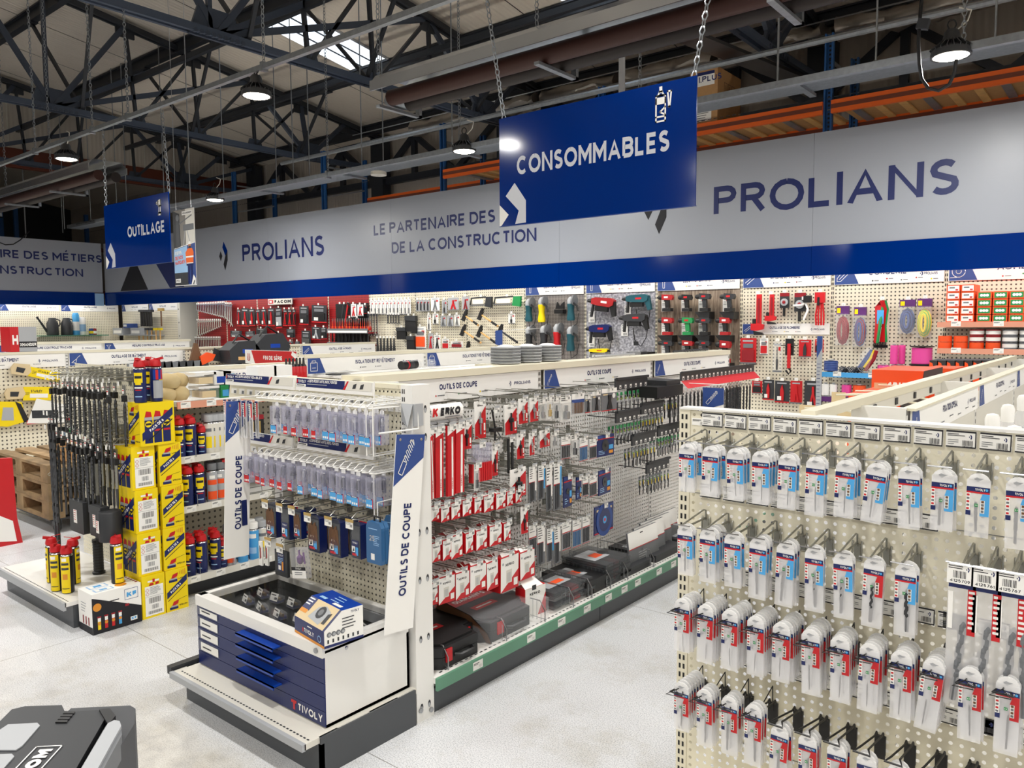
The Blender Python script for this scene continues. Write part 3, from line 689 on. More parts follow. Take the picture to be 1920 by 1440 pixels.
q.poly([(0, .01), (W, .01), (W, up(W)-.012), (0, up(0)-.012)], .001, 'mattblue').poly([(0, .2), (.4, .2), (.4, up(.4)-.02), (0, up(0)-.02)], .0012, 'skyblue').rect(0, .01, .42, .2, .0013, 'charcoal')
for k in range(9): q.rect(.02+k*.045, .01, .03+k*.045, .2, .0016, 'dark')
q.poly([(.40, .03), (.46, .03), (.47, .33), (.41, .33)], .002, 'navydeep').poly([(.5, .03), (.55, .03), (.55, .33), (.48, .33)], .002, 'navydeep')
q.poly([(.37, .3), (.57, .3), (.59, .5), (.55, .56), (.42, .56), (.35, .5)], .0022, 'hivis').rect(.36, .42, .585, .445, .0026, 'paper').rect(.37, .3, .575, .33, .0026, 'navydeep').rect(.38, .33, .57, .345, .0027, 'paper')
q.disc(.48, .61, .042, .0024, 'skin').poly([(.44, .62), (.525, .62), (.51, .665), (.455, .665)], .003, 'paper').poly([(.45, .56), (.515, .56), (.51, .595), (.455, .595)], .003, 'dark')
for i, s in enumerate(('FIERS', 'DE NOS', 'MARQUES !')): q.text(s, .03+.0*i, .47-i*.075, .055, .003, 'orange' if i else 'paper', bold=.03, slant=.1, rot=.08, w=(.2, .24, .32)[i])
q.rect(.03, .05, .18, .11, .003, 'paper').text('OPSIAL', .045, .062, .035, .004, 'ink', w=.12)
q.poly([(.5, .012), (.63, .012), (.63, .1), (.57, .16)], .0032, 'paper').poly([(.545, .012), (.575, .012), (.61, .06), (.59, .08)], .004, 'charcoal')
part(t, 'print', q)
part(t, 'cord', MB().tube([(.1, Hh, -.004), (.1, zr(BY)-c[1].z, -.004)], .004, 'lgrey', 4)); part(t, 'cord', MB().tube([(.55, Hh, -.004), (.55, zr(BY)-c[1].z, -.004)], .004, 'lgrey', 4))
# black cable lying over the side fascia
t = MB().tube([PX(u, v, -19.22) for u, v in ((0, 455), (10, 459), (25, 458), (38, 450), (48, 440), (55, 434))], .012, 'black', 5).build('loose_cable')
t['label'] = 'thin black cable drooping over the top of the side fascia'; t['category'] = 'cable'
# ================================================================ shelving structures
def drill_icon(q, x, y, s, z, m='paper', rot=.95):
    """outlined drill bit, s long"""
    c, n = math.cos(rot), math.sin(rot); R = lambda L: [(x+(a*c-b*n)*s, y+(a*n+b*c)*s) for a, b in L]
    w = s*.022
    stroke(q, R([(0, -.08), (.36, -.08), (.36, .08), (0, .08)]), w, z, m, True)
    for k in range(4): stroke(q, R([(.36+k*.15, -.08), (.46+k*.15, .09), (.53+k*.15, .07), (.43+k*.15, -.09)]), w, z, m)
    stroke(q, R([(.36, .08), (.5, .05)]), w, z, m); stroke(q, R([(.9, .09), (1, 0), (.9, -.08)]), w, z, m)
def icon(q, kind, x, y, s, z):
    if kind == 'drill': return drill_icon(q, x-s*.35, y-s*.45, s, z)
    R = lambda L: [(x+a*s, y+b*s) for a, b in L]; w = s*.05
    L = {'trowel': [[(-.5, -.4), (0, -.45), (.1, .05), (-.5, -.4)], [(.1, .05), (.2, .2), (.5, .45)]], 'wrench': [[(-.5, -.3), (.4, .4)], [(-.3, -.45), (.5, .2)], [(.3, .4), (.5, .4)]],
         'rope': [[(-.5, -.5), (-.2, -.5), (.5, .2), (.3, .5), (0, .4), (-.5, -.2), (-.5, -.5)], [(-.3, -.3), (.3, .3)]], 'tape': [[(.5*math.cos(a), .5*math.sin(a)) for a in [k*.5 for k in range(13)]], [(.2*math.cos(a), .2*math.sin(a)) for a in [k*.5 for k in range(13)]], [(-.6, -.52), (.1, -.5)]],
         'bag': [[(-.4, -.5), (.4, -.5), (.4, .3), (-.4, .3), (-.4, -.5)], [(-.25, .3), (-.2, .5), (.2, .5), (.25, .3)], [(-.2, -.2), (.2, -.2)]], 'gun': [[(-.1, -.5), (.1, -.5), (.12, .1), (.4, .4), (-.4, .4), (-.12, .1), (-.1, -.5)]]}[kind]
    for P in L: stroke(q, R(P), w, z, 'paper')
def header(W, h, title, ic='drill', colors=('red', 'green', 'yellow'), tw=.22, tx=.5, bare=False):
    """header strip in local x right, y up, z out"""
    q = MB().box(.004, 0, -.004, W-.004, h, 0, 'paper')
    a = h*1.05; q.poly([(.01, .004), (.01+a*1.25, .004), (.01+a*.85, h-.004), (.01, h-.004)], .001, 'mattblue'); icon(q, ic, .01+a*.42, h*.5, h*.62, .002)
    q.text(title, W*tx, h*.5, h*.25, .001, 'navy', w=W*tw, al='c', bold=.035)
    q.emblem(W*.79, h*.34, h*.28, .001, 'navy', 'navy').text('PROLIANS', W*.825, h*.4, h*.15, .001, 'navy', w=W*.115, bold=.02)
    for i, c in enumerate(colors):
        x = W*(tx-.13+.13*i); y = h*(.26 if len(colors) < 4 or i % 2 else .17)
        q.poly([(x, y-h*.05), (x+h*.05, y), (x, y+h*.05), (x-h*.05, y)], .001, c).rect(x+h*.09, y-h*.02, x+h*.09+W*.04, y+h*.02, .001, 'mid')
    return q
def slots(q, x, y0, y1, pitch=.032, w=.006, h=.018, z=.0005, gap=.011, m='black'):
    y = y0
    while y < y1:
        q.rect(x-gap/2-w/2, y, x-gap/2+w/2, y+h, z, m).rect(x+gap/2-w/2, y, x+gap/2+w/2, y+h, z, m); y += pitch
    return q
def header_part(t, W, h, loc, rot, *a, **k):
    o = header(W, h, *a, **k).build('header_sign', t, loc); o.rotation_euler = rot; return o
def tag_mesh(w=.052, h=.03, inv=False):
    q = MB().box(0, 0, -.001, w, h, 0, 'tag'); z = .0006
    q.rect(w*.55, h*.12, w*.9, h*.5, z, 'tag').barcode(w*.56, h*.12, w*.92, h*.5, z, 8, 'barc').rect(w*.06, h*.72, w*.62, h*.8, z, 'barc').rect(w*.06, h*.58, w*.5, h*.65, z, 'mid')
    return q
# ---- gondola 1: cutting tools, its right side faces the aisle
G1X = -2.70; G1Y = [2.25, 3.56, 4.87, 6.18]
G1 = thing('gondola', 'long white gondola of cutting tools with three headers along the aisle', 'shelving', (G1X, 0, 0), FX)
for i, (a, b) in enumerate(zip(G1Y, G1Y[1:])):
    pegboard(G1, 51, 44, .025, .0056, 'white', (a+.018, .16, 0), (0, 0, 0))
    part(G1, 'back_panel', MB().box(a, .1, -.07, b, 1.38, -.06, 'offwhite'))
    part(G1, 'top_cap', MB().box(a, 1.385, -.13, b, 1.42, .02, 'cream'))
    header_part(G1, b-a-.05, .115, (a+.03, 1.268, .012), (0, 0, 0), 'OUTILS DE COUPE', tx=.47)
    part(G1, 'base_deck', slots(MB().box(a, .135, .0, b, .16, .44, 'white'), 0, 0, -1))
    part(G1, 'kick_plate', MB().box(a+.003, .0, .405, b-.003, .104, .42, 'kick'))
    part(G1, 'price_rail', MB().box(a+.002, .105, .44, b-.002, .158, .452, 'railgreen'))
for y in G1Y: part(G1, 'upright', slots(MB().box(y-.015, .02, -.055, y+.015, 1.40, .004, 'white'), y, .2, 1.38, z=.0046))
part(G1, 'bracket_foot', MB().box(G1Y[0]+.02, .0, .2, G1Y[0]+.05, .135, .40, 'offwhite').lathe([(.012, 0), (.012, .03)], 'steel', 8, (G1Y[0]+.035, 0, .38), 'y'))
q = MB()
for i in range(120): q.rect(2.3+i*.0325, -.42, 2.318+i*.0325, -.412, .1605, 'dark')
o = part(G1, 'deck_slots', q); o.rotation_euler = (-PI/2, 0, 0); o['kind'] = 'stuff'
TAG = tag_mesh().build('price_tag'); TAGS = TAG.data; bpy.data.objects.remove(TAG)
def tag(parent, loc, rot=(0, 0, 0), s=1, name='price_tag'):
    o = bpy.data.objects.new(name, TAGS); COL.objects.link(o); o.parent = parent; o.location = loc; o.rotation_euler = rot; o.scale = (s, s, s); return o
for u, v in ((895, 1253), (995, 1205), (1052, 1175), (1100, 1155), (1140, 1134), (1170, 1118), (1195, 1105), (1235, 1085), (1262, 1072)):
    p = PX(u, v, G1X+.45); tag(G1, (p.y-.03, .112, .4525), s=1.25)
# ---- end cap with the drill cabinet
EC = thing('end_unit', 'white end unit of drill racks with a blue drawer cabinet below', 'shelving', (0, 2.2, 0), FY)
pegboard(EC, 33, 50, .025, .0045, 'cream', (-3.155, .13, 0), (0, 0, 0))
part(EC, 'back_panel', MB().box(-3.17, .1, -.045, -2.33, 1.39, -.04, 'lgrey'))
part(EC, 'top_cap', MB().box(-3.17, 1.381, -.05, -2.33, 1.40, .004, 'cream'))
pn = slots(slots(MB().box(-2.333, 0, -.05, -2.268, 1.405, .05, 'white'), -2.318, .25, 1.38, z=.0506), -2.30, 9, 0)
part(EC, 'post', pn)
q = MB().at(Matrix.Translation((-2.2675, 0, 0)) @ Matrix.Rotation(PI/2, 4, 'Y'))
for z in (.06, .35, .60, .80, 1.19, 1.305):
    for yy in (-.022, .022):
        q.poly([(yy+.008*math.cos(k*PI/5), z+.016*math.sin(k*PI/5)) for k in range(10)], .0004, 'dark').poly([(yy+.006*math.cos(k*PI/5)-.001, z-.005+.010*math.sin(k*PI/5)) for k in range(10)], .0006, 'lgrey')
part(EC, 'post_holes', q)
part(EC, 'post', slots(MB().box(-3.235, 0, -.05, -3.17, 1.405, .05, 'white'), -3.185, .25, 1.38, z=.0506))
for s in (-.03, .03): part(EC, 'bolt', MB().lathe([(.011, 0), (.011, .006), (0, .008)], 'steel', 8, (-2.267, .03 if s < 0 else .05, s), 'x'))
# base deck
part(EC, 'base_deck', MB().box(-3.22, .128, .0, -2.27, .150, .60, 'offwhite').box(-3.22, .125, .595, -2.27, .152, .612, 'lgrey'))
part(EC, 'kick_plate', MB().box(-3.21, 0, .52, -2.262, .124, .535, 'kick')); part(EC, 'kick_plate', MB().box(-2.277, 0, .06, -2.262, .15, .535, 'kick')); part(EC, 'kick_plate', MB().box(-3.225, 0, .06, -3.21, .15, .535, 'kick'))
part(EC, 'shelf_bracket', MB().box(-3.262, .13, .1, -3.226, .165, .6, 'dark'))
q = MB()
for i in range(44): q.rect(-3.19+i*.0208, -.575, -3.178+i*.0208, -.568, .1505, 'dark')
o = part(EC, 'deck_slots', q); o.rotation_euler = (-PI/2, 0, 0); o['kind'] = 'stuff'
# drawer cabinet
CB = thing('drawer_cabinet', 'white display cabinet with a glass top and navy blue drawers', 'cabinet', (0, 1.72, .152), FY)
X0, X1, CH, CD = -3.20, -2.30, .315, .42
part(CB, 'body', MB().box(X0, 0, -CD, X0+.016, CH-.04, 0, 'white').box(X1-.016, 0, -CD, X1, CH-.02, 0, 'white').box(X0, 0, -CD, X1, CH-.08, -CD+.012, 'white').box(X0, 0, -CD, X1, .012, 0, 'white').box(X0+.016, CH-.085, -CD+.012, X1-.016, CH-.078, -.01, 'dark').box(X0+.0161, CH-.08, -CD+.013, X0+.018, CH-.031, -.01, 'dark').box(X1-.018, CH-.08, -CD+.013, X1-.0161, CH-.031, -.01, 'dark').box(X0+.016, CH-.08, -CD+.012, X1-.016, CH-.031, -CD+.016, 'dark'))
fr = MB().box(X0, CH-.045, -.0, X1, CH, .012, 'white').box(X0, CH-.012, -.035, X1, CH, 0, 'white').box(X0, CH-.03, -CD, X0+.03, CH, 0, 'white').box(X1-.03, CH-.03, -CD, X1, CH, 0, 'white').box(X0, CH-.03, -CD-.0, X1, CH, -CD+.03, 'white')
part(CB, 'top_frame', fr); part(CB, 'glass_top', MB().box(X0+.03, CH-.008, -CD+.03, X1-.03, CH-.003, -.035, 'glass'))
dz = [(.226, .268), (.172, .224), (.118, .170), (.064, .116), (.004, .062)]
for i, (a, b) in enumerate(dz):
    d = part(CB, 'drawer', MB().box(X0+.002, a, -.02, X1-.001, b, .006, 'navydeep').box(X0+.02, a+.004, -.3, X1-.02, a+.008, -.02, 'charcoal'))
    if i < 4:
        hx = X0+.37; hz = a+.028 if i else a+.020
        MB().box(hx, hz-.004, .006, hx+.26, hz+.001, .046, 'pblue').box(hx, hz-.012, .042, hx+.26, hz+.001, .046, 'pblue').build('handle', d)
        l = MB().box(X0+.002, a+.006, .006, X0+.172, b-.005, .009, 'clear').box(X0+.03, a+.009, .0092, X0+.17, b-.008, .0098, 'tag')
        l.lines(X0+.045, X0+.12, a+.022, 1, .01, .0102, 'barc', .006); l.build('label_holder', d)
    else:
        l = MB().text('TIVOLY', X1-.165, .018, .030, .0068, 'paper', w=.15, bold=.03).poly([(X1-.21, .052), (X1-.175, .052), (X1-.178, .040), (X1-.186, .04), (X1-.186, .014), (X1-.198, .014), (X1-.198, .04), (X1-.21, .04)][::-1], .0068, 'red'); l.build('lettering', d)
part(CB, 'lock', MB().lathe([(.0, 0), (.0, .0), (.010, 0), (.010, .006), (0, .008)], 'steel', 12, (0, 0, 0)).at(None)).matrix_local = Matrix.Translation((X1-.035, CH-.022, .012))
part(CB, 'screw', MB().lathe([(.008, 0), (.006, .004), (0, .005)], 'chrome', 10, (X1, CH-.04, -.10), 'x'))
# header strips of the end unit
def strip(x0, x1, z, title, pics):
    q = MB(); W = x1-x0
    q.box(0, -.02, 0, W, .035, .012, 'white').rect(.004, -.004, W-.004, .033, .0125, 'navydeep').rect(W*.66, -.004, W-.004, .033, .0128, 'offwhite')
    q.poly([(W*.64, -.004), (W*.67, -.004), (W*.71, .033), (W*.69, .033)], .013, 'red').rect(.006, -.003, .075, .008, .013, 'paper').lines(.01, .07, .001, 1, .01, .0134, 'ink', .004)
    q.text('TIVOLY', .018, .014, .013, .013, 'paper', w=.055, bold=.03).rect(.006, .012, .014, .028, .013, 'red').text(title, .085, .018, .012, .013, 'paper', bold=.03, slant=.12, w=W*.56-.085).lines(.085, W*.45, .008, 1, .01, .013, 'lgrey', .003)
    for k in range(pics): q.poly([(W*(.76+k*.09), .002), (W*(.80+k*.09), .004), (W*(.81+k*.09), .026), (W*(.77+k*.09), .02)], .0134, 'dark')
    q.box(0, -.085, -.02, W, -.02, -.014, 'cream')
    for k in range(8): q.rect(.02+k*W/8.2, -.062, .02+k*W/8.2+W/12, -.036, -.013, 'tag').rect(.02+k*W/8.2+W/24, -.06, .02+k*W/8.2+W/13, -.045, -.0126, 'mid')
    o = part(EC, 'header_strip', q, (x0, z, .075)); o.rotation_euler = (-.12, 0, 0)
    for s in (.03, W-.03): part(EC, 'strip_arm', MB().box(x0+s-.006, z-.06, .0, x0+s+.006, z-.03, .06, 'white'))
for (ua, va, ub, vb), ti, n in (((425, 706, 552, 722), 'ACIERS INOXYDABLES', 1), ((557, 718, 700, 728), 'ACIERS RESISTANTS, INOX, FONTES', 2), ((435, 812, 550, 832), 'ACIERS RESISTANTS, INOX, FONTES', 2), ((560, 828, 703, 848), 'ACIERS RESISTANTS, INOX, FONTES', 1)):
    a, b = PY(ua, va, 2.12), PY(ub, vb, 2.12)
    strip(a.x, b.x, (a.z+b.z)/2-.012, ti, n)
# white wire hooks and racks
def wire_hook(L, m='white', r=.0028, up=.03):
    q = MB()
    for s in (-.012, .012): q.tube([(s, -.02, .003), (s, 0, .004), (s, .004, L-.012), (0, .006, L)], r, m, 5)
    q.tube([(0, up, .003), (0, up, L*.9), (0, .012, L+.004)], r*.9, m, 5).box(-.018, -.03, 0, .018, up+.005, .003, m)
    return q
WH = wire_hook(.20).build('wire_hook'); WHM = WH.data; bpy.data.objects.remove(WH)
SHK = wire_hook(.17, 'zinc', .0024).build('h'); SHKM = SHK.data; bpy.data.objects.remove(SHK)
def hook(parent, me, loc, name='hook', sc=None):
    o = bpy.data.objects.new(name, me); COL.objects.link(o); o.parent = parent; o.location = loc
    if sc: o.scale = sc
    return o
for row, z in enumerate((1.315, 1.055)):
    for i in range(18):
        x = -3.13+i*.0455
        hook(EC, WHM, (x, z, .002), 'wire_hook')
for x in (-2.385, -2.345): part(EC, 'wire_end', MB().tube([(x, 1.33, .0), (x, 1.33, .19), (x, 1.13, .19), (x, 1.13, .0)], .0035, 'white', 5))
part(EC, 'wire_end', MB().tube([(-2.39, 1.41, .01), (-2.39, 1.42, .14), (-2.39, 1.16, .15)], .003, 'white', 5))
for x, z in ((-2.37, 1.05), (-2.35, .94)): part(EC, 'wire_end', MB().tube([(x, z, .0), (x, z, .17), (x, z-.19, .17), (x, z-.19, .0)], .0035, 'white', 5))
# the two side banners lettered outils de coupe
def side_banner(name, label, x, top, bot, y0, y1, lean, flip):
    H_ = top-bot; W = y1-y0
    t = thing(name, label, 'banner', (x, y0, bot), FX); t.rotation_euler = Euler((PI/2-.0, 0, PI/2)); 
    q = MB().box(0, 0, -.0015, W, H_, .0015, 'paper')
    for z, s in ((.0022, 1), (-.0022, -1)):
        P = [(0, H_*.74), (W, H_*.88), (W, H_), (0, H_)]
        q.poly(P if s > 0 else P[::-1], z, 'mattblue')
    part(t, 'panel', q)
    l = MB(); drill_icon(l, W*.2, H_*.80, H_*.19, .003, 'paper', 1.15); l.text('OUTILS DE COUPE', W*.66, H_*.18, W*.26, .003, 'navy', rot=PI/2, w=H_*.47, bold=.03)
    part(t, 'lettering', l)
    for xx in (.02, W-.02): part(t, 'clip', MB().lathe([(.006, -.004), (.006, .004), (0, .005)], 'chrome', 8, (xx, H_-.02, 0)))
    t.rotation_euler = (Matrix.Rotation(lean, 3, 'X') @ Euler(FX).to_matrix()).to_euler()
    return t
side_banner('side_banner', 'white and blue vertical banner lettered outils de coupe hanging beside the cabinet', -2.252, 1.225, .44, 1.965, 2.12, -.105, 0)
side_banner('side_banner', 'vertical outils de coupe banner half hidden behind the rack of clear boxes', -3.285, 1.30, .56, 1.90, 2.03, -.05, 0)
part(EC, 'banner_arm', MB().tube([(-2.26, 1.30, .03), (-2.255, 1.23, .03), (-2.252, 1.235, .24)], .004, 'white', 6)); part(EC, 'arm_bracket', MB().add([(-2.33, 1.33, .052), (-2.262, 1.33, .052), (-2.255, 1.24, .09), (-2.33, 1.26, .052)], [(0, 1, 2, 3)], 'lgrey').box(-2.266, 1.24, .0, -2.256, 1.33, .05, 'lgrey'))
part(EC, 'banner_arm', MB().tube([(-3.24, 1.31, .04), (-3.285, 1.312, .06), (-3.285, 1.312, .32)], .004, 'white', 6))
# ---- right end unit with rows of bagged drill bits
RC = thing('end_unit', 'cream perforated end unit with four rows of hanging drill bit pouches', 'shelving', (0, 2.2, 0), FY)
pegboard(RC, 40, 54, .025, .0052, 'cream', (-1.08, .03, 0), (0, 0, 0))
part(RC, 'top_cap', MB().box(-1.115, 1.382, -.05, -.07, 1.388, .006, 'white'))
part(RC, 'upright', slots(MB().box(-1.116, 0, -.05, -1.081, 1.386, .003, 'cream'), -1.099, .04, 1.37, pitch=.0285, w=.0065, h=.016, gap=.0135, z=.0036))
part(RC, 'upright', MB().box(-.08, 0, -.05, -.045, 1.386, .003, 'cream'))
for z in (.375, .75, 1.125): part(RC, 'panel_joint', MB().box(-1.08, z-.0008, .0004, -.08, z+.0008, .0012, 'mid'))
part(RC, 'base_deck', MB().box(-1.1, 0, .0, -.05, .10, .42, 'cream'))
part(RC, 'small_tag', tag_mesh(.05, .022).rect(0, 0, .001, .001, .002, 'tag'), (-1.075, 1.335, .001))
# price labels with dark edges and an emblem
q = MB().box(0, 0, 0, .066, .042, .0012, 'tag').rect(0, .038, .066, .042, .0016, 'ink').rect(0, 0, .066, .003, .0016, 'ink').rect(.0635, 0, .066, .042, .0015, 'ink').emblem(.050, .0215, .013, .0018, 'navy', 'navy')
q.barcode(.036, .006, .059, .019, .0018, 9, 'barc').lines(.003, .044, .033, 2, .004, .0018, 'barc', .0018, 1).lines(.004, .028, .018, 3, .005, .0018, 'mid', .0015, 2).box(-.001, -.002, -.0002, .068, .044, .0004, 'clear')
PL = q.build('price_label'); PLM = PL.data; bpy.data.objects.remove(PL)
def plabel(x, z, d=.002): 
    o = bpy.data.objects.new('price_label', PLM); COL.objects.link(o); o.parent = RC; o.location = (x, z, d); o.rotation_euler = (0, 0, random.uniform(-.02, .02))
for x in [-1.040+i*.0735 for i in range(13)]: plabel(x, 1.335)
for x in [-1.043+i*.0735 for i in range(9)]: plabel(x, 1.115)
for x in [-1.043+i*.0735 for i in range(10)]: plabel(x, .867)
for x in [-1.043+i*.0735 for i in range(11)]: plabel(x, .618)
plabel(-.31, .618); plabel(-.225, .618); plabel(-.37, .868); plabel(-.29, .87)
# hooks: zinc T hooks above, black ones below
q = MB()
q.tube([(0, .0, .004), (0, .002, .012), (0, .0, .15)], .0034, 'zinc', 6).tube([(0, -.008, .004), (0, .026, .006), (0, .030, .02), (0, .012, .165)], .0026, 'zinc', 6).tube([(-.026, .012, .166), (.026, .012, .166)], .0022, 'chrome', 5)
for s in (-.012, .012): q.tube([(s, .006, .002), (s, .0, .006), (s, -.046, .005)], .0026, 'zinc', 5)
q.box(-.008, -.045, .003, .008, -.002, .005, 'zinc').tube([(-.012, -.046, .005), (.012, -.046, .005)], .0026, 'zinc', 5)
ZH = q.build('h'); ZHM = ZH.data; bpy.data.objects.remove(ZH)
def black_hook(thin):
    q = MB().box(-.014, -.05, .0, .014, .002, .008, 'black').box(-.013, -.062, .002, .013, -.048, .006, 'black')
    q.tube([(-.008, 0, .006), (-.008, .014, .012), (-.008, .010, .03), (-.010, .038, .165), (-.020, .034, .188), (.020, .034, .188), (.010, .038, .165), (.008, .012, .03), (.008, .014, .010), (.008, 0, .006)], .0028, 'black', 5)
    if thin: q.tube([(0, -.02, .008), (0, .056, .012), (0, .03, .09), (0, .046, .19), (-.024, .032, .205), (.018, .032, .20), (0, .046, .19)], .0017, 'black', 5)
    o = q.build('h'); m = o.data; bpy.data.objects.remove(o); return m
BH1, BH0 = black_hook(1), black_hook(0)
HX = [-1.023+i*.0735 for i in range(13)]
for i, x in enumerate(HX):
    hook(RC, ZHM, (x, 1.297, 0)); hook(RC, BH1, (x, .775, 0)); hook(RC, BH1 if i < 4 else BH0, (x, .53, 0))
    if i < 9: hook(RC, ZHM, (x, 1.05, 0))
BIGX = [-.307, -.257, -.208]
for x in BIGX: hook(RC, ZHM, (x, 1.072, 0))
# ---- fixings gondola behind the right end unit
G5 = thing('gondola', 'white gondola of fixings running back behind the drill bit end unit', 'shelving', (-.58, 0, 0), FX)
G5Y = [2.69, 4.0, 5.31, 6.62]
for a, b in zip(G5Y, G5Y[1:]):
    part(G5, 'back_panel', MB().box(a, .1, -.012, b, 1.26, 0, 'offwhite'))
    header_part(G5, b-a-.03, .105, (a+.015, 1.262, .014), (0, 0, 0), 'FIXATION OPSIAL', 'drill', ('mid', 'ink', 'mid', 'ink', 'mid'))
    part(G5, 'top_cap', MB().box(a, 1.367, -.012, b, 1.375, .03, 'cream')); part(G5, 'top_cap', MB().box(a, 1.372, -.17, b, 1.40, -.13, 'cream').box(a, 1.33, -.145, b, 1.372, -.135, 'offwhite'))
    part(G5, 'base_deck', MB().box(a, .1, 0, b, .15, .42, 'white'))
    for k in range(6): part(G5, 'wire_grid', MB().tube([(a+.05, .75+k*.08, .012), (b-.05, .75+k*.08, .012)], .003, 'white', 4))
    for k in range(4): part(G5, 'slot_clip', MB().box(a+.15+k*.3, 1.34, -.134, a+.18+k*.3, 1.365, -.130, 'dark'))
for y in G5Y: part(G5, 'upright', slots(MB().box(y-.015, 0, -.16, y+.015, 1.376, .004, 'white'), y, .2, 1.36, z=.0046))
part(G5, 'top_cap', MB().box(2.22, 1.372, -.17, 2.69, 1.40, -.13, 'cream'))
# ---- gondola 2: sprays and sundries; its right side faces the first aisle
G2 = thing('gondola', 'white gondola with shelves of spray cans and a sundries header', 'shelving', (-4.9, 0, 0), FX)
G2Y = [2.28, 3.54, 4.80, 6.06]
for i, (a, b) in enumerate(zip(G2Y, G2Y[1:])):
    pb = part(G2, 'pegboard', MB().rect(a, .12, b, 1.27, 0, 'peg_grey')); part(G2, 'back_panel', MB().box(a, .1, -.05, b, 1.34, -.04, 'offwhite'))
    dz_ = -.05 if i == 0 else 0; part(G2, 'top_cap', MB().box(a, 1.40+dz_, -.06, b, 1.425+dz_, .02, 'cream'))
    header_part(G2, b-a-.03, .125, (a+.015, 1.275+dz_, .012), (0, 0, 0), ('FOURNITURES DIVERSES', 'ISOLATION ET REVÊTEMENT', 'ISOLATION ET REVÊTEMENT')[i], ('bag', 'bag', 'bag')[i], ('ink', 'mid'), tw=(.36, .34, .34)[i], tx=.55)
    part(G2, 'kick_plate', MB().box(a, .0, .40, b, .11, .415, 'dark'))
    for z, d in ((.12, .52), (.545, .50), (.845, .50), (1.17, .48)) if i == 0 else ((.12, .52), (.6, .45), (1.262, .42)):
        s = part(G2, 'shelf', MB().box(a+.01, z, .0, b-.01, z+.018, d, 'white'))
        MB().box(a+.01, z-.014, d, b-.01, z+.028, d+.008, 'salmon' if z == 1.17 else 'offwhite').build('price_rail', s)
        if i == 0:
            for k in range(7): 
                o = tag(s, (a+.03+k*.165, z-.010, d+.0085), s=1.2)
for y in G2Y: part(G2, 'upright', slots(MB().box(y-.015, 0, -.05, y+.015, 1.41, .004, 'white'), y, .2, 1.38, z=.0046))
# its end: perforated panel, base platform
E2 = thing('end_unit', 'cream end unit hung with masonry drill bits over a low white platform', 'shelving', (0, 2.12, 0), FY)
pegboard(E2, 32, 50, .025, .0045, 'cream', (-5.39, .16, 0), (0, 0, 0))
part(E2, 'back_panel', MB().box(-5.39, .16, -.03, -4.59, 1.40, -.025, 'lgrey'))
part(E2, 'base_deck', MB().box(-5.47, .13, .0, -4.475, .152, .47, 'white').box(-5.47, .11, .465, -4.475, .155, .48, 'lgrey')); part(E2, 'kick_plate', MB().box(-5.47, 0, .40, -4.48, .125, .43, 'kick')); part(E2, 'kick_plate', MB().box(-4.49, 0, .05, -4.478, .13, .40, 'kick'))
q = MB()
for i in range(46): q.rect(-5.45+i*.021, -.45, -5.438+i*.021, -.443, .1525, 'dark')
o = part(E2, 'deck_slots', q); o.rotation_euler = (-PI/2, 0, 0); o['kind'] = 'stuff'
# ---- gondolas 3 and 4 farther left, headers facing the camera side
G3 = thing('gondola', 'white gondola of building tools with a trowel pictogram header', 'shelving', (-8.9, 0, 0), FX)
for a, b, ti, ic in ((.82, 2.12, 'OUTILLAGE DE BÂTIMENT', 'trowel'), (2.12, 3.42, 'OUTILLAGE DE BÂTIMENT', 'trowel'), (3.42, 4.72, 'OUTILLAGE DE BÂTIMENT', 'trowel'), (4.72, 6.38, None, None), (6.38, 7.71, 'OUTILLAGE À MAIN', 'wrench')):
    part(G3, 'pegboard', MB().rect(a, .1, b, 1.36 if not ti else 1.23, 0, 'peg_cream')); part(G3, 'back_panel', MB().box(a, .1, -.05, b, 1.38, -.04, 'offwhite')); part(G3, 'top_cap', MB().box(a, 1.365, -.06, b, 1.39, .02, 'cream'))
    if ti: header_part(G3, b-a-.03, .14, (a+.015, 1.225, .012), (0, 0, 0), ti, ic, ('ink', 'mid', 'ink', 'mid'), tw=.3)
    part(G3, 'base_deck', MB().box(a, .1, 0, b, .15, .45, 'white')); part(G3, 'upright', slots(MB().box(a-.015, 0, -.05, a+.015, 1.38, .004, 'white'), a, .4, 1.36, z=.0046))
s = part(G3, 'shelf', MB().box(4.75, 1.13, 0, 6.36, 1.15, .4, 'white'))
G4 = thing('gondola', 'farther white gondola whose header reads mesure contrôle traçage', 'shelving', (-11.4, 0, 0), FX)
for a, b in ((2.26, 3.56), (3.56, 4.86), (4.86, 6.16)):
    part(G4, 'pegboard', MB().rect(a, .1, b, 1.3, 0, 'peg_cream')); part(G4, 'back_panel', MB().box(a, .1, -.05, b, 1.4, -.04, 'offwhite')); part(G4, 'top_cap', MB().box(a, 1.41, -.06, b, 1.44, .02, 'cream'))
    header_part(G4, b-a-.03, .125, (a+.015, 1.285, .012), (0, 0, 0), 'MESURE CONTRÔLE TRAÇAGE'.replace('Ô', 'O').replace('Ç', 'C'), 'gun', (), tw=.38)
    part(G4, 'upright', MB().box(a-.015, 0, -.05, a+.015, 1.42, .004, 'white'))
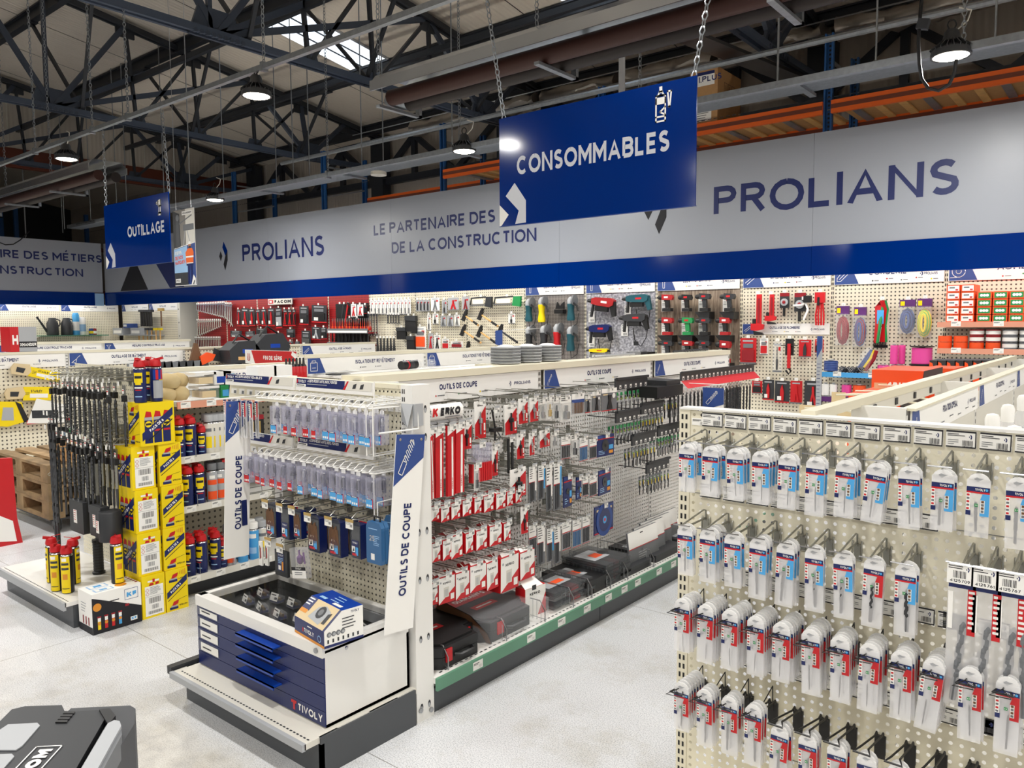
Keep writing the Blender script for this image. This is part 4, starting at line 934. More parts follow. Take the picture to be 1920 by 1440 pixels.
# end-of-line sign in red
a, b = PY(460, 680, 4.0), PY(557, 680, 4.0)
t = thing('shelf_sign', 'red shelf sign lettered fin de série beside the sundries header', 'sign', (a.x, 4.0, 1.30), FY)
W = b.x-a.x; q = MB().box(0, 0, -.004, W, .125, 0, 'paper').poly([(W*.2, .004), (W-.004, .004), (W-.004, .121), (W*.13, .121)], .001, 'red').poly([(W*.92, .121), (W-.004, .10), (W-.004, .05), (W*.90, .09)], .002, 'paper').poly([(W*.84, .004), (W*.92, .004), (W*.88, .035)], .002, 'paper')
q.text('FIN DE SÉRIE', W*.55, .04, .036, .002, 'paper', al='c', w=W*.36, bold=.04)
for dx in (-.02, 0, .02): stroke(q, [(W*.075+dx, .035), (W*.075+dx, .09)], .006, .002, 'red')
stroke(q, [(W*.045, .06), (W*.05, .035), (W*.075, .025), (W*.10, .035), (W*.105, .06)], .005, .002, 'red'); part(t, 'panel', q)
part(t, 'stand', MB().box(.05, -1.3, -.03, .09, .1, -.005, 'white').box(W-.09, -1.3, -.03, W-.05, .1, -.005, 'white'))
# ================================================================ goods on the two near end units
def data(mb):
    o = mb.build('m'); m = o.data; bpy.data.objects.remove(o); return m
def child(parent, name, me, loc=(0, 0, 0), rot=None, sc=None):
    o = bpy.data.objects.new(name, me); COL.objects.link(o); o.parent = parent; o.location = loc
    if rot: o.rotation_euler = rot
    if sc: o.scale = sc
    return o
w2 = .0237
q = MB(); q.box(-w2, -1, -.004, w2, 0, .004, 'pouch'); q.f.pop(4); SLEEVE = data(q)
arc = [(-w2, -.038)]+[(-w2*math.cos(a*PI/8), -.020+w2*math.sin(a*PI/8)) for a in range(9)]+[(w2, -.038)]
q = MB().prism(arc, -.003, .003, 'hangtab')
q.poly([(-.010, -.010), (-.002, -.017), (.003, -.012), (.010, -.008), (.002, -.008), (-.004, -.006)], .0034, 'lgrey'); TAB = data(q)
def label_mesh(c, seed):
    q = MB(); z = .0045; w = w2-.0005
    q.rect(-w, -.049, w, -.038, z, 'navydeep').rect(-w, -.053, w, -.049, z, 'red').text('TIVOLY', -.006, -.0465, .0055, z+.0003, 'paper', w=.020, bold=.03).disc(.017, -.0435, .003, z+.0003, 'lblue', 8)
    q.rect(-w, -.105, -w+.008, -.053, z, 'paper').rect(-w, -.105, -w+.010, -.094, z+.0003, 'navydeep')
    for k in range(5): q.rect(-w+.001, -.092+k*.008, -w+.0065, -.0875+k*.008, z+.0003, 'red' if k % 2 == seed % 2 else 'mid')
    q.poly([(w-.018, -.105), (w, -.105), (w, -.053), (w-.014, -.053), (w-.018, -.066)], z, c)
    q.rect(w-.0175, -.098, w-.009, -.068, z+.0003, 'tag')
    for k in range(4): q.rect(w-.016, -.0965+k*.0075, w-.0105, -.091+k*.0075, z+.0006, 'brown' if k % 2 else 'mid')
    q.rect(-.006, -.084, .001, -.077, z+.0004, 'green').rect(-.0045, -.082, -.0035, -.079, z+.0007, 'paper').rect(-.0015, -.082, -.0005, -.079, z+.0007, 'paper'); return data(q)
LBL = {'blue': label_mesh('lblue', 0), 'red': label_mesh('red', 1)}
def bit_mesh(n=26, turns=2.5, m='dark', flute=.62, r2=.72):
    """twist drill, tip up; length 1 down -y, radius 1"""
    q = MB(); vs = []; fs = []; k = 8
    for i in range(n+1):
        t = i/n
        for j in range(k):
            a = 2*PI*j/k
            if t < flute: r = (1 if math.cos(2*(a-turns*2*PI*t)) > -.3 else .8)*min(1, .15+t*14)
            else: r = r2
            vs.append((r*math.cos(a), -t, r*math.sin(a)))
    for i in range(n):
        for j in range(k): fs.append((i*k+j, i*k+(j+1) % k, (i+1)*k+(j+1) % k, (i+1)*k+j))
    fs.append(tuple(n*k+j for j in range(k))); q.add(vs, fs, m, True); return data(q)
BIT = bit_mesh(26, 2.6, 'dark'); BITL = bit_mesh(40, 2.4, 'mid', .72, .8); BITB = bit_mesh(40, 7, 'dsteel', .75)
PN = {}
def pouch(x, z, y, L, col, br, label, tilt=0, group=None, bx=0, bt=0):
    t = thing('drill_bit_pouch', label, 'packet', (x, y, z), FY, group)
    t.rotation_euler = (Matrix.Rotation(tilt, 3, 'Y') @ Euler(FY).to_matrix()).to_euler()
    child(t, 'sleeve', SLEEVE, (0, -.012, 0), None, (1, L-.012, 1)); child(t, 'hang_tab', TAB); child(t, 'label', LBL[col], (0, .010, 0))
    l = min(L-.075, .02+br*22); child(t, 'drill_bit', BIT, (bx, -L+.012+l, -.0005), (0, 0, bt), (br, l, br))
    return t
RNAME = ['top row', 'second row', 'third row', 'bottom row']
def hook_row(row, z, xs, counts, Ls, col, brs, yf):
    for i, (x, n, L, br) in enumerate(zip(xs, counts, Ls, brs)):
        for k in range(n):
            c = col if not callable(col) else col(i, k)
            r = random.Random(row*1000+i*20+k); front = k == 0
            lab = '%s label drill pouch, %s, %s hook of the %s' % (c, 'hanging alone' if n == 1 else 'in front' if front else '%s from front' % ORD[k], ORD[i], RNAME[row])
            pouch(x+.008+r.uniform(-.002, .002)+.0*k, z-.0+r.uniform(-.001, .001), yf+k*(.023 if row < 2 else .0165), L, c, br, lab, tilt=(.09 if (row, i) == (0, 7) else .10 if (row, i) == (2, 9) else -.04 if (row, i) == (3, 4) else r.uniform(-.03, .03)), group='drill bit pouches in the '+RNAME[row], bx=r.uniform(-.006, .004), bt=r.uniform(-.06, .06))
hook_row(0, 1.298, HX[:12], [3, 3, 3, 4, 2, 2, 3, 3, 2, 2, 1, 1], [.138, .14, .142, .143, .146, .153, .145, .148, .15, .143, .145, .16], 'blue', [.0014, .0016, .0017, .0018, .0019, .002, .0021, .0022, .0024, .0036, .0038, .0042], 2.045)
hook_row(1, 1.060, HX[:9], [2, 4, 2, 3, 3, 2, 2, 2, 2], [.145, .152, .15, .167, .172, .168, .168, .175, .178], lambda i, k: 'red' if i == 7 and k < 2 else 'blue', [.003, .0032, .0036, .0042, .0046, .005, .0052, .0062, .0068], 2.04)
HX4 = HX+[HX[-1]+.0735]
hook_row(2, .842, HX[:12], [6, 7, 7, 7, 7, 7, 6, 6, 6, 6, 5, 5], [.155, .168, .168, .164, .16, .172, .17, .172, .17, .178, .172, .178], 'red', [.001, .0011, .0013, .0014, .0015, .0022, .0018, .0018, .002, .002, .0024, .0028], 2.03)
hook_row(3, .590, HX[:4], [7, 4, 4, 3], [.142, .165, .165, .17], 'red', [.0026, .003, .0036, .0038], 2.03)
for i, (n, L) in enumerate(zip([3, 3, 3, 2, 2, 3, 2, 2, 2], [.17]*9)):
    hook_row_x = HX[4+i]
    for k in range(n):
        pouch(hook_row_x+.008, .556, 2.03+k*.018, L, 'red', .0042, 'red label drill pouch, %s, %s hook of the bottom row' % ('in front' if k == 0 else ORD[k]+' from front', ORD[4+i]), random.Random(i*7+k).uniform(-.05, .05), 'drill bit pouches in the bottom row')
# three long bags with big drill bits and a card in front
for i, (x, nb, num) in enumerate(zip(BIGX, (1, 1, 2), ('4125709', '4125761', '4125767'))):
    t = thing('drill_bit_bag', 'long clear bag with a thick grey drill bit, %s of three' % ('first', 'second', 'third')[i], 'packet', (x, 2.05, 1.075), FY, 'long drill bit bags')
    part(t, 'bag', MB().box(-.030, -.335, -.006, .030, -.02, .006, 'pouch').poly([(-.03, -.335), (.03, -.335), (.036, -.347), (-.026, -.345)], 0, 'pouch'))
    part(t, 'hang_tab', MB().prism([(-.026, -.04)]+[(-.026*math.cos(a*PI/8), -.02+.026*math.sin(a*PI/8)) for a in range(9)]+[(.026, -.04)], -.004, .004, 'pblue'))
    part(t, 'label', MB().rect(.012, -.16, .029, -.05, .0065, 'red').rect(-.028, -.15, -.018, -.06, .0065, 'paper').rect(-.028, -.05, .028, -.038, .0066, 'navydeep').lines(.014, .027, -.06, 8, .012, .0068, 'tag', .006, i))
    for k in range(nb): child(t, 'drill_bit', BITL, (.006+.018*k, -.12, -.001+.0*k), (0, 0, -.09 if k == 0 else .03), (.0098, .205, .0098))
    c = thing('price_card', 'white price card with a barcode clipped before the %s long drill bag' % ORD[i], 'card', (x-.004, 2.035, 1.085), FY, 'price cards before the long bags')
    part(c, 'card', MB().box(-.027, -.048, -.0008, .027, 0, .0008, 'paper').barcode(-.014, -.034, .014, -.017, .001, 10, 'ink').text(num, 0, -.044, .007, .001, 'ink', al='c', bold=.02).lines(-.024, .008, -.007, 2, .005, .001, 'ink', .002, i).emblem(.012, -.018, .013, .001, 'navy', 'navy'))
    part(c, 'clip', MB().tube([(-.03, .001, .001), (.03, .001, .001)], .0022, 'chrome', 5))
# numbers on the top labels
nums = '7822134 7822011 7822100 7822073 7822206 7822210 7822141 7823495 7822227 7822165 7822235 7822250 7822190'.split()
for i, n in enumerate(nums): part(RC, 'lettering', MB().text(n, -1.040+i*.0735+.036, 1.3362, .004, .0042, 'ink', w=.023, bold=.02))
# ---------------------------------------------------------------- clear boxes on the drill end unit
def clear_box(w, h, d):
    q = MB(); r = .004
    q.add([(-w/2, -h, -d), (w/2, -h, -d), (w/2, 0, -d), (-w/2, 0, -d), (-w/2, -h, 0), (w/2, -h, 0), (w/2, 0, 0), (-w/2, 0, 0)], [(4, 5, 6, 7), (1, 2, 6, 5), (0, 4, 7, 3), (3, 7, 6, 2), (0, 1, 5, 4)], 'lilac')
    q.box(-w/2, -.012, -d, w/2, -.008, .001, 'lilac').box(-w/2, -h, -d, -w/2+.003, 0, .001, 'lilac').box(w/2-.003, -h, -d, w/2, 0, .001, 'lilac'); return data(q)
CBX = clear_box(.047, .122, .045); CBS = clear_box(.04, .122, .04)
CTAB = data(MB().prism([(-.012, 0), (.012, 0), (.012, .012), (0, .02), (-.012, .012)], -.022, -.02, 'hangtab'))
def box_label(c):
    q = MB().rect(-.022, -.121, .022, -.082, .0008, c).rect(-.022, -.087, .022, -.082, .0011, 'navydeep')
    for k in range(3): q.rect(-.017+k*.012, -.115, -.009+k*.012, -.106, .0012, 'paper')
    q.rect(.018, -.121, .022, -.082, .0012, 'red' if c == 'lblue' else 'lblue').lines(-.017, .012, -.085, 1, .01, .0012, 'paper', .002); return data(q)
BLB = {'blue': box_label('lblue'), 'red': box_label('red')}
BCARD = data(MB().rect(-.021, -.074, .003, -.01, -.030, 'navy').rect(-.019, -.03, -.002, -.016, -.0295, 'paper').lines(-.019, 0, -.036, 6, .006, -.0295, 'paper', .002, 3))
CONE = data(MB().lathe([(.002, -.072), (.003, -.066), (.0045, -.05), (.0055, -.036), (.009, -.034), (.012, -.024), (.012, -.02), (.003, -.017), (0, -.0165)], 'chrome', 10, (0, 0, -.02), 'y'))
q = MB()
for i in range(7): q.lathe([(.014-.0017*i, -.055+.006*i), (.014-.0017*i, -.0505+.006*i)], 'dsteel' if i % 2 else 'charcoal', 10, (0, 0, -.02), 'y')
q.lathe([(.004, -.072), (.004, -.055)], 'steel', 8, (0, 0, -.02), 'y'); STEP = data(q)
SHAV = data(MB().lathe([(.0028, -.074), (.0028, -.048), (.007, -.047), (.009, -.036), (.006, -.022), (0, -.017)], 'steel', 9, (0, 0, -.02), 'y'))
REAM = data(MB().lathe([(.003, -.074), (.003, -.06), (.010, -.058), (.011, -.034), (.009, -.024), (.006, -.02)], 'dsteel', 10, (0, 0, -.02), 'y'))
CONT = {'countersink': CONE, 'step drill': STEP, 'burr': SHAV, 'core drill': REAM}
def cbox(x, z, y, col, kind, label, small=False, grp=None):
    t = thing('clear_tool_box', label, 'box', (x, y, z), FY, grp)
    t.rotation_euler = (Matrix.Rotation(random.uniform(-.05, .05), 3, 'Z') @ Euler(FY).to_matrix()).to_euler()
    child(t, 'box', CBS if small else CBX); child(t, 'hang_tab', CTAB); child(t, 'label', BLB[col], (0, 0, 0), None, (.78 if small else 1, 1, 1)); child(t, 'backing_card', BCARD); child(t, kind.replace(' ', '_'), CONT[kind])
    return t
xs1 = [(510, 'blue', 'step drill'), (528, 'red', 'step drill'), (548, 'red', 'step drill'), (566, 'red', 'step drill'), (585, 'red', 'burr'), (603, 'blue', 'burr'), (620, 'blue', 'countersink'), (640, 'blue', 'countersink'), (656, 'blue', 'countersink'), (672, 'blue', 'countersink'), (686, 'blue', 'burr')]
xs2 = [(432, 'red', 'burr'), (446, 'red', 'burr'), (460, 'red', 'core drill'), (476, 'red', 'core drill'), (490, 'red', 'burr'), (503, 'red', 'core drill'), (521, 'red', 'core drill'), (536, 'red', 'step drill'), (560, 'blue', 'burr'), (582, 'blue', 'core drill'), (597, 'blue', 'core drill'), (617, 'blue', 'core drill'), (634, 'blue', 'core drill'), (647, 'blue', 'core drill'), (662, 'blue', 'core drill'), (685, 'blue', 'core drill')]
for row, xs in ((0, xs1), (1, xs2)):
    for i, (u, c, kd) in enumerate(xs):
        p = PY(u, 760 if row == 0 else 860, 2.0)
        for k in range(2 if row == 0 else 2):
            cbox(p.x, (1.288, 1.036)[row], 2.005+k*.056+.012*((i*3) % 2), c, kd, 'clear box with %s and %s label, %s %s, %s row' % (kd, c, ORD[i], 'in front' if k == 0 else 'behind', ('upper', 'lower')[row]), i % 3 == 1, 'clear tool boxes in the '+('upper', 'lower')[row]+' row')
# slim red and white packs left of the upper row
q = MB().box(-.013, -.17, -.002, .013, .005, .002, 'pouch'); q.rect(-.012, -.07, .012, .003, .0025, 'paper').rect(.0, -.07, .011, -.004, .0028, 'red').rect(-.012, -.006, .012, .003, .0028, 'navydeep').lines(-.011, -.002, -.015, 6, .009, .0028, 'dark', .004)
SLIM = data(q)
for i, u in enumerate((422, 431, 439, 449, 458, 470)):
    p = PY(u, 750, 2.0)
    for k in range(2):
        t = thing('slim_drill_pack', 'slim drill pack with red and white card, %s from the banner, %s' % (ORD[i], 'in front' if k == 0 else 'behind'), 'packet', (p.x, 2.0+k*.03, 1.295), FY, 'slim drill packs beside the clear boxes')
        child(t, 'sleeve', SLIM); child(t, 'drill_bit', BIT, (0, -.075, 0), None, (.003, .085, .003))
# drill cassettes on the lower hooks
def gold_tag(parent=None):
    q = MB().box(-.024, -.006, 0, .024, .006, .003, 'gold').box(-.023, -.034, .001, .023, -.006, .002, 'tag').barcode(.004, -.026, .020, -.014, .0024, 7, 'barc').lines(-.020, .01, -.011, 2, .005, .0024, 'mid', .0016); return data(q)
GTAG = gold_tag()
q = MB().prism([(-.034, -.125), (.034, -.125), (.034, -.005), (.024, .008), (-.024, .008), (-.034, -.005)], -.006, .0, 'smoke').prism([(-.031, -.12), (.031, -.12), (.031, -.008), (-.031, -.008)], -.0062, -.004, 'mid').prism([(-.034, -.13), (.034, -.13), (.034, -.002), (-.034, -.002)], -.045, -.006, 'navydeep')
CASE = data(q)
q = MB()
for k in range(7):
    x = -.027+k*.009; q.tube([(x, -.115, -.003), (x*.8, -.028+.006*(k % 3), .002)], [.0042, .0036], 'brown', 6)
FAN = data(q)
q = MB().rect(-.027, -.118, .027, -.06, .0012, 'navydeep').rect(-.025, -.105, .0, -.083, .0016, 'paper').rect(.004, -.115, .024, -.085, .0016, 'lblue').text('TIVOLY', 0, -.073, .007, .0016, 'paper', al='c', bold=.03).rect(-.022, -.118, .012, -.109, .0016, 'red').poly([(-.02, -.103), (-.004, -.10), (-.010, -.086)], .002, 'dark')
CLAB = data(q)
for i, (u, v, kd, n) in enumerate(((443, 930, 0, 1), (503, 938, 1, 2), (530, 945, 2, 1), (553, 950, 3, 2), (583, 963, 1, 2), (622, 970, 1, 2), (662, 975, 2, 1))):
    p = PY(u, v, 1.99); z = p.z-.018
    for k in range(n):
        t = thing('drill_cassette', ('slim grey drill cassette', 'navy drill cassette with a fan of bronze bits', 'dark drill cassette with a red back', 'grey drill cassette with a small label')[kd]+', %s from the banner%s' % (ORD[i], '' if k == 0 else ', hidden behind another'), 'case', (p.x+.004, 1.995+k*.055, z), FY, 'drill cassettes over the cabinet')
        t.scale = (1.1, 1.16, 1)
        if kd == 2: t.scale = (.8, 1.1, 1)
        if kd in (0, 3): t.scale = (.75, .95, .7)
        child(t, 'case', CASE); child(t, 'label', CLAB)
        if kd in (1, 3): child(t, 'drill_bits', FAN)
        if kd == 2: part(t, 'red_back', MB().box(-.036, -.12, -.05, .036, .0, -.046, 'red'))
    c = thing('price_card', 'gold topped price card before the %s drill cassette from the banner' % ORD[i], 'card', (p.x-.004, 1.975, p.z+.0), FY, 'gold price cards over the cabinet'); child(c, 'card', GTAG)
    hook(EC, SHKM, (p.x, p.z-.004, .0), 'hook', (1, 1, 1.25))
# two blue metal cases
def metal_case():
    t = thing('metal_drill_case', 'x', 'case'); r = .014
    pr = [(-.048, -.165), (.048, -.165), (.052, -.15), (.052, -.02), (.04, 0), (-.04, 0), (-.052, -.02), (-.052, -.15)]
    part(t, 'lid', MB().prism(pr, .001, .02, 'steelblue')); part(t, 'tray', MB().prism(pr, -.02, -.001, 'steelblue'))
    q = MB()
    for k in range(6): q.box(-.0525, -.145, -.015+k*.006, -.0518, -.03, -.0125+k*.006, 'steelblue')
    for k in range(6): q.box(.0518, -.145, -.015+k*.006, .0535, -.03, -.0125+k*.006, 'steelblue')
    part(t, 'ribs', q).__setitem__('kind', 'stuff')
    part(t, 'lettering', MB().text('25', -.032, -.075, .022, .0206, 'lgrey', bold=.02).lines(-.002, .04, -.055, 6, .007, .0206, 'skyblue', .0025, 2).rect(-.02, -.15, .005, -.125, .0206, 'tag').lines(-.035, .03, -.028, 1, .008, .0206, 'skyblue', .003))
    part(t, 'handle', MB().tube([(-.02, 0, 0), (-.02, .018, 0), (.02, .018, 0), (.02, 0, 0)], .004, 'black', 6)); return t
MC = Proto(metal_case()); p = PY(705, 975, 1.97)
MC.put((p.x-.01, 1.985, p.z-.01), FY, 'blue metal drill case marked 25 hanging over the cabinet', 'blue metal drill cases', (.85, 1, 1)); MC.put((-2.318, 2.095, p.z-.012), FY, 'second blue metal drill case behind the one marked 25', 'blue metal drill cases', (.85, 1, 1))
# lower small packs
for i, u in enumerate((489, 500)):
    p = PY(u, 1018, 1.99); t = thing('slim_drill_pack', 'tall thin white drill pack over the cabinet, %s one' % ('first', 'second')[i], 'packet', (p.x, 1.99, p.z), FY, 'tall thin white packs')
    part(t, 'pack', MB().box(-.012, -.105, -.004, .012, .008, .004, 'paper').rect(-.006, -.075, .0, -.012, .0045, 'charcoal').rect(.001, -.07, .007, -.02, .0045, 'red').rect(-.010, -.10, .010, -.085, .0045, 'tag'))
p = PY(530, 1035, 1.99)
t = thing('drill_pouch', 'dark grey pouch with a navy printed card hanging over the cabinet', 'packet', (p.x, 1.985, p.z), FY)
part(t, 'pouch', MB().box(-.048, -.108, -.01, .045, .008, .004, 'dark')); part(t, 'label', MB().rect(-.026, -.085, .022, -.005, .005, 'navydeep').text('TIVOLY', -.002, -.016, .007, .0055, 'paper', al='c').lines(-.022, .018, -.028, 4, .007, .0055, 'skyblue', .003).rect(-.02, -.08, -.002, -.06, .0055, 'paper').rect(.006, -.08, .018, -.04, .0055, 'warn'))
p = PY(565, 1030, 1.97)
t = thing('blister_pack', 'tilted clear blister pack with purple tools and a black and white foot', 'packet', (p.x, 1.965, p.z), FY); t.rotation_euler = (Matrix.Rotation(-.18, 3, 'Y') @ Euler(FY).to_matrix()).to_euler()
part(t, 'blister', MB().box(-.05, -.12, -.004, .05, .01, .022, 'clear').box(-.05, -.12, -.006, .05, .01, -.004, 'lilac')); part(t, 'card', MB().rect(-.05, -.118, .05, -.085, .0225, 'paper').rect(-.05, -.085, .05, -.07, .0225, 'ink').text('TIVOLY', 0, -.081, .008, .023, 'paper', al='c').lines(-.03, .03, -.095, 2, .008, .023, 'mid', .003)); part(t, 'tool', MB().lathe([(.006, -.06), (.014, -.05), (.014, -.03), (.004, -.02), (.004, .0)], 'purple', 10, (0, 0, .008), 'y').lathe([(.004, -.06), (.004, -.01)], 'purple', 8, (.03, 0, .008), 'y'))
for u, v in ((503, 1010), (525, 1022)):
    p = PY(u, v, 1.97); c = thing('price_card', 'gold topped price card %s the dark grey pouch' % ('beside' if u == 503 else 'before'), 'card', (p.x, 1.968, p.z), FY, 'gold price cards over the cabinet'); child(c, 'card', GTAG); hook(EC, SHKM, (p.x, p.z-.004, 0), 'hook', (1, 1, 1.3))
# wares inside the glass topped cabinet
zc = .152+CH-.075; rr = random.Random(5); n = 0
ICARD = data(MB().add([(-.026, 0, 0), (.026, 0, 0), (.026, .032, -.012), (-.026, .032, -.012)], [(0, 1, 2, 3)], 'tag').add([(.004, .006, -.0018), (.022, .006, -.0018), (.022, .016, -.0055), (.004, .016, -.0055)], [(0, 1, 2, 3)], 'barc').add([(-.022, .022, -.0078), (.012, .022, -.0078), (.012, .026, -.0092), (-.022, .026, -.0092)], [(0, 1, 2, 3)], 'barc'))
IBOX = data(MB().box(-.03, 0, -.02, .03, .028, .02, 'clear').box(-.028, .002, -.018, .028, .012, .018, 'navydeep').lathe([(.008, -.025), (.008, .025)], 'brass', 8, (0, .018, 0), 'x'))
for r in range(3):
    for k in range(7):
        x = X0+.09+k*.117+rr.uniform(-.02, .02)+.03*(r % 2); y = 1.79+r*.105+rr.uniform(-.012, .012)
        t = thing('carbide_tool_box', 'small clear tool box with its price card inside the cabinet, row %s, place %s' % (ORD[r], ORD[k]), 'box', (x, y, zc+.002), (PI/2, 0, rr.uniform(-.3, .3)), 'small boxes inside the glass cabinet')
        child(t, 'box', IBOX); child(t, 'price_card', ICARD, (0, .012, .021))
t = MB().text('TIVOLY', 0, 0, .045, .0, 'navydeep', w=.26, bold=.03).poly([(-.055, .05), (-.005, .05), (-.01, .03), (-.02, .03), (-.02, -.005), (-.037, -.005), (-.037, .03), (-.055, .03)][::-1], 0, 'red').box(-.07, -.012, -.004, .27, .056, -.001, 'clear').build('brand_plate', None, (X0+.30, 1.765, zc+.012)); t.rotation_euler = (.35, 0, -.06)
t['label'] = 'clear plate with red and navy lettering under the cabinet glass'; t['category'] = 'plate'
t = MB().box(-.16, 0, -.08, .16, .045, 0, 'lgrey').box(-.13, .045, -.07, .13, .047, -.01, 'dark').build('tool_tray', None, (-2.52, 2.10, zc+.002)); t.rotation_euler = FY; t['label'] = 'grey tray with a dark grid at the back of the glass cabinet'; t['category'] = 'tray'
# drill sharpener carton on the corner of the cabinet
zt = .152+CH+.001; p0 = PZ(690, 1188, zt)
t = thing('sharpener_box', 'blue and white printed carton standing on the corner of the glass cabinet', 'box', (-2.275, 1.70, zt), (0, 0, math.radians(-8)))
W, D, Hh = .225, .165, .125
pr = [(0, 0), (D, 0), (D, Hh), (.075, Hh), (0, .065)]
q = MB().at(Matrix(((0, 0, 1, -W), (1, 0, 0, 0), (0, 1, 0, 0), (0, 0, 0, 1)))); q.prism(pr, 0, W, 'paper', 'pblue'); part(t, 'carton', q)
q = MB().at(Matrix.Translation((0, 0, 0)) @ Euler(FY).to_matrix().to_4x4())
q.rect(-W, 0, 0, .065, .0008, 'navy').rect(-W, 0, -.0, .010, .0012, 'warn').text('TIVOLY', -W*.5, .022, .017, .0016, 'paper', al='c', w=.075, bold=.03).rect(-W*.72, .022, -W*.69, .038, .0016, 'red').disc(-.035, .028, .013, .0014, 'skyblue', 14).disc(-.035, .028, .010, .0018, 'navy', 14).lines(-W*.55, -W*.38, .05, 1, .01, .0016, 'paper', .004)
part(t, 'front_print', q)
c = Matrix(((1, 0, 0, 0), (0, .075/.096, -.06/.096, 0), (0, .06/.096, .075/.096, .065), (0, 0, 0, 1)))
q = MB().at(c); q.rect(-W, .0, 0, .096, .0008, 'tan').rect(-W, .04, -W+.055, .096, .0012, 'navy').rect(-W, .026, -W+.05, .042, .0014, 'warn').rect(-.012, 0, 0, .096, .0012, 'navydeep').poly([(-.15, .02), (-.06, .01), (-.04, .07), (-.09, .085), (-.13, .07)], .0014, 'lgrey').disc(-.095, .055, .026, .0018, 'dark', 14).disc(-.095, .055, .014, .0022, 'mid', 12).poly([(-.05, .02), (-.03, .02), (-.03, .07), (-.05, .06)], .0018, 'dark').lines(-W+.004, -W+.045, .085, 3, .012, .0016, 'paper', .005); part(t, 'slope_print', q)
q = MB().at(Matrix(((0, 0, 1, .0008), (1, 0, 0, 0), (0, 1, 0, 0), (0, 0, 0, 1))))
q.rect(0, 0, D, .010, 0, 'navy').text('TIVOLY', D-.052, .108, .009, .0, 'navy', w=.035).lines(.075, D-.012, .092, 4, .012, 0, 'charcoal', .004, 4)
for k in range(4): q.disc(.02+k*.019, .048, .010, 0, 'mid', 10).disc(.022+k*.019, .047, .006, .0004, 'lgrey', 8)
for k in range(7): q.rect(.012+k*.021, .016, .019+k*.021, .030, 0, 'dark')
part(t, 'side_print', q)
q = MB().rect(-W+.03, .09, -W+.075, .105, Hh+.0008, 'skyblue').lines(-W+.09, -.05, .14, 3, .018, Hh+.0008, 'skyblue', .005, 3).rect(-.09, .085, -.03, .10, Hh+.0008, 'tag'); part(t, 'top_print', q)
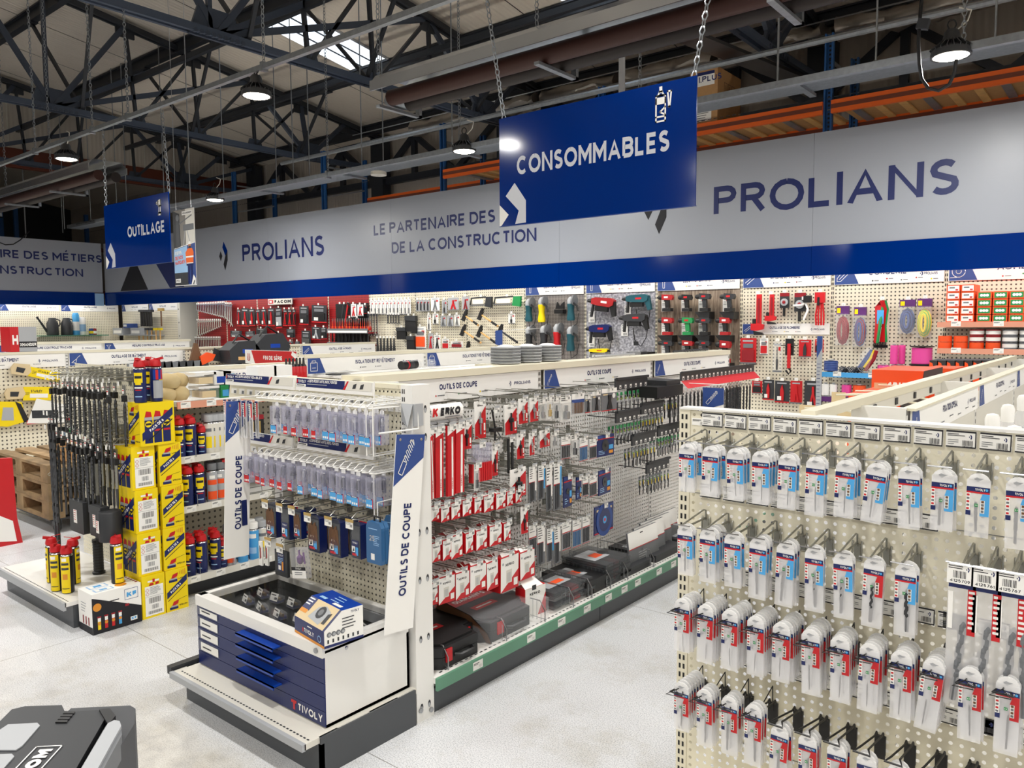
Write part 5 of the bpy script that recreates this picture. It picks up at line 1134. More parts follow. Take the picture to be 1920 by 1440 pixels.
# ================================================================ goods along gondola 1
XF = G1X+.27
def face_item(x, u0, u1, v0, v1):
    """lower left corner, width and height of something in the plane x whose outline the photo shows"""
    um, vm = (u0+u1)/2, (v0+v1)/2
    a, b = PX(u0, vm, x), PX(u1, vm, x); c, d = PX(um, v0, x), PX(um, v1, x)
    return (a.y+b.y)/2, d.z, abs(b.y-a.y), c.z-d.z
FLAG = data(MB().box(-.02, -.028, 0, .02, .006, .0012, 'tag').rect(-.021, -.002, .021, .007, .0016, 'lgrey').barcode(.002, -.024, .017, -.012, .0018, 6, 'barc').lines(-.017, .008, -.006, 2, .005, .0018, 'mid', .0018))
SPK = wire_hook(.24, 'zinc', .0024, .035).build('h'); SPKM = SPK.data; bpy.data.objects.remove(SPK)
def pack_parts(t, st, w, h, n=0):
    """parts of a carded pack, local x right, y up from its lower edge, z out"""
    x0, x1 = -w/2, w/2; r = random.Random(n)
    if st == 'longred':
        part(t, 'card', MB().box(x0, 0, -.012, x1, h, 0, 'red').rect(x0, 0, x0+w*.12, h, .0006, 'red').rect(w*.05, .0, w*.28, h*.84, .0008, 'paper').poly([(x0, h*.86), (x1, h*.93), (x1, h), (x0, h)], .001, 'paper').rect(x0, h*.92, x1, h, .0009, 'offwhite'))
        part(t, 'lettering', MB().text('KERKO', w*.22, h*.1, w*.14, .0012, 'red', rot=PI/2, bold=.03, w=h*.16).lines(w*.08, w*.26, h*.95, 2, .01, .0014, 'ink', .003))
    elif st == 'kerko':
        q = MB().box(x0, 0, -.004, x1, h, 0, 'paper').poly([(x0, 0), (x1, 0), (x1, h*.86), (x0, h*.38)], .0006, 'red'); part(t, 'card', q)
        part(t, 'lettering', MB().text('KERKO', 0, h*.86, h*.055, .001, 'ink', al='c', bold=.04, w=w*.5).rect(x1-w*.2, h*.1, x1-w*.06, h*.14, .001, 'paper').rect(x1-w*.2, h*.2, x1-w*.06, h*.4, .001, 'tag'))
        part(t, 'tool', MB().lathe([(w*.06, h*.12), (w*.06, h*.4), (w*.14, h*.42), (w*.14, h*.55), (w*.05, h*.57), (w*.05, h*.72)], ('black', 'chrome', 'steel')[n % 3], 8, (-w*.08, 0, w*.1), 'y'))
    elif st == 'blade':
        q = MB().box(x0, 0, -.004, x1, h, 0, 'lgrey').rect(x0, h*.62, x1, h, .0006, 'paper').rect(x0, h*.6, x1, h*.63, .0008, 'red').rect(x0, 0, x1, h*.02, .0008, 'red'); part(t, 'card', q.lines(x0+w*.1, x1-w*.1, h*.86, 2, h*.08, .001, 'mid', h*.02, n))
        q = MB(); k = 5
        for i in range(k): q.box(x0+w*(.08+i*.18), h*.06, .001, x0+w*(.18+i*.18), h*.58, .003, ('steelblue', 'dsteel', 'charcoal')[n % 3])
        part(t, 'blades', q).__setitem__('kind', 'stuff')
    elif st == 'long':
        part(t, 'card', MB().box(x0, 0, -.004, x1, h, 0, 'mid').rect(x0, h*.55, x1, h, .0006, 'paper').rect(x0, h*.53, x1, h*.56, .0008, 'red').rect(x1-w*.2, h*.3, x1, h*.98, .0009, 'lblue' if n % 2 else 'paper').lines(x0+w*.1, x1-w*.3, h*.9, 5, h*.06, .001, 'dark', h*.02, n))
        part(t, 'blade', MB().box(x0+w*.2, h*.03, .001, x0+w*.45, h*.55, .003, 'dsteel').box(x0+w*.5, h*.05, .001, x0+w*.7, h*.55, .003, 'charcoal'))
    elif st == 'navy':
        q = MB().box(x0, 0, -.006, x1, h, 0, 'navydeep').rect(x0, h*.8, x1, h*.84, .0006, 'red').rect(x0+w*.05, h*.86, x1-w*.3, h*.97, .0006, 'mattblue').rect(x1-w*.3, h*.1, x1-w*.06, h*.24, .0007, 'warn').rect(x1-w*.3, h*.3, x1-w*.06, h*.5, .0007, 'lblue').lines(x0+w*.1, 0, h*.25, 3, h*.07, .0007, 'skyblue', h*.025, n); part(t, 'card', q)
        part(t, 'tool', MB().disc(-.02*w, h*.5, w*.2, .002, 'dsteel', 12).disc(-.02*w, h*.5, w*.06, .003, 'black', 8))
    elif st == 'disc':
        part(t, 'card', MB().box(x0, 0, -.006, x1, h, 0, 'navydeep').rect(x0, h*.02, x1, h*.06, .0006, 'red').rect(x0, h*.9, x1, h*.94, .0006, 'mattblue').rect(x0+w*.1, h*.8, x1-w*.1, h*.88, .0006, 'tan'))
        part(t, 'disc', MB().lathe([(w*.42, -.001), (w*.42, .002), (0, .002)], 'mattblue', 22, (0, h*.46, .002)).disc(0, h*.46, w*.30, .0046, 'navydeep', 18).disc(0, h*.46, w*.1, .005, 'lblue', 12).disc(0, h*.46, w*.05, .0056, 'red', 8))
    elif st == 'clear':
        part(t, 'blister', MB().box(x0, 0, -.002, x1, h*.75, w*.25, 'clear')); part(t, 'card', MB().box(x0, h*.0, -.004, x1, h, -.002, 'tag').rect(x0, h*.75, x1, h, .0004, 'paper').lines(x0+w*.1, x1-w*.1, h*.92, 2, h*.08, .001, 'barc', h*.03, n))
        part(t, 'tool', MB().lathe([(w*.12, h*.1), (w*.2, h*.12), (w*.2, h*.4), (w*.08, h*.42), (w*.08, h*.66)], ('steel', 'gold', 'dark')[n % 3], 8, (0, 0, w*.1), 'y'))
    elif st == 'grey':
        part(t, 'card', MB().box(x0, 0, -.004, x1, h, 0, 'mid').rect(x0, h*.8, x1, h, .0006, 'paper').rect(x0, .0, x1, h*.04, .0008, 'red').disc(x1-w*.2, h*.66, w*.1, .0009, 'paper', 10).rect(x0+w*.1, h*.7, x0+w*.4, h*.76, .0009, 'tan'))
        part(t, 'tool', MB().prism([(-w*.16, h*.08), (w*.18, h*.08), (w*.08, h*.45), (w*.12, h*.7), (-w*.1, h*.7), (-w*.06, h*.45)], .001, .006, 'black'))
    elif st == 'grid':
        part(t, 'card', MB().box(x0, 0, -.004, x1, h, 0, 'lgrey').rect(x0, h*.7, x1, h, .0006, 'paper').rect(x0, h*.55, x1, h*.72, .0008, 'mattblue')); q = MB()
        for i in range(8): q.box(x0+w*(.05+i*.115), h*.04, .001, x0+w*(.1+i*.115), h*.56, .003, 'brown')
        part(t, 'blades', q).__setitem__('kind', 'stuff')
    elif st == 'tubes':
        q = MB()
        for i in range(9): q.box(x0+w*i/9, 0, -.01, x0+w*(i+.8)/9, h*.5, .012, 'red').box(x0+w*i/9, h*.5, -.012, x0+w*(i+.8)/9, h, .014, 'lilac')
        part(t, 'tubes', q).__setitem__('kind', 'stuff')
    elif st == 'rods':
        for s in (-.3, .3): part(t, 'rod', MB().tube([(s*w, 0, 0), (s*w, h, 0)], w*.16, 'black', 7))
    elif st == 'tool':
        part(t, 'shaft', MB().tube([(0, 0, 0), (-w*.1, h*.4, .01), (-w*.25, h, 0)], .005, 'black', 6)); part(t, 'grip', MB().box(-w*.4, h*.3, -.01, w*.4, h*.42, .02, 'black')); part(t, 'bow', MB().tube([(w*.1, h*.36, 0), (w*.4, h*.1, .01), (w*.2, 0, 0)], .003, 'dsteel', 5))
    elif st == 'tent':
        q = MB().box(x0, 0, -.05, x1, h*.92, 0, 'red').rect(x0+.001, .002, x1-.001, h*.9, .0006, 'paper').poly([(x0, 0), (x1, 0), (x1, h*.5)], .001, 'red').add([(x0+w*.1, h*.9, -.002), (x1-w*.1, h*.9, -.002), (x1-w*.2, h, -.03), (x0+w*.2, h, -.03)], [(0, 1, 2, 3)], 'paper')
        q.rect(x0+w*.3, h*.2, x0+w*.62, h*.55, .0011, 'offwhite').barcode(x0+w*.34, h*.24, x0+w*.58, h*.48, .0014, 5, 'lgrey').rect(x1-w*.28, h*.08, x1-w*.06, h*.28, .0013, 'tag').disc(x0+w*.12, h*.74, w*.05, .0012, 'lgrey', 8); part(t, 'card', q)
        part(t, 'lettering', MB().text('KERKO', 0, h*.66, h*.07, .0012, 'ink', al='c', bold=.04))
NMS = {'longred': 'long red and white auger bit pack', 'kerko': 'red and white carded drill accessory', 'blade': 'carded jigsaw blade pack', 'long': 'long carded saw blade pack', 'navy': 'navy carded accessory', 'disc': 'navy pack with a round disc', 'clear': 'small clear blister pack',
       'grey': 'grey card with a black multitool blade', 'grid': 'grey pack of thin blades', 'tubes': 'bundle of lilac tubed drill packs', 'rods': 'pair of black rods', 'tool': 'black hand brace', 'tent': 'white and red folded carton'}
def stock(row, rn, items, x=XF, flags=True):
    for i, it in enumerate(items):
        st, u0, u1, v0, v1 = it[:5]; dx = it[5] if len(it) > 5 else 0; cn = it[6] if len(it) > 6 else 1
        y, z, wd, h = face_item(x+dx, u0, u1, v0, v1)
        for k in range(cn):
            t = thing('tool_pack' if st not in ('tool', 'rods') else 'hand_tool', '%s, %s from the post in the %s row%s' % (NMS[st], ORD[i], rn, '' if k == 0 else ', %s behind' % ORD[k]), 'packet', (x+dx-k*.035, y, z), FX, 'tool packs in the '+rn+' row')
            t.rotation_euler = (Matrix.Rotation(random.uniform(-.02, .02), 3, 'X') @ Matrix.Rotation(random.uniform(-.07, .07), 3, 'Z') @ Euler(FX).to_matrix()).to_euler()
            pack_parts(t, st, wd*.94, h, i+row)
        hook(G1, SPKM, (y, z+h-.004, .0), 'hook', (1, 1, max(.3, (x+dx-G1X+.01)/.24)))
        if flags: child(G1, 'price_flag', FLAG, (y-.004, z+h+.012, x+dx-G1X+.018), (0, random.uniform(-.06, .06), 0))
stock(0, 'top', [('kerko', 866, 884, 790, 842, .02), ('kerko', 890, 911, 752, 822, -.03), ('tool', 917, 938, 768, 826, -.03), ('kerko', 946, 970, 758, 814), ('kerko', 972, 990, 747, 794), ('kerko', 993, 1010, 745, 790), ('clear', 1012, 1023, 748, 788), ('clear', 1025, 1035, 744, 785), ('clear', 1037, 1048, 745, 788), ('clear', 1050, 1070, 744, 790),
               ('grid', 1072, 1095, 738, 776), ('grey', 1096, 1108, 742, 774), ('grey', 1110, 1126, 734, 772), ('grey', 1128, 1156, 728, 770)])
stock(1, 'long pack', [('longred', 804, 815, 805, 936, .05), ('longred', 816, 831, 802, 933, .05), ('longred', 838, 853, 798, 930, .05), ('longred', 853, 871, 794, 924, .05)], XF)
stock(2, 'second', [('tubes', 880, 921, 832, 902), ('kerko', 922, 934, 836, 892), ('rods', 951, 963, 822, 886), ('clear', 889, 898, 870, 920, .06), ('kerko', 969, 983, 812, 860), ('kerko', 992, 1003, 811, 853), ('kerko', 1011, 1032, 806, 838), ('clear', 1033, 1045, 810, 838), ('blade', 1052, 1069, 818, 860), ('clear', 1070, 1083, 815, 857), ('blade', 1085, 1103, 820, 864), ('blade', 1105, 1119, 822, 860), ('navy', 1119, 1151, 815, 855)])
stock(3, 'third', [('kerko', 955, 988, 878, 932, .02), ('long', 991, 1006, 874, 941), ('long', 1008, 1022, 872, 936), ('long', 1024, 1036, 870, 958), ('long', 1037, 1053, 868, 956), ('navy', 1056, 1074, 892, 950), ('navy', 1080, 1091, 894, 936), ('blade', 1092, 1103, 892, 930), ('blade', 1104, 1120, 890, 930), ('navy', 1121, 1147, 880, 926)])
stock(4, 'fourth', [('tent', 808, 824, 946, 976, .03, 2), ('tent', 826, 843, 944, 978, .03, 2), ('tent', 846, 863, 939, 973, .03, 2), ('tent', 867, 884, 934, 967, .03, 2), ('tent', 889, 903, 930, 962, .03, 2), ('tent', 907, 926, 926, 959, .03, 2), ('tent', 930, 948, 922, 954, .03, 2), ('tent', 950, 962, 919, 948, .03, 2), ('tent', 966, 978, 915, 942, .03)])
stock(5, 'fifth', [('tent', 810, 826, 1014, 1053, .03, 2), ('tent', 829, 849, 1008, 1049, .03, 2), ('tent', 845, 868, 1000, 1046, .03, 2), ('tent', 872, 888, 996, 1036, .03, 2), ('tent', 892, 914, 990, 1030, .03, 2), ('tent', 917, 941, 982, 1022, .03, 2), ('tent', 944, 958, 977, 1013, .03, 2), ('kerko', 977, 990, 950, 1000, .04), ('blade', 992, 1006, 984, 1046), ('long', 1007, 1022, 984, 1058), ('long', 1026, 1038, 990, 1052), ('long', 1039, 1051, 986, 1056), ('blade', 1053, 1071, 978, 1030), ('blade', 1073, 1090, 974, 1025), ('blade', 1091, 1106, 968, 1018), ('disc', 1111, 1153, 946, 998)])
stock(6, 'lowest', [('tent', 806, 821, 1090, 1134, .04, 2), ('tent', 822, 853, 1076, 1130, .04, 2), ('tent', 854, 880, 1068, 1122, .04, 2), ('tent', 881, 911, 1054, 1108, .04, 2), ('tent', 912, 935, 1048, 1104, .04, 2), ('tent', 936, 974, 1036, 1106, .04, 2), ('tent', 975, 1003, 1028, 1084, .04, 2)])
for i in range(26):                               # bare hooks between the packs
    r = random.Random(i); hook(G1, SPKM, (2.34+r.random()*1.6, .62+.12*r.randrange(5), 0), 'hook', (1, 1, .9))
# brand strip at the left end
y, z, wd, h = face_item(XF+.03, 803, 863, 757, 787)
t = thing('brand_strip', 'white brand strip with a red initial above the long red packs', 'sign', (XF+.03, y, z), FX)
q = MB(); n = 6
for i in range(n):
    a0, a1 = -1+2*i/n, -1+2*(i+1)/n; f = lambda a: (h*(.5+.5*a), .02*math.sqrt(max(0, 1-a*a)))
    (y0_, z0_), (y1_, z1_) = f(a0), f(a1); q.add([(-wd/2, y0_, z0_), (wd/2, y0_, z0_), (wd/2, y1_, z1_), (-wd/2, y1_, z1_)], [(0, 1, 2, 3)], 'paper')
part(t, 'strip', q); part(t, 'lettering', MB().text('K', -wd*.48, h*.3, h*.52, .0225, 'red', bold=.09, w=wd*.16, slant=.1).text('ERKO', -wd*.24, h*.3, h*.5, .0225, 'ink', bold=.08, w=wd*.62, slant=.1).lines(-wd*.1, wd*.4, h*.18, 1, .01, .0218, 'mid', .004))
part(t, 'holder', MB().box(-wd/2, -.012, -.25, wd/2, 0, .01, 'lgrey'))
# dark rails with green capped bits on the far module
BITCARD = data(MB().box(-.012, -.075, -.003, .012, 0, .0, 'lgrey').rect(-.012, -.020, .012, 0, .0006, 'green').rect(-.011, -.048, .004, -.022, .0006, 'dark').rect(.004, -.048, .011, -.03, .0007, 'lgreen').rect(-.009, -.044, .0, -.036, .0009, 'gold'))
BITCARD2 = data(MB().box(-.012, -.075, -.003, .012, 0, .0, 'lgrey').rect(-.012, -.014, .012, 0, .0006, 'mid').rect(-.011, -.066, .003, -.022, .0006, 'charcoal').rect(.003, -.06, .011, -.03, .0007, 'yellow').rect(-.009, -.034, .0, -.026, .0009, 'lgreen'))
BITROD = data(MB().tube([(0, -.12, .001), (0, -.06, .003)], .0035, 'dsteel', 5))
RAILT = data(MB().box(-.010, -.018, 0, .010, .004, .001, 'paper').rect(-.007, -.015, .005, -.006, .0014, 'barc'))
rn = 0
for (u0, v0, u1, v1, n, gr, dx) in ((1155, 722, 1214, 716, 6, 1, 0), (1156, 785, 1200, 776, 5, 1, .03), (1203, 770, 1243, 760, 5, 0, .03), (1186, 828, 1229, 817, 5, 0, .03), (1234, 812, 1274, 800, 5, 1, .03), (1213, 880, 1255, 868, 5, 0, .03), (1230, 742, 1270, 735, 4, 0, 0)):
    x = XF-.04+dx; a, b = PX(u0, v0, x), PX(u1, v1, x); zz = (a.z+b.z)/2; W = b.y-a.y; rn += 1
    t = thing('bit_rail', 'dark price rail with white tags over small bit packs, %s from the top' % ORD[rn-1], 'rail', (x, a.y, zz), FX)
    part(t, 'rail', MB().box(0, -.03, -.012, W, .042, 0, 'charcoal').box(0, .03, -.0, W, .045, .012, 'dark').tube([(.02, 0, -.22), (.02, 0, 0)], .003, 'black', 4).tube([(W-.02, 0, -.22), (W-.02, 0, 0)], .003, 'black', 4))
    for k in range(n): child(t, 'price_tag', RAILT, (.03+W*(k+.3)/(n+.2), -.006, .001))
    for r in range(2):
        for k in range(n+2):
            c = thing('bit_card', 'small %s bit card, %s under the %s rail, %s' % ('green topped' if gr else 'yellow striped', ORD[k], ORD[rn-1], 'front line' if r == 0 else 'rear line'), 'packet', (x-.005-r*.06, a.y+.02+W*k/(n+1.6), zz-.045-.012*r), FX, 'small bit cards under the %s rail' % ORD[rn-1])
            child(c, 'card', BITCARD if gr else BITCARD2); child(c, 'bit', BITROD)
# red topped rail with long auger bits at the far end
x = XF+.06; a, b = PX(1277, 715, x), PX(1414, 690, x)
t = thing('auger_rack', 'dark rail with a red strip and hanging rows of long auger bits', 'rack', (x, a.y, (a.z+b.z)/2), FX); W = b.y-a.y
part(t, 'rail', MB().box(0, -.012, -.01, W, .045, 0, 'charcoal').box(0, .04, 0, W, .05, .015, 'dark')); part(t, 'red_strip', MB().add([(0, -.012, 0), (W, -.012, 0), (W, -.06, .05), (0, -.06, .05)], [(3, 2, 1, 0)], 'red'))
part(t, 'end_box', MB().box(-.36, -.10, -.2, -.01, -.03, .02, 'black').box(-.2, -.03, -.2, -.01, .0, .0, 'dark'))
for k in range(18): child(t, 'price_tag', RAILT, (.03+W*k/18.5, .012, .0012), None, (1.2, 1.2, 1))
for k in range(20):
    for r in range(2):
        o = thing('auger_bit', 'long dark auger bit hanging under the red strip, %s place, %s line' % (ORD[k], ('front', 'rear')[r]), 'drill bit', (x-.01-r*.09, a.y+.04+W*k/20.5, (a.z+b.z)/2-.07), FX, 'auger bits under the red strip')
        child(o, 'bit', BITB if k % 3 else BIT, (0, -.04, 0), None, (.0075, .36-.005*k, .0075)); child(o, 'label', RAILT, (0, -.015, .008), None, (.9, 1.6, 1))
for u, v in ((1320, 760), (1170, 760)):
    pass
p = PX(1337, 752, XF+.02)
t = thing('aisle_sign', 'small blue sign with a drill bit pictogram hung on a white arm', 'sign', (-1.30, 2.9, 1.2), FY)
SGY = 4.75; pa, pb = PY(1318, 726, SGY), PY(1357, 766, SGY); t.location = (pa.x, SGY, pb.z-.05); W, Hh = pb.x-pa.x, pa.z-pb.z+.05
q = MB().box(0, 0, -.002, W, Hh, 0, 'paper').poly([(0, .03), (W, Hh*.42), (W, Hh), (0, Hh)], .001, 'mattblue'); drill_icon(q, W*.2, Hh*.42, Hh*.6, .002, 'paper', .85); part(t, 'panel', q)
l = Vector((G1X, 0, 0)); part(t, 'arm', MB().tube([(l.x-pa.x, Hh+.02, -.01), (W+.0, Hh+.022, -.01), (W, Hh-.01, -.005)], .003, 'white', 5))
# ---------------------------------------------------------------- the base deck of gondola 1
DZ = .161
def wire_fence(y, h=.10, d0=.02, d1=.43):
    t = thing('wire_divider', '', 'divider', (G1X, y, DZ), FX)
    q = MB().tube([(0, 0, d0), (0, h, d0), (0, h, d1-.03), (0, h*.55, d1), (0, 0, d1)], .003, 'steel', 5).tube([(0, .012, d0), (0, .012, d1)], .002, 'steel', 4)
    for k in range(15): z = d0+(d1-d0)*(k+1)/16; q.tube([(0, .0, z), (0, h if z < d1-.03 else h*.7, z)], .0016, 'steel', 4)
    part(t, 'wire', q); return t
for i, (u, v) in enumerate(((841, 1285), (950, 1225), (1022, 1180), (1075, 1148), (1110, 1128), (1145, 1106), (1177, 1090), (1226, 1065))):
    y = PZ(u, v, DZ).y if True else 0
    y = PX(u, v, G1X+.43).y
    wire_fence(y)['label'] = 'steel wire divider on the base deck, %s from the white post' % ORD[i]
def tool_case(name, label, y, w, d, h, wrap, mt='black'):
    t = thing(name, label, 'case', (G1X+.05, y, DZ), FX)
    pr = [(0, 0), (w, 0), (w, d*.62), (w*.93, d*.74), (w*.80, d*.74), (w*.74, d), (w*.12, d), (0, d*.86)]
    P = lambda s, o=0: [(w/2+(a-w/2)*s, d/2+(b-d/2)*s) for a, b in pr]
    mk = lambda s, z0, z1, m: MB().at(Matrix(((1, 0, 0, 0), (0, 0, 1, 0), (0, 1, 0, 0), (0, 0, 0, 1)))).prism([(a, b) for a, b in P(s)][::-1], z0, z1, m)
    part(t, 'lower_shell', mk(1, 0, h*.48, mt)); part(t, 'upper_shell', mk(1, h*.5, h*.9, mt)); part(t, 'lid_panel', mk(.88, h*.9, h, mt))
    part(t, 'latch', MB().box(w*.18, h*.25, d-.012, w*.28, h*.8, d+.006, 'red')); part(t, 'latch', MB().box(w*.80, h*.25, d*.72, w*.88, h*.8, d*.75, 'red'))
    q = MB().at(Matrix(((1, 0, 0, 0), (0, 0, 1, h+.001), (0, -1, 0, d), (0, 0, 0, 1))))
    q.rect(w*.22, d*.42, w*.58, d*.56, 0, 'red').lines(w*.27, w*.54, d*.47, 1, .01, .0006, 'paper', d*.035); part(t, 'badge', q)
    part(t, 'handle', MB().tube([(w*.34, h*.4, d), (w*.38, h*.4, d+.022), (w*.6, h*.4, d+.022), (w*.64, h*.4, d)], .009, mt, 6))
    if wrap:
        q = MB().at(Matrix(((1, 0, 0, 0), (0, 0, 1, h+.002), (0, -1, 0, d), (0, 0, 0, 1))))
        q.poly([(0, d*.72), (w*.86, d*.72), (w, d), (0, d)], 0, 'red').rect(w*.78, d*.55, w, d*.72, .0004, 'paper').text('KERKO', w*.80, d*.58, d*.05, .001, 'ink', bold=.05).text('DIAMANTS', w*.2, d*.80, d*.1, .001, 'paper', bold=.05, w=w*.5); part(t, 'wrap_card', q)
        part(t, 'film', MB().box(-.004, 0, -.002, w+.004, h+.006, d+.03, 'clear'))
    return t
y0 = PX(812, 1235, G1X+.40).y; y1 = PX(918, 1190, G1X+.40).y
tool_case('tool_case', 'black plastic tool case with red latches nearest the white post', y0-.0, y1-y0, .36, .105, False)
y2, y3 = PX(900, 1205, G1X+.38).y, PX(1016, 1165, G1X+.38).y
tool_case('tool_case', 'black tool case wrapped in clear film with a red and white card', y2+.03, y3-y2-.03, .34, .105, True, 'dark')
t = MB().add([(0, 0, 0), (.34, 0, 0), (.34, .06, .03), (.25, .13, .05), (.05, .16, .05), (0, .08, .03)], [(0, 1, 2, 3, 4, 5)], 'brown').add([(0, 0, -.006), (.34, 0, -.006), (.34, .06, .024), (.25, .13, .044), (.05, .16, .044), (0, .08, .024)], [(5, 4, 3, 2, 1, 0)], 'dark').build('card_flap', None, (G1X+.06, y1+.012, DZ)); t.rotation_euler = (PI/2, 0, .0)
t['label'] = 'dark brown curved card leaning between the two tool cases'; t['category'] = 'card'
y4 = PX(1000, 1140, G1X+.33).y
t = thing('folded_carton', 'white and red folded carton standing behind the wrapped tool case', 'box', (G1X+.34, y4, DZ), FX); t.rotation_euler = (PI/2, 0, PI/2-.12)
part(t, 'carton', MB().box(-.07, 0, -.07, .08, .15, 0, 'red').rect(-.069, .0, .079, .149, .0006, 'paper').poly([(.02, 0), (.08, 0), (.08, .11)], .001, 'red').add([(-.07, .15, 0), (.06, .15, 0), (.04, .185, -.05), (-.07, .19, -.05)], [(0, 1, 2, 3)], 'paper'))
part(t, 'lettering', MB().text('KERKO', .0, .11, .014, .0012, 'ink', al='c', bold=.05).rect(-.06, .03, -.03, .06, .001, 'tag').rect(-.05, .175, -.02, .15, .03, 'dark'))
def organizer(label, y, w, d, h, x=.08, m='clear'):
    t = thing('organiser_box', label, 'box', (G1X+x, y, DZ), FX)
    part(t, 'tray', MB().box(0, 0, 0, w, h*.6, d, m)); part(t, 'lid', MB().box(-.004, h*.6, -.004, w+.004, h, d+.004, 'smoke' if m == 'clear' else m)); q = MB()
    for k in range(4): q.box(w*(.05+k*.24), .005, d*.05, w*(.24+k*.24), h*.5, d*.9, ('charcoal', 'mid', 'red', 'dark')[k])
    part(t, 'contents', q); q = MB().at(Matrix(((1, 0, 0, 0), (0, 0, 1, h+.001), (0, -1, 0, d), (0, 0, 0, 1)))); q.rect(w*.1, d*.3, w*.7, d*.8, 0, 'lgrey').rect(w*.3, d*.4, w*.6, d*.6, .0006, 'orange').disc(w*.75, d*.5, d*.12, .0006, 'dark', 12); part(t, 'label', q); return t
ya, yb = PX(1035, 1130, G1X+.38).y, PX(1108, 1100, G1X+.38).y
organizer('grey clear organiser box stack beside the folded carton', ya, yb-ya, .22, .05, .18); o = organizer('upper clear organiser box with an orange label beside the folded carton', ya+.01, yb-ya-.02, .21, .045, .18); o.location.z = DZ+.051
ya, yb = PX(1100, 1095, G1X+.40).y, PX(1138, 1080, G1X+.40).y
organizer('black case with a printed white sheet on the deck', ya, yb-ya, .3, .08, .1, 'black')
ya, yb = PX(1112, 1075, G1X+.38).y, PX(1176, 1052, G1X+.38).y
for i in range(3):
    o = organizer('smoky organiser case, %s from the bottom of the far stack' % ORD[i], ya+.1, yb-ya-.1, .3, .042, .1, 'smoke'); o.location.z = DZ+.043*i
ya, yb = PX(1115, 1050, G1X+.3).y, PX(1250, 1015, G1X+.3).y
for i in range(3): o = organizer('flat dark tray of wares between the far dividers, %s one' % ORD[i], ya+.12+i*.42, .36, .34, .045, .06, 'dark')
# flat sheets standing at the far end
for i in range(4):
    y, z, wd, h = face_item(G1X+.34-.03*i, 1178+12*i, 1232+12*i, 990+4*i, 1045)
    t = thing('sandpaper_pack', 'grey and white sheet pack leaning at the far deck end, %s in row' % ORD[i], 'packet', (G1X+.36-.03*i, y-wd/2, DZ+.004), FX, 'sheet packs at the far end')
    part(t, 'sheet', MB().box(0, 0, -.012, wd, .22, 0, 'mid').rect(0, .12, wd, .22, .0006, 'paper').rect(0, .115, wd, .12, .0008, 'red').lines(wd*.3, wd*.6, .08, 4, .014, .0008, 'lgrey', .006, i).rect(wd*.4, .195, wd*.5, .202, .001, 'dark')); t.rotation_euler = (PI/2-.12, 0, PI/2)
# things left on the caps of gondola 1
for i, (u, v) in enumerate(((993, 690), (1020, 690), (1043, 688))):
    p = PX(u, v, G1X-.22-.05*i); z0 = 1.425
    t = thing('disc_stack', 'stack of grey grinding discs on the gondola top, %s of the three' % ORD[i], 'discs', (G1X-.13, 3.42+.20*i, z0))
    for k in range(11): part(t, 'disc', MB().lathe([(.0, 0), (.085, 0), (.088, .004), (.085, .0075), (0, .0075)], 'mid' if k % 2 else 'lgrey', 16, (0, 0, k*.0085)))
    part(t, 'wrap', MB().lathe([(.05, .094), (.03, .104), (0, .106)], 'tag', 10))
part(G1, 'cap_ledge', MB().box(3.3, 1.405, -.26, 4.0, 1.422, -.12, 'cream'))
t = thing('bit_tube', 'long clear tube of bits lying on the gondola top', 'tube', (G1X-.03, 4.45, 1.442), (0, 0, PI/2))
part(t, 'tube', MB().tube([(-.3, 0, 0), (.3, 0, 0)], .018, 'clear', 10)); part(t, 'bits', MB().tube([(-.26, 0, -.004), (.24, 0, -.004)], .008, 'steel', 6))
o = thing('auger_bit', 'bright masonry auger lying along the far gondola top', 'drill bit', (G1X-.03, 5.25, 1.432), (PI/2, 0, 0)); child(o, 'bit', BITB, (0, 0, 0), (0, 0, 0), (.011, .62, .011)); o.rotation_euler = (0, 0, 0); o.location = (G1X-.04, 5.9, 1.434)
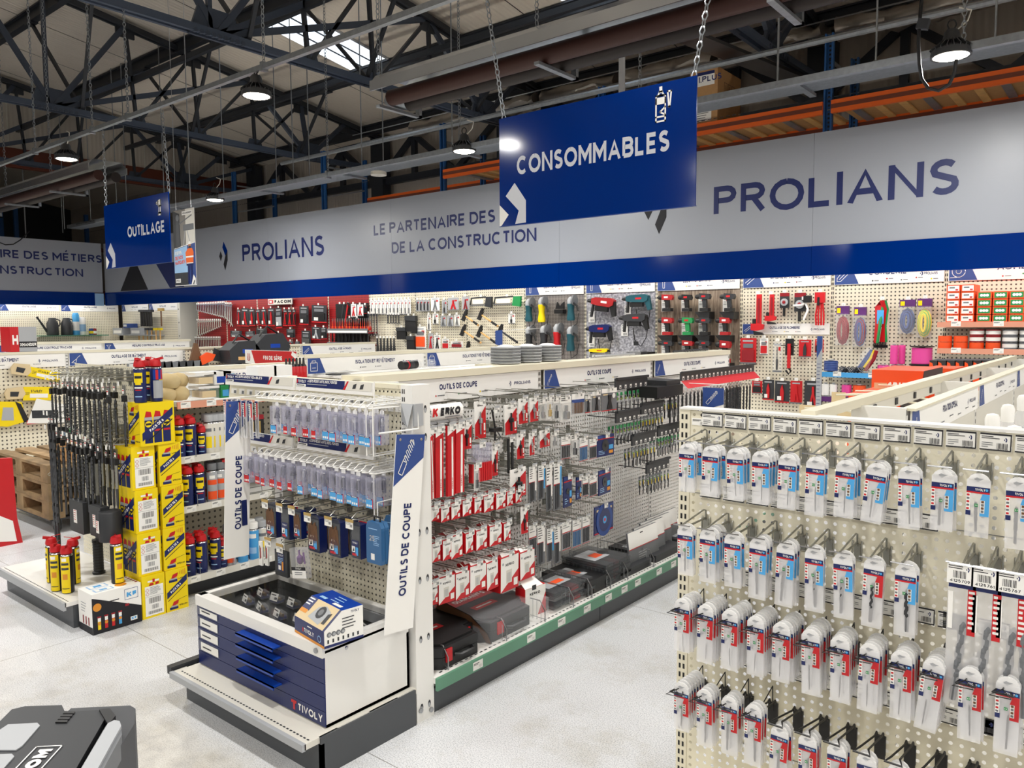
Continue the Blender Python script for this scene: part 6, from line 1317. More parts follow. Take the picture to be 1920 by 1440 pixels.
# ================================================================ sprays, cartons, masonry bits, pallets
def can_proto(kind):
    t = thing('spray_can', 'x', 'spray can'); H_, R_ = (.20, .0325) if kind != 'small' else (.14, .026)
    if kind == 'kf': H_ = .225
    bc = {'blue': 'navydeep', 'small': 'navydeep', 'kf': 'black', 'grey': 'lgrey', 'white': 'offwhite', 'lb': 'lblue'}[kind]
    part(t, 'body', MB().lathe([(R_*.94, 0), (R_, .004), (R_, H_*.93), (R_*.97, H_*.945)], bc, 16).lathe([(R_*.99, H_*.94), (R_*.92, H_*.97), (R_*.6, H_*1.0)], 'chrome', 16))
    def wrap(q, a0, a1, z0, z1, m, dr=.0006, n=6):
        vs = []; 
        for i in range(n+1):
            a = a0+(a1-a0)*i/n; vs += [((R_+dr)*math.cos(a), (R_+dr)*math.sin(a), z0), ((R_+dr)*math.cos(a), (R_+dr)*math.sin(a), z1)]
        return q.add(vs, [(2*i, 2*i+2, 2*i+3, 2*i+1) for i in range(n)], m, True)
    q = MB()
    for c in (-.9, PI-.9):
        if kind in ('blue', 'small'):
            wrap(q, c-.75, c+.75, H_*.56, H_*.84, 'yellow'); wrap(q, c-.5, c+.5, H_*.50, H_*.56, 'yellow'); wrap(q, c-.6, c+.6, H_*.68, H_*.75, 'ink', .001); wrap(q, c-.7, c+.7, H_*.40, H_*.44, 'paper', .001); wrap(q, c-.5, c+.5, H_*.34, H_*.37, 'red', .001); wrap(q, c-.6, c+.6, H_*.16, H_*.19, 'skyblue', .001)
        elif kind == 'kf':
            wrap(q, c-.8, c+.8, 0.004, H_*.93, 'yellow'); wrap(q, c-.5, c+.3, H_*.82, H_*.9, 'paper', .001); wrap(q, c-.6, c+.6, H_*.60, H_*.78, 'charcoal', .001, 6); wrap(q, c-.6, c+.6, H_*.66, H_*.72, 'yellow', .0014); wrap(q, c-.4, c+.4, H_*.36, H_*.5, 'warn', .001); wrap(q, c-.6, c+.6, H_*.12, H_*.14, 'dark', .001)
        elif kind == 'grey': wrap(q, c-.9, c+.9, H_*.1, H_*.35, 'orange'); wrap(q, c-.9, c+.9, H_*.55, H_*.7, 'orange'); wrap(q, c-.5, c+.5, H_*.74, H_*.84, 'paper')
        elif kind == 'lb': wrap(q, c-.9, c+.9, H_*.7, H_*.84, 'paper'); wrap(q, c-.9, c+.9, H_*.2, H_*.4, 'skyblue')
        else: wrap(q, c-.8, c+.8, H_*.2, H_*.55, 'yellow'); wrap(q, c-.8, c+.8, H_*.7, H_*.8, 'mid')
    part(t, 'label', q)
    if kind == 'blue' or kind == 'small' or kind == 'kf':
        c = MB().lathe([(R_*.95, H_), (R_*.97, H_+.012), (R_*.8, H_+.034), (R_*.3, H_+.042), (0, H_+.043)], 'red', 14)
        c.bar((0, 0, H_+.036), (R_*1.3*math.cos(-.9), R_*1.3*math.sin(-.9), H_+.046), .02, .014, 'red'); part(t, 'spray_head', c)
        part(t, 'straw', MB().tube([(0, 0, H_+.045), (-R_*1.5*math.cos(-.9), -R_*1.5*math.sin(-.9), H_+.05)], .002, 'red', 4))
    else: part(t, 'cap', MB().lathe([(R_*.9, H_), (R_*.9, H_+.035), (R_*.8, H_+.04), (0, H_+.04)], {'grey': 'mid', 'white': 'lgrey', 'lb': 'paper'}[kind], 14))
    return Proto(t)
CAN = {k: can_proto(k) for k in ('blue', 'small', 'kf', 'grey', 'white', 'lb')}
cn = {'blue': 'blue and yellow spray can with a red head', 'small': 'small blue and yellow spray can', 'kf': 'black and yellow spray can with a red head', 'grey': 'grey and orange spray can', 'white': 'white spray can with a grey cap', 'lb': 'light blue spray can'}
G2F = -4.38
SH = [('base shelf', .1385, [('blue', 356, 1060), ('blue', 378, 1052), ('blue', 404, 1045), ('small', 417, 1040), ('grey', 432, 1060), ('lb', 455, 1050), ('lb', 476, 1043), ('white', 492, 1040)], 2), ('second shelf', .5635, [('blue', 352, 940), ('blue', 374, 935), ('grey', 398, 935), ('grey', 414, 930), ('blue', 425, 925)], 2), ('third shelf', .8635, [('blue', 337, 848), ('blue', 358, 845), ('small', 378, 842), ('white', 392, 838), ('white', 402, 838), ('white', 412, 836), ('white', 420, 835)], 2)]
for nm, z, L, rows in SH:
    cntk = {}
    for i, (k, u, v) in enumerate(L):
        y = PX(u, v-20, G2F-.05).y
        for r in range(rows):
            cntk[k] = cntk.get(k, -1)+1
            CAN[k].put((G2F-.05-.08*r, y+.03*(r % 2), z), (0, 0, random.uniform(-.3, .6)), '%s, %s, %s place, %s line' % (cn[k], nm, ORD[i], ('front', 'rear')[r]), 'spray cans on the '+nm)
for z in (.1385, .5635, .8635):                     # little wire fences that hold the cans
    for k in range(3):
        y = 2.38+k*.22
        part(G2, 'wire_guard', MB().tube([(y, z, .515), (y, z+.07, .51), (y, z+.07, .2), (y, z, .2)], .0025, 'steel', 5))
t = thing('black_pouch_box', 'row of black and gold packs with red tops on the third shelf', 'packet', (G2F-.12, 2.72, .8635), FX)
for k in range(4): part(t, 'pack', MB().box(k*.05, 0, -.02, k*.05+.04, .17, .02, 'black').rect(k*.05+.005, .02, k*.05+.015, .16, .0205, 'gold').box(k*.05, .17, -.02, k*.05+.04, .20, .02, 'dred'))
# top shelf: mesh bags, tubs
for i, (u, v) in enumerate(((318, 748), (330, 735), (342, 748), (352, 738), (325, 725))):
    y = PX(u, v, G2F-.08).y; r = random.Random(i); q = MB()
    q.lathe([(0, 0), (.045, .006), (.062, .035), (.058, .062), (.035, .085), (0, .092)], 'strawb', 10); 
    o = q.build('hemp_ball', None, (G2F-.10-.07*(i % 2), y-.01, 1.199+(.075 if i in (1, 4, 3) else 0))); o['label'] = 'ball of pale hemp fibre on the salmon shelf, %s in the heap' % ORD[i]; o['category'] = 'hemp'; o['group'] = 'hemp balls'
t = thing('wire_basket', 'small wire basket with crumpled plastic beside the hemp balls', 'basket', (G2F-.18, 2.62, 1.199), FX)
q = MB()
for k in range(6): q.tube([(k*.03, 0, .16), (k*.03, .09, .16)], .002, 'dsteel', 4)
q.tube([(0, .09, .16), (.15, .09, .16), (.15, .09, 0), (0, .09, 0)], .0025, 'dsteel', 4, True); part(t, 'wire', q)
part(t, 'plastic_bag', MB().lathe([(.05, 0), (.07, .03), (.05, .09), (.02, .13), (.035, .16)], 'clear', 9, (.08, .0, .08), 'y'))
for i, (u, v, c, l, w) in enumerate(((377, 730, 'clear', 'tan', .13), (408, 722, 'white', 'pblue', .11), (420, 722, 'lblue', 'lblue', .07), (383, 748, 'clear', 'tan', .13), (415, 752, 'green', 'lblue', .07), (432, 752, 'lblue', 'lblue', .08))):
    p = PX(u, v, G2F-.12); up_ = v < 740
    t = thing('storage_tub', ('clear', 'white and blue', 'bright blue', 'clear', 'green', 'light blue')[i]+' tub on the salmon shelf, '+('on the upper layer' if up_ else 'standing on the shelf')+(' at the start' if i in (0, 3) else ''), 'tub', (G2F-.12-.0*i, p.y, 1.199+(.085 if up_ else 0)))
    part(t, 'tub', MB().box(-.06, -w/2, 0, .06, w/2, .065, c).box(-.0605, -w*.35, .01, .0605, w*.35, .05, l)); part(t, 'lid', MB().box(-.063, -w/2-.003, .065, .063, w/2+.003, .08, 'white' if i < 4 else c))
# bundles at the end of the same shelf seen over the end unit
for i, (u, v, m, lab) in enumerate(((490, 700, 'paper', 'white paper packs with blue marks on top of the sundries shelf'), (520, 702, 'paper', 'second stack of white paper packs on the sundries shelf'))):
    p = PX(u, v, -4.55); q = MB().box(-.07, -.07, 0, .07, .07, .11, m); q.box(.0705, -.06, .02, .071, .06, .035, 'pblue')
    o = q.build('paper_pack', None, (-4.55, p.y, 1.27)); o['label'] = lab; o['category'] = 'packet'
for i in range(6):
    p = PX(537+i*6.5, 695, -4.55); o = MB().lathe([(.022, 0), (.022, .09), (.008, .11), (.006, .15), (0, .152)], 'red', 9).build('glue_bottle', None, (-4.55, p.y, 1.27)); q = MB().lathe([(.0222, .0), (.0222, .05)], 'red', 9).lathe([(.021, .091), (.009, .112), (.0062, .151), (0, .154)], 'black', 9); part(o, 'cap', q)
    o['label'] = 'small red bottle with a black tip on the sundries shelf, %s of six' % ORD[i]; o['category'] = 'bottle'; o['group'] = 'red bottles with black tips'
q = MB()
for i in range(7):
    r = random.Random(i); q.poly([(i*.06+r.uniform(-.02, .02), r.uniform(0, .05)), (i*.06+.09, .02), (i*.06+.07, .1), (i*.06-.02, .09)], .002*i, ('tag', 'lgrey')[i % 2])
o = q.build('loose_bags', None, (-4.72, 3.5, 1.282)); o.rotation_euler = (0, 0, PI/2); o['label'] = 'loose clear plastic bags strewn on the top shelf'; o['category'] = 'bags'
for i, u in enumerate((772, 800)):
    p = PX(u, 675, -4.62); o = thing('sealant_tube', ('black printed', 'clear')[i]+' tube with a clear cap lying on the insulation shelf', 'tube', (-4.62, p.y-.0, 1.322), (0, 0, PI/2+.15))
    part(o, 'tube', MB().tube([(-.14 if i == 0 else -.04, 0, 0), (.05, 0, 0)], .035, ('black', 'clear')[i], 12)); part(o, 'cap', MB().tube([(.05, 0, 0), (.085, 0, 0)], .037, 'clear', 12))
    if i == 0: part(o, 'label', MB().tube([(-.08, 0, 0), (-.06, 0, 0)], .0355, 'red', 12).tube([(-.05, 0, 0), (0, 0, 0)], .0355, 'charcoal', 12))
o = MB().bar((-4.6, PX(612, 682, -4.6).y, 1.29), (-4.55, PX(655, 688, -4.55).y, 1.285), .05, .008, 'dark').build('dark_profile'); o['label'] = 'dark flat profile lying on the insulation shelf'; o['category'] = 'profile'
# yellow cartons ---------------------------------------------------------------
def can_print(q, x, y, s, cut=True):
    q.rect(x-.02*s, y, x+.02*s, y+.115*s, .0008, 'navydeep').poly([(x+.018*s*math.cos(a*PI/5), y+.095*s+.016*s*math.sin(a*PI/5)) for a in range(10)], .0012, 'yellow').rect(x-.014*s, y+.09*s, x+.014*s, y+.1*s, .0016, 'ink').rect(x-.02*s, y+.115*s, x+.02*s, y+.13*s, .0008, 'lgrey').poly([(x-.018*s, y+.13*s), (x+.018*s, y+.13*s), (x+.014*s, y+.155*s), (x-.01*s, y+.16*s)], .0009, 'red').rect(x-.016*s, y+.058*s, x+.016*s, y+.068*s, .0012, 'red')
def front_print(w, h):
    q = MB()
    for k in range(3): can_print(q, w*(-.28+.28*k), h*.06, h/.215)
    q.poly([(-w*.48, h*.12), (-w*.48, h*.30), (w*.48, h*.86), (w*.48, h*.68)][::1], .002, 'navy'); a = math.atan2(h*.56, w*.96)
    q.text('PACK DE 6', -w*.22, h*.315, h*.072, .0028, 'paper', w=w*.52, rot=a, bold=.05); q.poly([(-w*.3, h*.14), (-w*.29, h*.11), (w*.46, h*.56), (w*.46, h*.59)], .0022, 'ink'); return q
def hazard_print(w, h):
    q = MB().rect(-w*.38, h*.05, w*.42, h*.75, .0008, 'paper').rect(-w*.36, h*.52, -w*.2, h*.72, .0012, 'tag').lines(-w*.16, w*.4, h*.71, 7, h*.026, .0012, 'mid', h*.009, 3)
    for s in (.66, .57): stroke(q, [(-w*.28, h*s+.01), (-w*.28+.01, h*s), (-w*.28, h*s-.01), (-w*.28-.01, h*s)], .0016, .0014, 'red', True)
    q.barcode(-w*.22, h*.34, w*.3, h*.47, .0012, 14, 'barc').barcode(-w*.1, h*.2, w*.2, h*.3, .0012, 8, 'mid').barcode(-w*.26, h*.09, w*.34, h*.16, .0012, 18, 'barc').rect(-w*.38, h*.5, w*.42, h*.505, .0012, 'mid')
    q.rect(-w*.25, h*.84, w*.25, h*.88, .0008, 'paper').rect(-w*.04, h*.83, w*.06, h*.91, .0012, 'red').poly([(-w*.2, h*.76), (0, h*.76), (0, h*.81), (-w*.15, h*.82)], .001, 'red').poly([(w*.08, h*.76), (w*.24, h*.77), (w*.24, h*.82), (w*.1, h*.82)], .001, 'red'); return q
def side_print(w, h):
    q = MB().poly([(-w*.46, h*.32), (-w*.46, h*.47), (w*.46, h*.83), (w*.46, h*.68)], .0012, 'navy'); a = math.atan2(h*.36, w*.92)
    q.text('PACK DE 6', -w*.26, h*.435, h*.06, .002, 'paper', w=w*.55, rot=a, bold=.05).poly([(-w*.44, h*.27), (-w*.43, h*.255), (w*.4, h*.56), (w*.4, h*.575)], .001, 'ink')
    for y in (.76, .1): q.poly([(-w*.28, h*y), (w*.02, h*(y+.06)), (w*.06, h*(y+.15)), (-w*.18, h*(y+.12))], .001, 'red').rect(-w*.36, h*(y-.06), w*.02, h*(y+.0), .001, 'navydeep').rect(-w*.3, h*(y-.005), w*.0, h*(y+.03), .0012, 'lgrey')
    stroke(q, [(w*.05, h*.25), (w*.44, h*.29)], .0015, .001, 'ink'); q.text('SPECIM', w*.08, h*.09, h*.035, .001, 'ink', bold=.03).text('LARGE', w*.08, h*.74, h*.035, .001, 'ink', bold=.03)
    for k in range(4): q.rect(w*.12+k*w*.08, h*(.86-.01*k), w*.15+k*w*.08, h*(.93+.012*k), .001, 'warn')
    return q
BW, BD, BH = .20, .131, .2435                        # x extent, y extent, height
def carton(x, y, z, rz, kind, label, grp='yellow spray can cartons'):
    """kind a: the hazard label looks to +x; kind b: the diagonal print does"""
    t = thing('spray_can_carton', label, 'box', (x, y, z), (0, 0, rz), grp)
    part(t, 'carton', MB().box(-BW/2, -BD/2, 0, BW/2, BD/2, BH, 'yellow').box(-BW/2-.0006, -BD/2-.0006, BH-.001, BW/2+.0006, -BD/2+.001, BH+.0004, 'gold'))
    a = part(t, 'print', front_print(BW*.94, BH), (0, -BD/2-.0005, 0), (PI/2, 0, 0))
    b = part(t, 'print', (hazard_print if kind == 'a' else side_print)(BD, BH), (BW/2+.0005, 0, 0), FX); return t
xs = -4.30-BW/2
for lv in range(4):
    r = random.Random(lv+3); dx = -.024*lv+.006*(lv == 2)
    if lv == 3: dx += .01
    carton(xs+dx*.5, 2.052-dx*.1+r.uniform(-.004, .004)-.008*lv, lv*(BH+.0008), r.uniform(-.02, .02), 'a', 'yellow carton of spray cans with a white hazard label, %s from the floor' % ORD[lv])
    carton(xs+dx*.35, 2.187+r.uniform(-.002, .004), lv*(BH+.0008), r.uniform(-.015, .01), 'b', 'yellow carton with a navy diagonal band beside the labelled stack, %s from the floor' % ORD[lv])
t = thing('spray_can_carton', 'topmost yellow carton showing three printed cans, alone on the stack', 'box', (-4.375, 2.115, 4*(BH+.0008)), (0, 0, PI/2+.03), 'yellow spray can cartons')
part(t, 'carton', MB().box(-BW/2, -BD/2, 0, BW/2, BD/2, BH, 'yellow')); part(t, 'print', front_print(BW*.94, BH), (0, -BD/2-.0005, 0), (PI/2, 0, 0)); part(t, 'print', side_print(BD, BH), (-BW/2-.0005, 0, 0), (PI/2, 0, -PI/2))
zt = 5*BH+.0045
CAN['blue'].put((-4.345, 2.045, zt), (0, 0, .1), 'first blue and yellow spray can standing on the topmost yellow carton', 'cans on the topmost carton')
CAN['blue'].put((-4.405, 2.13, zt), (0, 0, .2), 'blue and yellow spray can behind the others on the topmost carton', 'cans on the topmost carton')
t = CAN['blue'].put((-4.345, 2.135, zt), (0, 0, 1.7), 'spray can turned to its pale back print on the topmost carton', 'cans on the topmost carton')
q = MB()
for i in range(8):
    a0, a1 = -2.6+i*.42, -2.6+(i+1)*.42
    for z0, z1, m in ((.02, .12, 'lgrey'), (.125, .18, 'red' if i % 2 else 'pblue')): q.add([(.0345*math.cos(a), .0345*math.sin(a), z) for a, z in ((a0, z0), (a1, z0), (a1, z1), (a0, z1))], [(0, 1, 2, 3)], m)
part(t, 'back_print', q)
# black and white carton with its display can, and the four cans on the platform
t = thing('grease_carton', 'white carton with a black diagonal and four printed cans on the floor', 'box', (-4.29, 1.712, 0)); W, D, Hh = .17, .262, .222
part(t, 'carton', MB().box(-W, 0, 0, 0, D, Hh, 'paper'))
q = MB().at(Matrix.Translation((.0008, 0, 0)) @ Euler(FX).to_matrix().to_4x4())
q.poly([(0, 0), (D, 0), (D, Hh*.42), (D*.02, Hh*.90), (0, Hh*.9)], 0, 'ink').disc(D*.1, Hh*.66, .022, .0006, 'warn', 16).text('KF', D*.70, Hh*.72, .026, .0006, 'lblue', bold=.08, w=.052); stroke(q, [(D*.66, Hh*.66), (D*.93, Hh*.66), (D*.93, Hh*.92), (D*.66, Hh*.92)], .002, .0006, 'mattblue', True)
for k, c in enumerate(('yellow', 'red', 'red', 'lblue')): q.rect(D*(.1+k*.14), Hh*.1, D*(.16+k*.14), Hh*.38, .0006, c).rect(D*(.1+k*.14), Hh*.3, D*(.16+k*.14), Hh*.39, .0009, 'paper').rect(D*(.09+k*.14), Hh*.39, D*(.17+k*.14), Hh*.43, .0008, 'dred').disc(D*(.13+k*.14), Hh*.25, .009, .0011, 'warn', 8)
q.rect(D*.76, Hh*.1, D*.9, Hh*.2, .0006, 'paper').text('KF', D*.78, Hh*.12, .014, .001, 'lblue', bold=.08).rect(D*.66, Hh*.5, D*.74, Hh*.56, .0006, 'dred').lines(D*.3, D*.56, Hh*.72, 1, .01, .0006, 'ink', .005); part(t, 'print', q)
q = MB().at(Matrix.Translation((0, -.0008, 0)) @ Euler(FY).to_matrix().to_4x4())
q.rect(-W, 0, 0, Hh*.18, 0, 'ink').lines(-W*.8, -W*.4, Hh*.7, 4, .015, 0, 'lgrey', .005)
for k in range(3): q.rect(-W*(.7-k*.2), Hh*.2, -W*(.62-k*.2), Hh*.4, .0004, 'dred')
part(t, 'print', q)
q = MB()
for (x0, x1, y0, y1) in ((-.15, -.09, .03, .13), (-.07, -.02, .03, .13)): q.rect(x0, y0, x1, y1, Hh+.0006, 'skyblue').rect(x0+.006, y0+.008, x1-.006, y1-.008, Hh+.001, 'paper').rect(x0+.016, y0+.03, x1-.016, y1-.03, Hh+.0014, 'lblue')
q.disc(-.05, .175, .03, Hh+.001, 'warn', 14).disc(-.10, .19, .034, Hh+.001, 'warn', 14)
for k in range(5): q.rect(-.16+k*.03, .245, -.145+k*.03, .258, Hh+.001, 'dred')
part(t, 'print', q)
CAN['kf'].put((-4.39, 1.895, Hh+.001), (0, 0, .9), 'black and yellow spray can standing on the white carton', 'black and yellow cans')
for i, (u, v) in enumerate(((101, 1108), (121, 1112), (93, 1092), (133, 1095))):
    p = PZ(u, v, .153); CAN['kf'].put((p.x, p.y+.02, .1535), (0, 0, (.1, .15, -.9, 1.6)[i]), 'black and yellow spray can on the white platform, %s of a cluster of four' % ORD[i], 'black and yellow cans')
# masonry bits on the end unit
def sds(L, r, kind):
    q = MB(); 
    child_m = BITB if kind == 'twist' else None
    return child_m
CAPM = data(MB().box(-.011, -.055, -.005, .011, .0, .005, 'smoke').rect(-.010, -.045, .010, -.02, .0056, 'paper').rect(-.009, -.03, .009, -.024, .006, 'red').box(-.010, .0, .03, .010, .026, .032, 'tag').box(-.012, -.09, -.011, .012, -.055, .011, 'black'))
CHIS = data(MB().tube([(0, 0, 0), (0, -.5, 0), (0, -.52, 0)], [1, 1, .9], 'zinc', 8).tube([(0, -.52, 0), (0, -.85, 0), (0, -1, 0)], [.8, .8, .1], 'charcoal', 8))
EBG = 'masonry bits on the end unit'
def ebit(x, y, z, L, r, chisel, label):
    t = thing('masonry_bit', label, 'drill bit', (x, y, z), FY, EBG); t.rotation_euler = (Matrix.Rotation(random.uniform(-.02, .02), 3, 'Y') @ Euler(FY).to_matrix()).to_euler()
    child(t, 'collar', CAPM); child(t, 'bit', CHIS if chisel else BITB, (0, -.09, 0), None, (r, L, r)); return t
LA = [.2, .22, .22, .24, .24, .26, .28, .3, .32, .34, .36, .37]
for i, (u, v) in enumerate(((97, 705), (104, 704), (111, 706), (120, 704), (130, 708), (138, 708), (148, 708), (156, 709), (167, 712), (176, 712), (187, 712), (204, 718))):
    p = PY(u, v, 1.9)
    for k in range(2): ebit(p.x, 1.895+k*.085, p.z-.02, LA[i], .007 if i < 8 else .0095, False, 'masonry bit with a black collar, upper row, %s place, %s' % (ORD[i], ('front', 'rear')[k]))
    hook(E2, SPKM, (p.x, p.z+.005, 0), 'hook', (1, 1, .95))
LB = [.4, .42, .42, .3, .28, .32, .3, .34, .3, .28]
for i, (u, v) in enumerate(((100, 800), (112, 800), (121, 804), (133, 812), (141, 815), (150, 818), (158, 820), (166, 818), (176, 822), (190, 826))):
    p = PY(u, v, 1.9)
    for k in range(2): ebit(p.x, 1.885+k*.09, p.z-.01, LB[i], .0095, False, 'masonry bit with a black collar, middle row, %s place, %s' % (ORD[i], ('front', 'rear')[k]))
    hook(E2, SPKM, (p.x, p.z+.015, 0), 'hook', (1, 1, .95))
for i, (u, v) in enumerate(((168, 838), (180, 840), (191, 838), (200, 840), (210, 842), (217, 842))):
    p = PY(u, v, 1.93); ebit(p.x, 1.93, p.z, .36 if i < 2 else .26, .012 if i < 2 else .009, True, 'steel chisel with a black collar, lower row, %s place' % ORD[i]); hook(E2, SPKM, (p.x, p.z+.02, 0), 'hook', (1, 1, .8))
for i, u in enumerate((106, 112)):
    p = PY(u, 905, 1.87); ebit(p.x, 1.85+.0*i, 1.12, .78, .014, False, 'very long masonry auger reaching down almost to the platform, %s of two' % ORD[i])
for i in range(16): hook(E2, SPKM, (-5.3+i*.045, 1.33-.22*(i % 3), 0), 'hook', (1, 1, .8))
for x in (-5.25, -5.12, -4.95): hook(E2, SPKM, (x, .72, 0), 'hook', (1, 1, 1))
def flat_case(u0, u1, v0, v1, y, lab, rnd):
    a, b = PY(u0, (v0+v1)/2, y), PY(u1, (v0+v1)/2, y); c, d = PY((u0+u1)/2, v0, y), PY((u0+u1)/2, v1, y); w, h = b.x-a.x, c.z-d.z
    t = thing('bit_case', lab, 'case', ((a.x+b.x)/2, y, d.z), FY)
    if rnd: part(t, 'tube', MB().lathe([(w*.42, 0), (w*.42, h*.94), (w*.38, h)], 'dark', 14, (0, 0, 0), 'y'))
    else: part(t, 'shell', MB().prism([(-w/2, .01), (-w/2+.01, 0), (w/2-.01, 0), (w/2, .01), (w/2, h), (-w/2, h)], -.05, 0, 'dark'))
    part(t, 'label', MB().rect(-w*.2, h*.3, w*.05, h*.72, w*.43 if rnd else .001, 'tag').lines(-w*.18, w*.02, h*.68, 5, h*.07, w*.44 if rnd else .0014, 'red', h*.02)); return t
flat_case(131, 156, 940, 998, 1.86, 'dark flat bit case with a white label, first over the platform', 0); flat_case(152, 168, 938, 996, 1.90, 'dark flat bit case half hidden behind the first one', 0)
flat_case(168, 189, 950, 1006, 1.86, 'dark narrow case hanging over the upright black tube', 0); flat_case(196, 218, 958, 1012, 1.9, 'dark round tube with a white label beside the yellow cartons', 1)
p = PZ(176, 1077, .153)
t = thing('chisel_tube', 'ribbed black tube standing upright on the white platform', 'tube', (p.x, p.y+.03, .1535))
part(t, 'tube', MB().lathe([(.036, 0), (.036, .012), (.028, .016), (.028, .19), (.031, .192), (.031, .21), (0, .21)], 'black', 16)); q = MB()
for k in range(10): q.lathe([(.0285, .02+k*.017), (.0292, .026+k*.017), (.0285, .032+k*.017)], 'dark', 16)
part(t, 'ribs', q).__setitem__('kind', 'stuff'); part(t, 'blade', MB().box(-.02, -.003, .21, .02, .003, .25, 'charcoal'))
o = thing('chisel_tube', 'dark tube standing on the platform behind the single can', 'tube', (-4.52, 1.98, .1535)); part(o, 'tube', MB().lathe([(.03, 0), (.025, .02), (.025, .3), (.03, .31), (0, .312)], 'dark', 12))
# ---------------------------------------------------------------- pallets at the left edge
def pallet(x, y, z, rz, label):
    t = thing('wooden_pallet', label, 'pallet', (x, y, z), (0, 0, rz), 'stacked wooden pallets'); r = random.Random(int(z*100))
    for k in range(5): part(t, 'plank', MB().box(-.6, -.4+k*.175, .122, .6, -.4+k*.175+.1+.03*(k % 2), .144, 'wood' if k % 2 else 'oldwood'))
    for xx in (-.6, -.07, .46): part(t, 'cross_plank', MB().box(xx, -.4, .1, xx+.14, .4, .122, 'oldwood'))
    for xx in (-.6, -.07, .46):
        for yy in (-.4, -.07, .26): part(t, 'block', MB().box(xx, yy, .022, xx+.14, yy+.14, .1, 'oldwood'))
    for yy in (-.4, -.05, .28): part(t, 'bottom_plank', MB().box(-.6, yy, 0, .6, yy+.12, .022, 'oldwood'))
    return t
PXc, PYc, PR = -7.25, 2.76, 0.0
t = thing('pallet_dolly', 'low dolly with black castors under the wooden pallets', 'dolly', (PXc, PYc, 0), (0, 0, PR))
part(t, 'deck', MB().box(-.58, -.38, .105, .58, .38, .12, 'dark'))
for a in (-.5, .5):
    for b in (-.3, .3): part(t, 'castor', MB().lathe([(.05, -.018), (.055, -.012), (.055, .012), (.05, .018)], 'black', 14, (a, b, .055), 'y').box(a-.02, b-.03, .05, a+.02, b+.03, .105, 'dsteel'))
for i in range(3): pallet(PXc+random.uniform(-.015, .015), PYc+random.uniform(-.015, .015), .122+i*.1455, PR, 'weathered wooden pallet, %s from the floor of the stack' % ORD[i])
ztop = .122+3*.1455
t = thing('tool_tray', 'black tray of small bits on a dark case atop the pallets', 'tray', (-7.2, 2.86, ztop), (0, 0, .1))
part(t, 'case', MB().box(-.3, -.1, 0, .3, .14, .12, 'black')); part(t, 'tray', MB().box(-.32, -.13, .12, .32, .17, .135, 'black').box(-.32, -.13, .135, .32, -.12, .18, 'black').box(-.32, .16, .135, .32, .17, .2, 'black').box(-.32, -.13, .135, -.31, .17, .19, 'black').box(.31, -.13, .135, .32, .17, .19, 'black'))
for k in range(8): part(t, 'bit_holder', MB().lathe([(.02, .135), (.025, .17), (.012, .185)], ('green', 'steel', 'orange', 'bosch')[k % 4], 8, (-.22+k*.062, .03, 0)))
part(t, 'lettering', MB().text('WERA', 0, 0, .03, 0, 'skyblue', bold=.03), (-.1, -.1305, .145), (PI/2, 0, 0))
t = MB().box(-.08, -.05, 0, .08, .05, .16, 'card').box(-.03, -.052, .05, .03, -.0505, .08, 'brown').build('kraft_box', None, (-6.82, 2.56, ztop+.002)); t.rotation_euler = (.0, 0, .4); t['label'] = 'small kraft carton standing at the corner of the pallets'; t['category'] = 'box'
t = thing('red_stand', 'red and white curved display panel at the pallet stack', 'stand', (-6.62, 2.18, 0))
part(t, 'panel', MB().at(Euler(FX).to_matrix().to_4x4()).prism([(-.35, 0), (-.02, .0), (-.05, .2), (-.06, .66), (-.35, .68)], -.02, .02, 'red')); part(t, 'curve', MB().at(Euler(FX).to_matrix().to_4x4()).prism([(-.3, .06), (-.06, .02), (-.08, .18), (-.2, .26), (-.35, .3)], .0205, .022, 'paper'))
# ---------------------------------------------------------------- saws on gondola 3
def saw(u0, v0, u1, v1, lab, hs=1, x=-8.84, w=.12, wide=1):
    a, b = PX(u0, v0, x), PX(u1, v1, x); d = b-a; L = d.length
    t = thing('hand_saw', lab, 'saw', a, FX); t.rotation_euler = (Matrix.Rotation(math.atan2(d.z, d.y), 3, 'X') @ Euler(FX).to_matrix()).to_euler()
    part(t, 'sleeve', MB().box(.15, -.05*wide, -.003, L, .05*wide, .004, 'yellow').rect(L*.5, -.03*wide, L*.9, .0, .0046, 'paper').text('STANLEY', L*.52, .012, .02*wide, .0046, 'ink', w=L*.25, bold=.04).lines(L*.4, L*.5, .01, 3, .012, .0046, 'ink', .004))
    part(t, 'handle', MB().prism([(0, -.06), (.14, -.05), (.17, 0), (.14, .07), (0, .05), (-.02, 0)], -.012, .012, 'tan').prism([(.03, -.03), (.1, -.03), (.11, .02), (.03, .02)], .0125, .014, 'dark')); return t
saw(24, 690, 112, 708, 'hand saw in a yellow sleeve, upper one on the perforated panel', w=.1); saw(12, 738, 98, 738, 'hand saw in a yellow sleeve, lower one on the perforated panel', wide=1.4)
p = PX(12, 778, -8.84)
t = thing('yellow_tool', 'yellow hand saw handle with black grips at the left edge', 'saw', (p.x, p.y, p.z), FX)
part(t, 'handle', MB().prism([(-.2, -.08), (.0, -.12), (.18, -.08), (.14, .12), (-.05, .14), (-.22, .05)], -.012, .012, 'yellow').prism([(-.05, -.05), (.06, -.06), (.06, .07), (-.03, .08)], .0125, .014, 'lgrey').prism([(.08, .13), (.13, .1), (.2, -.08), (.15, -.09)], .0125, .016, 'black'))
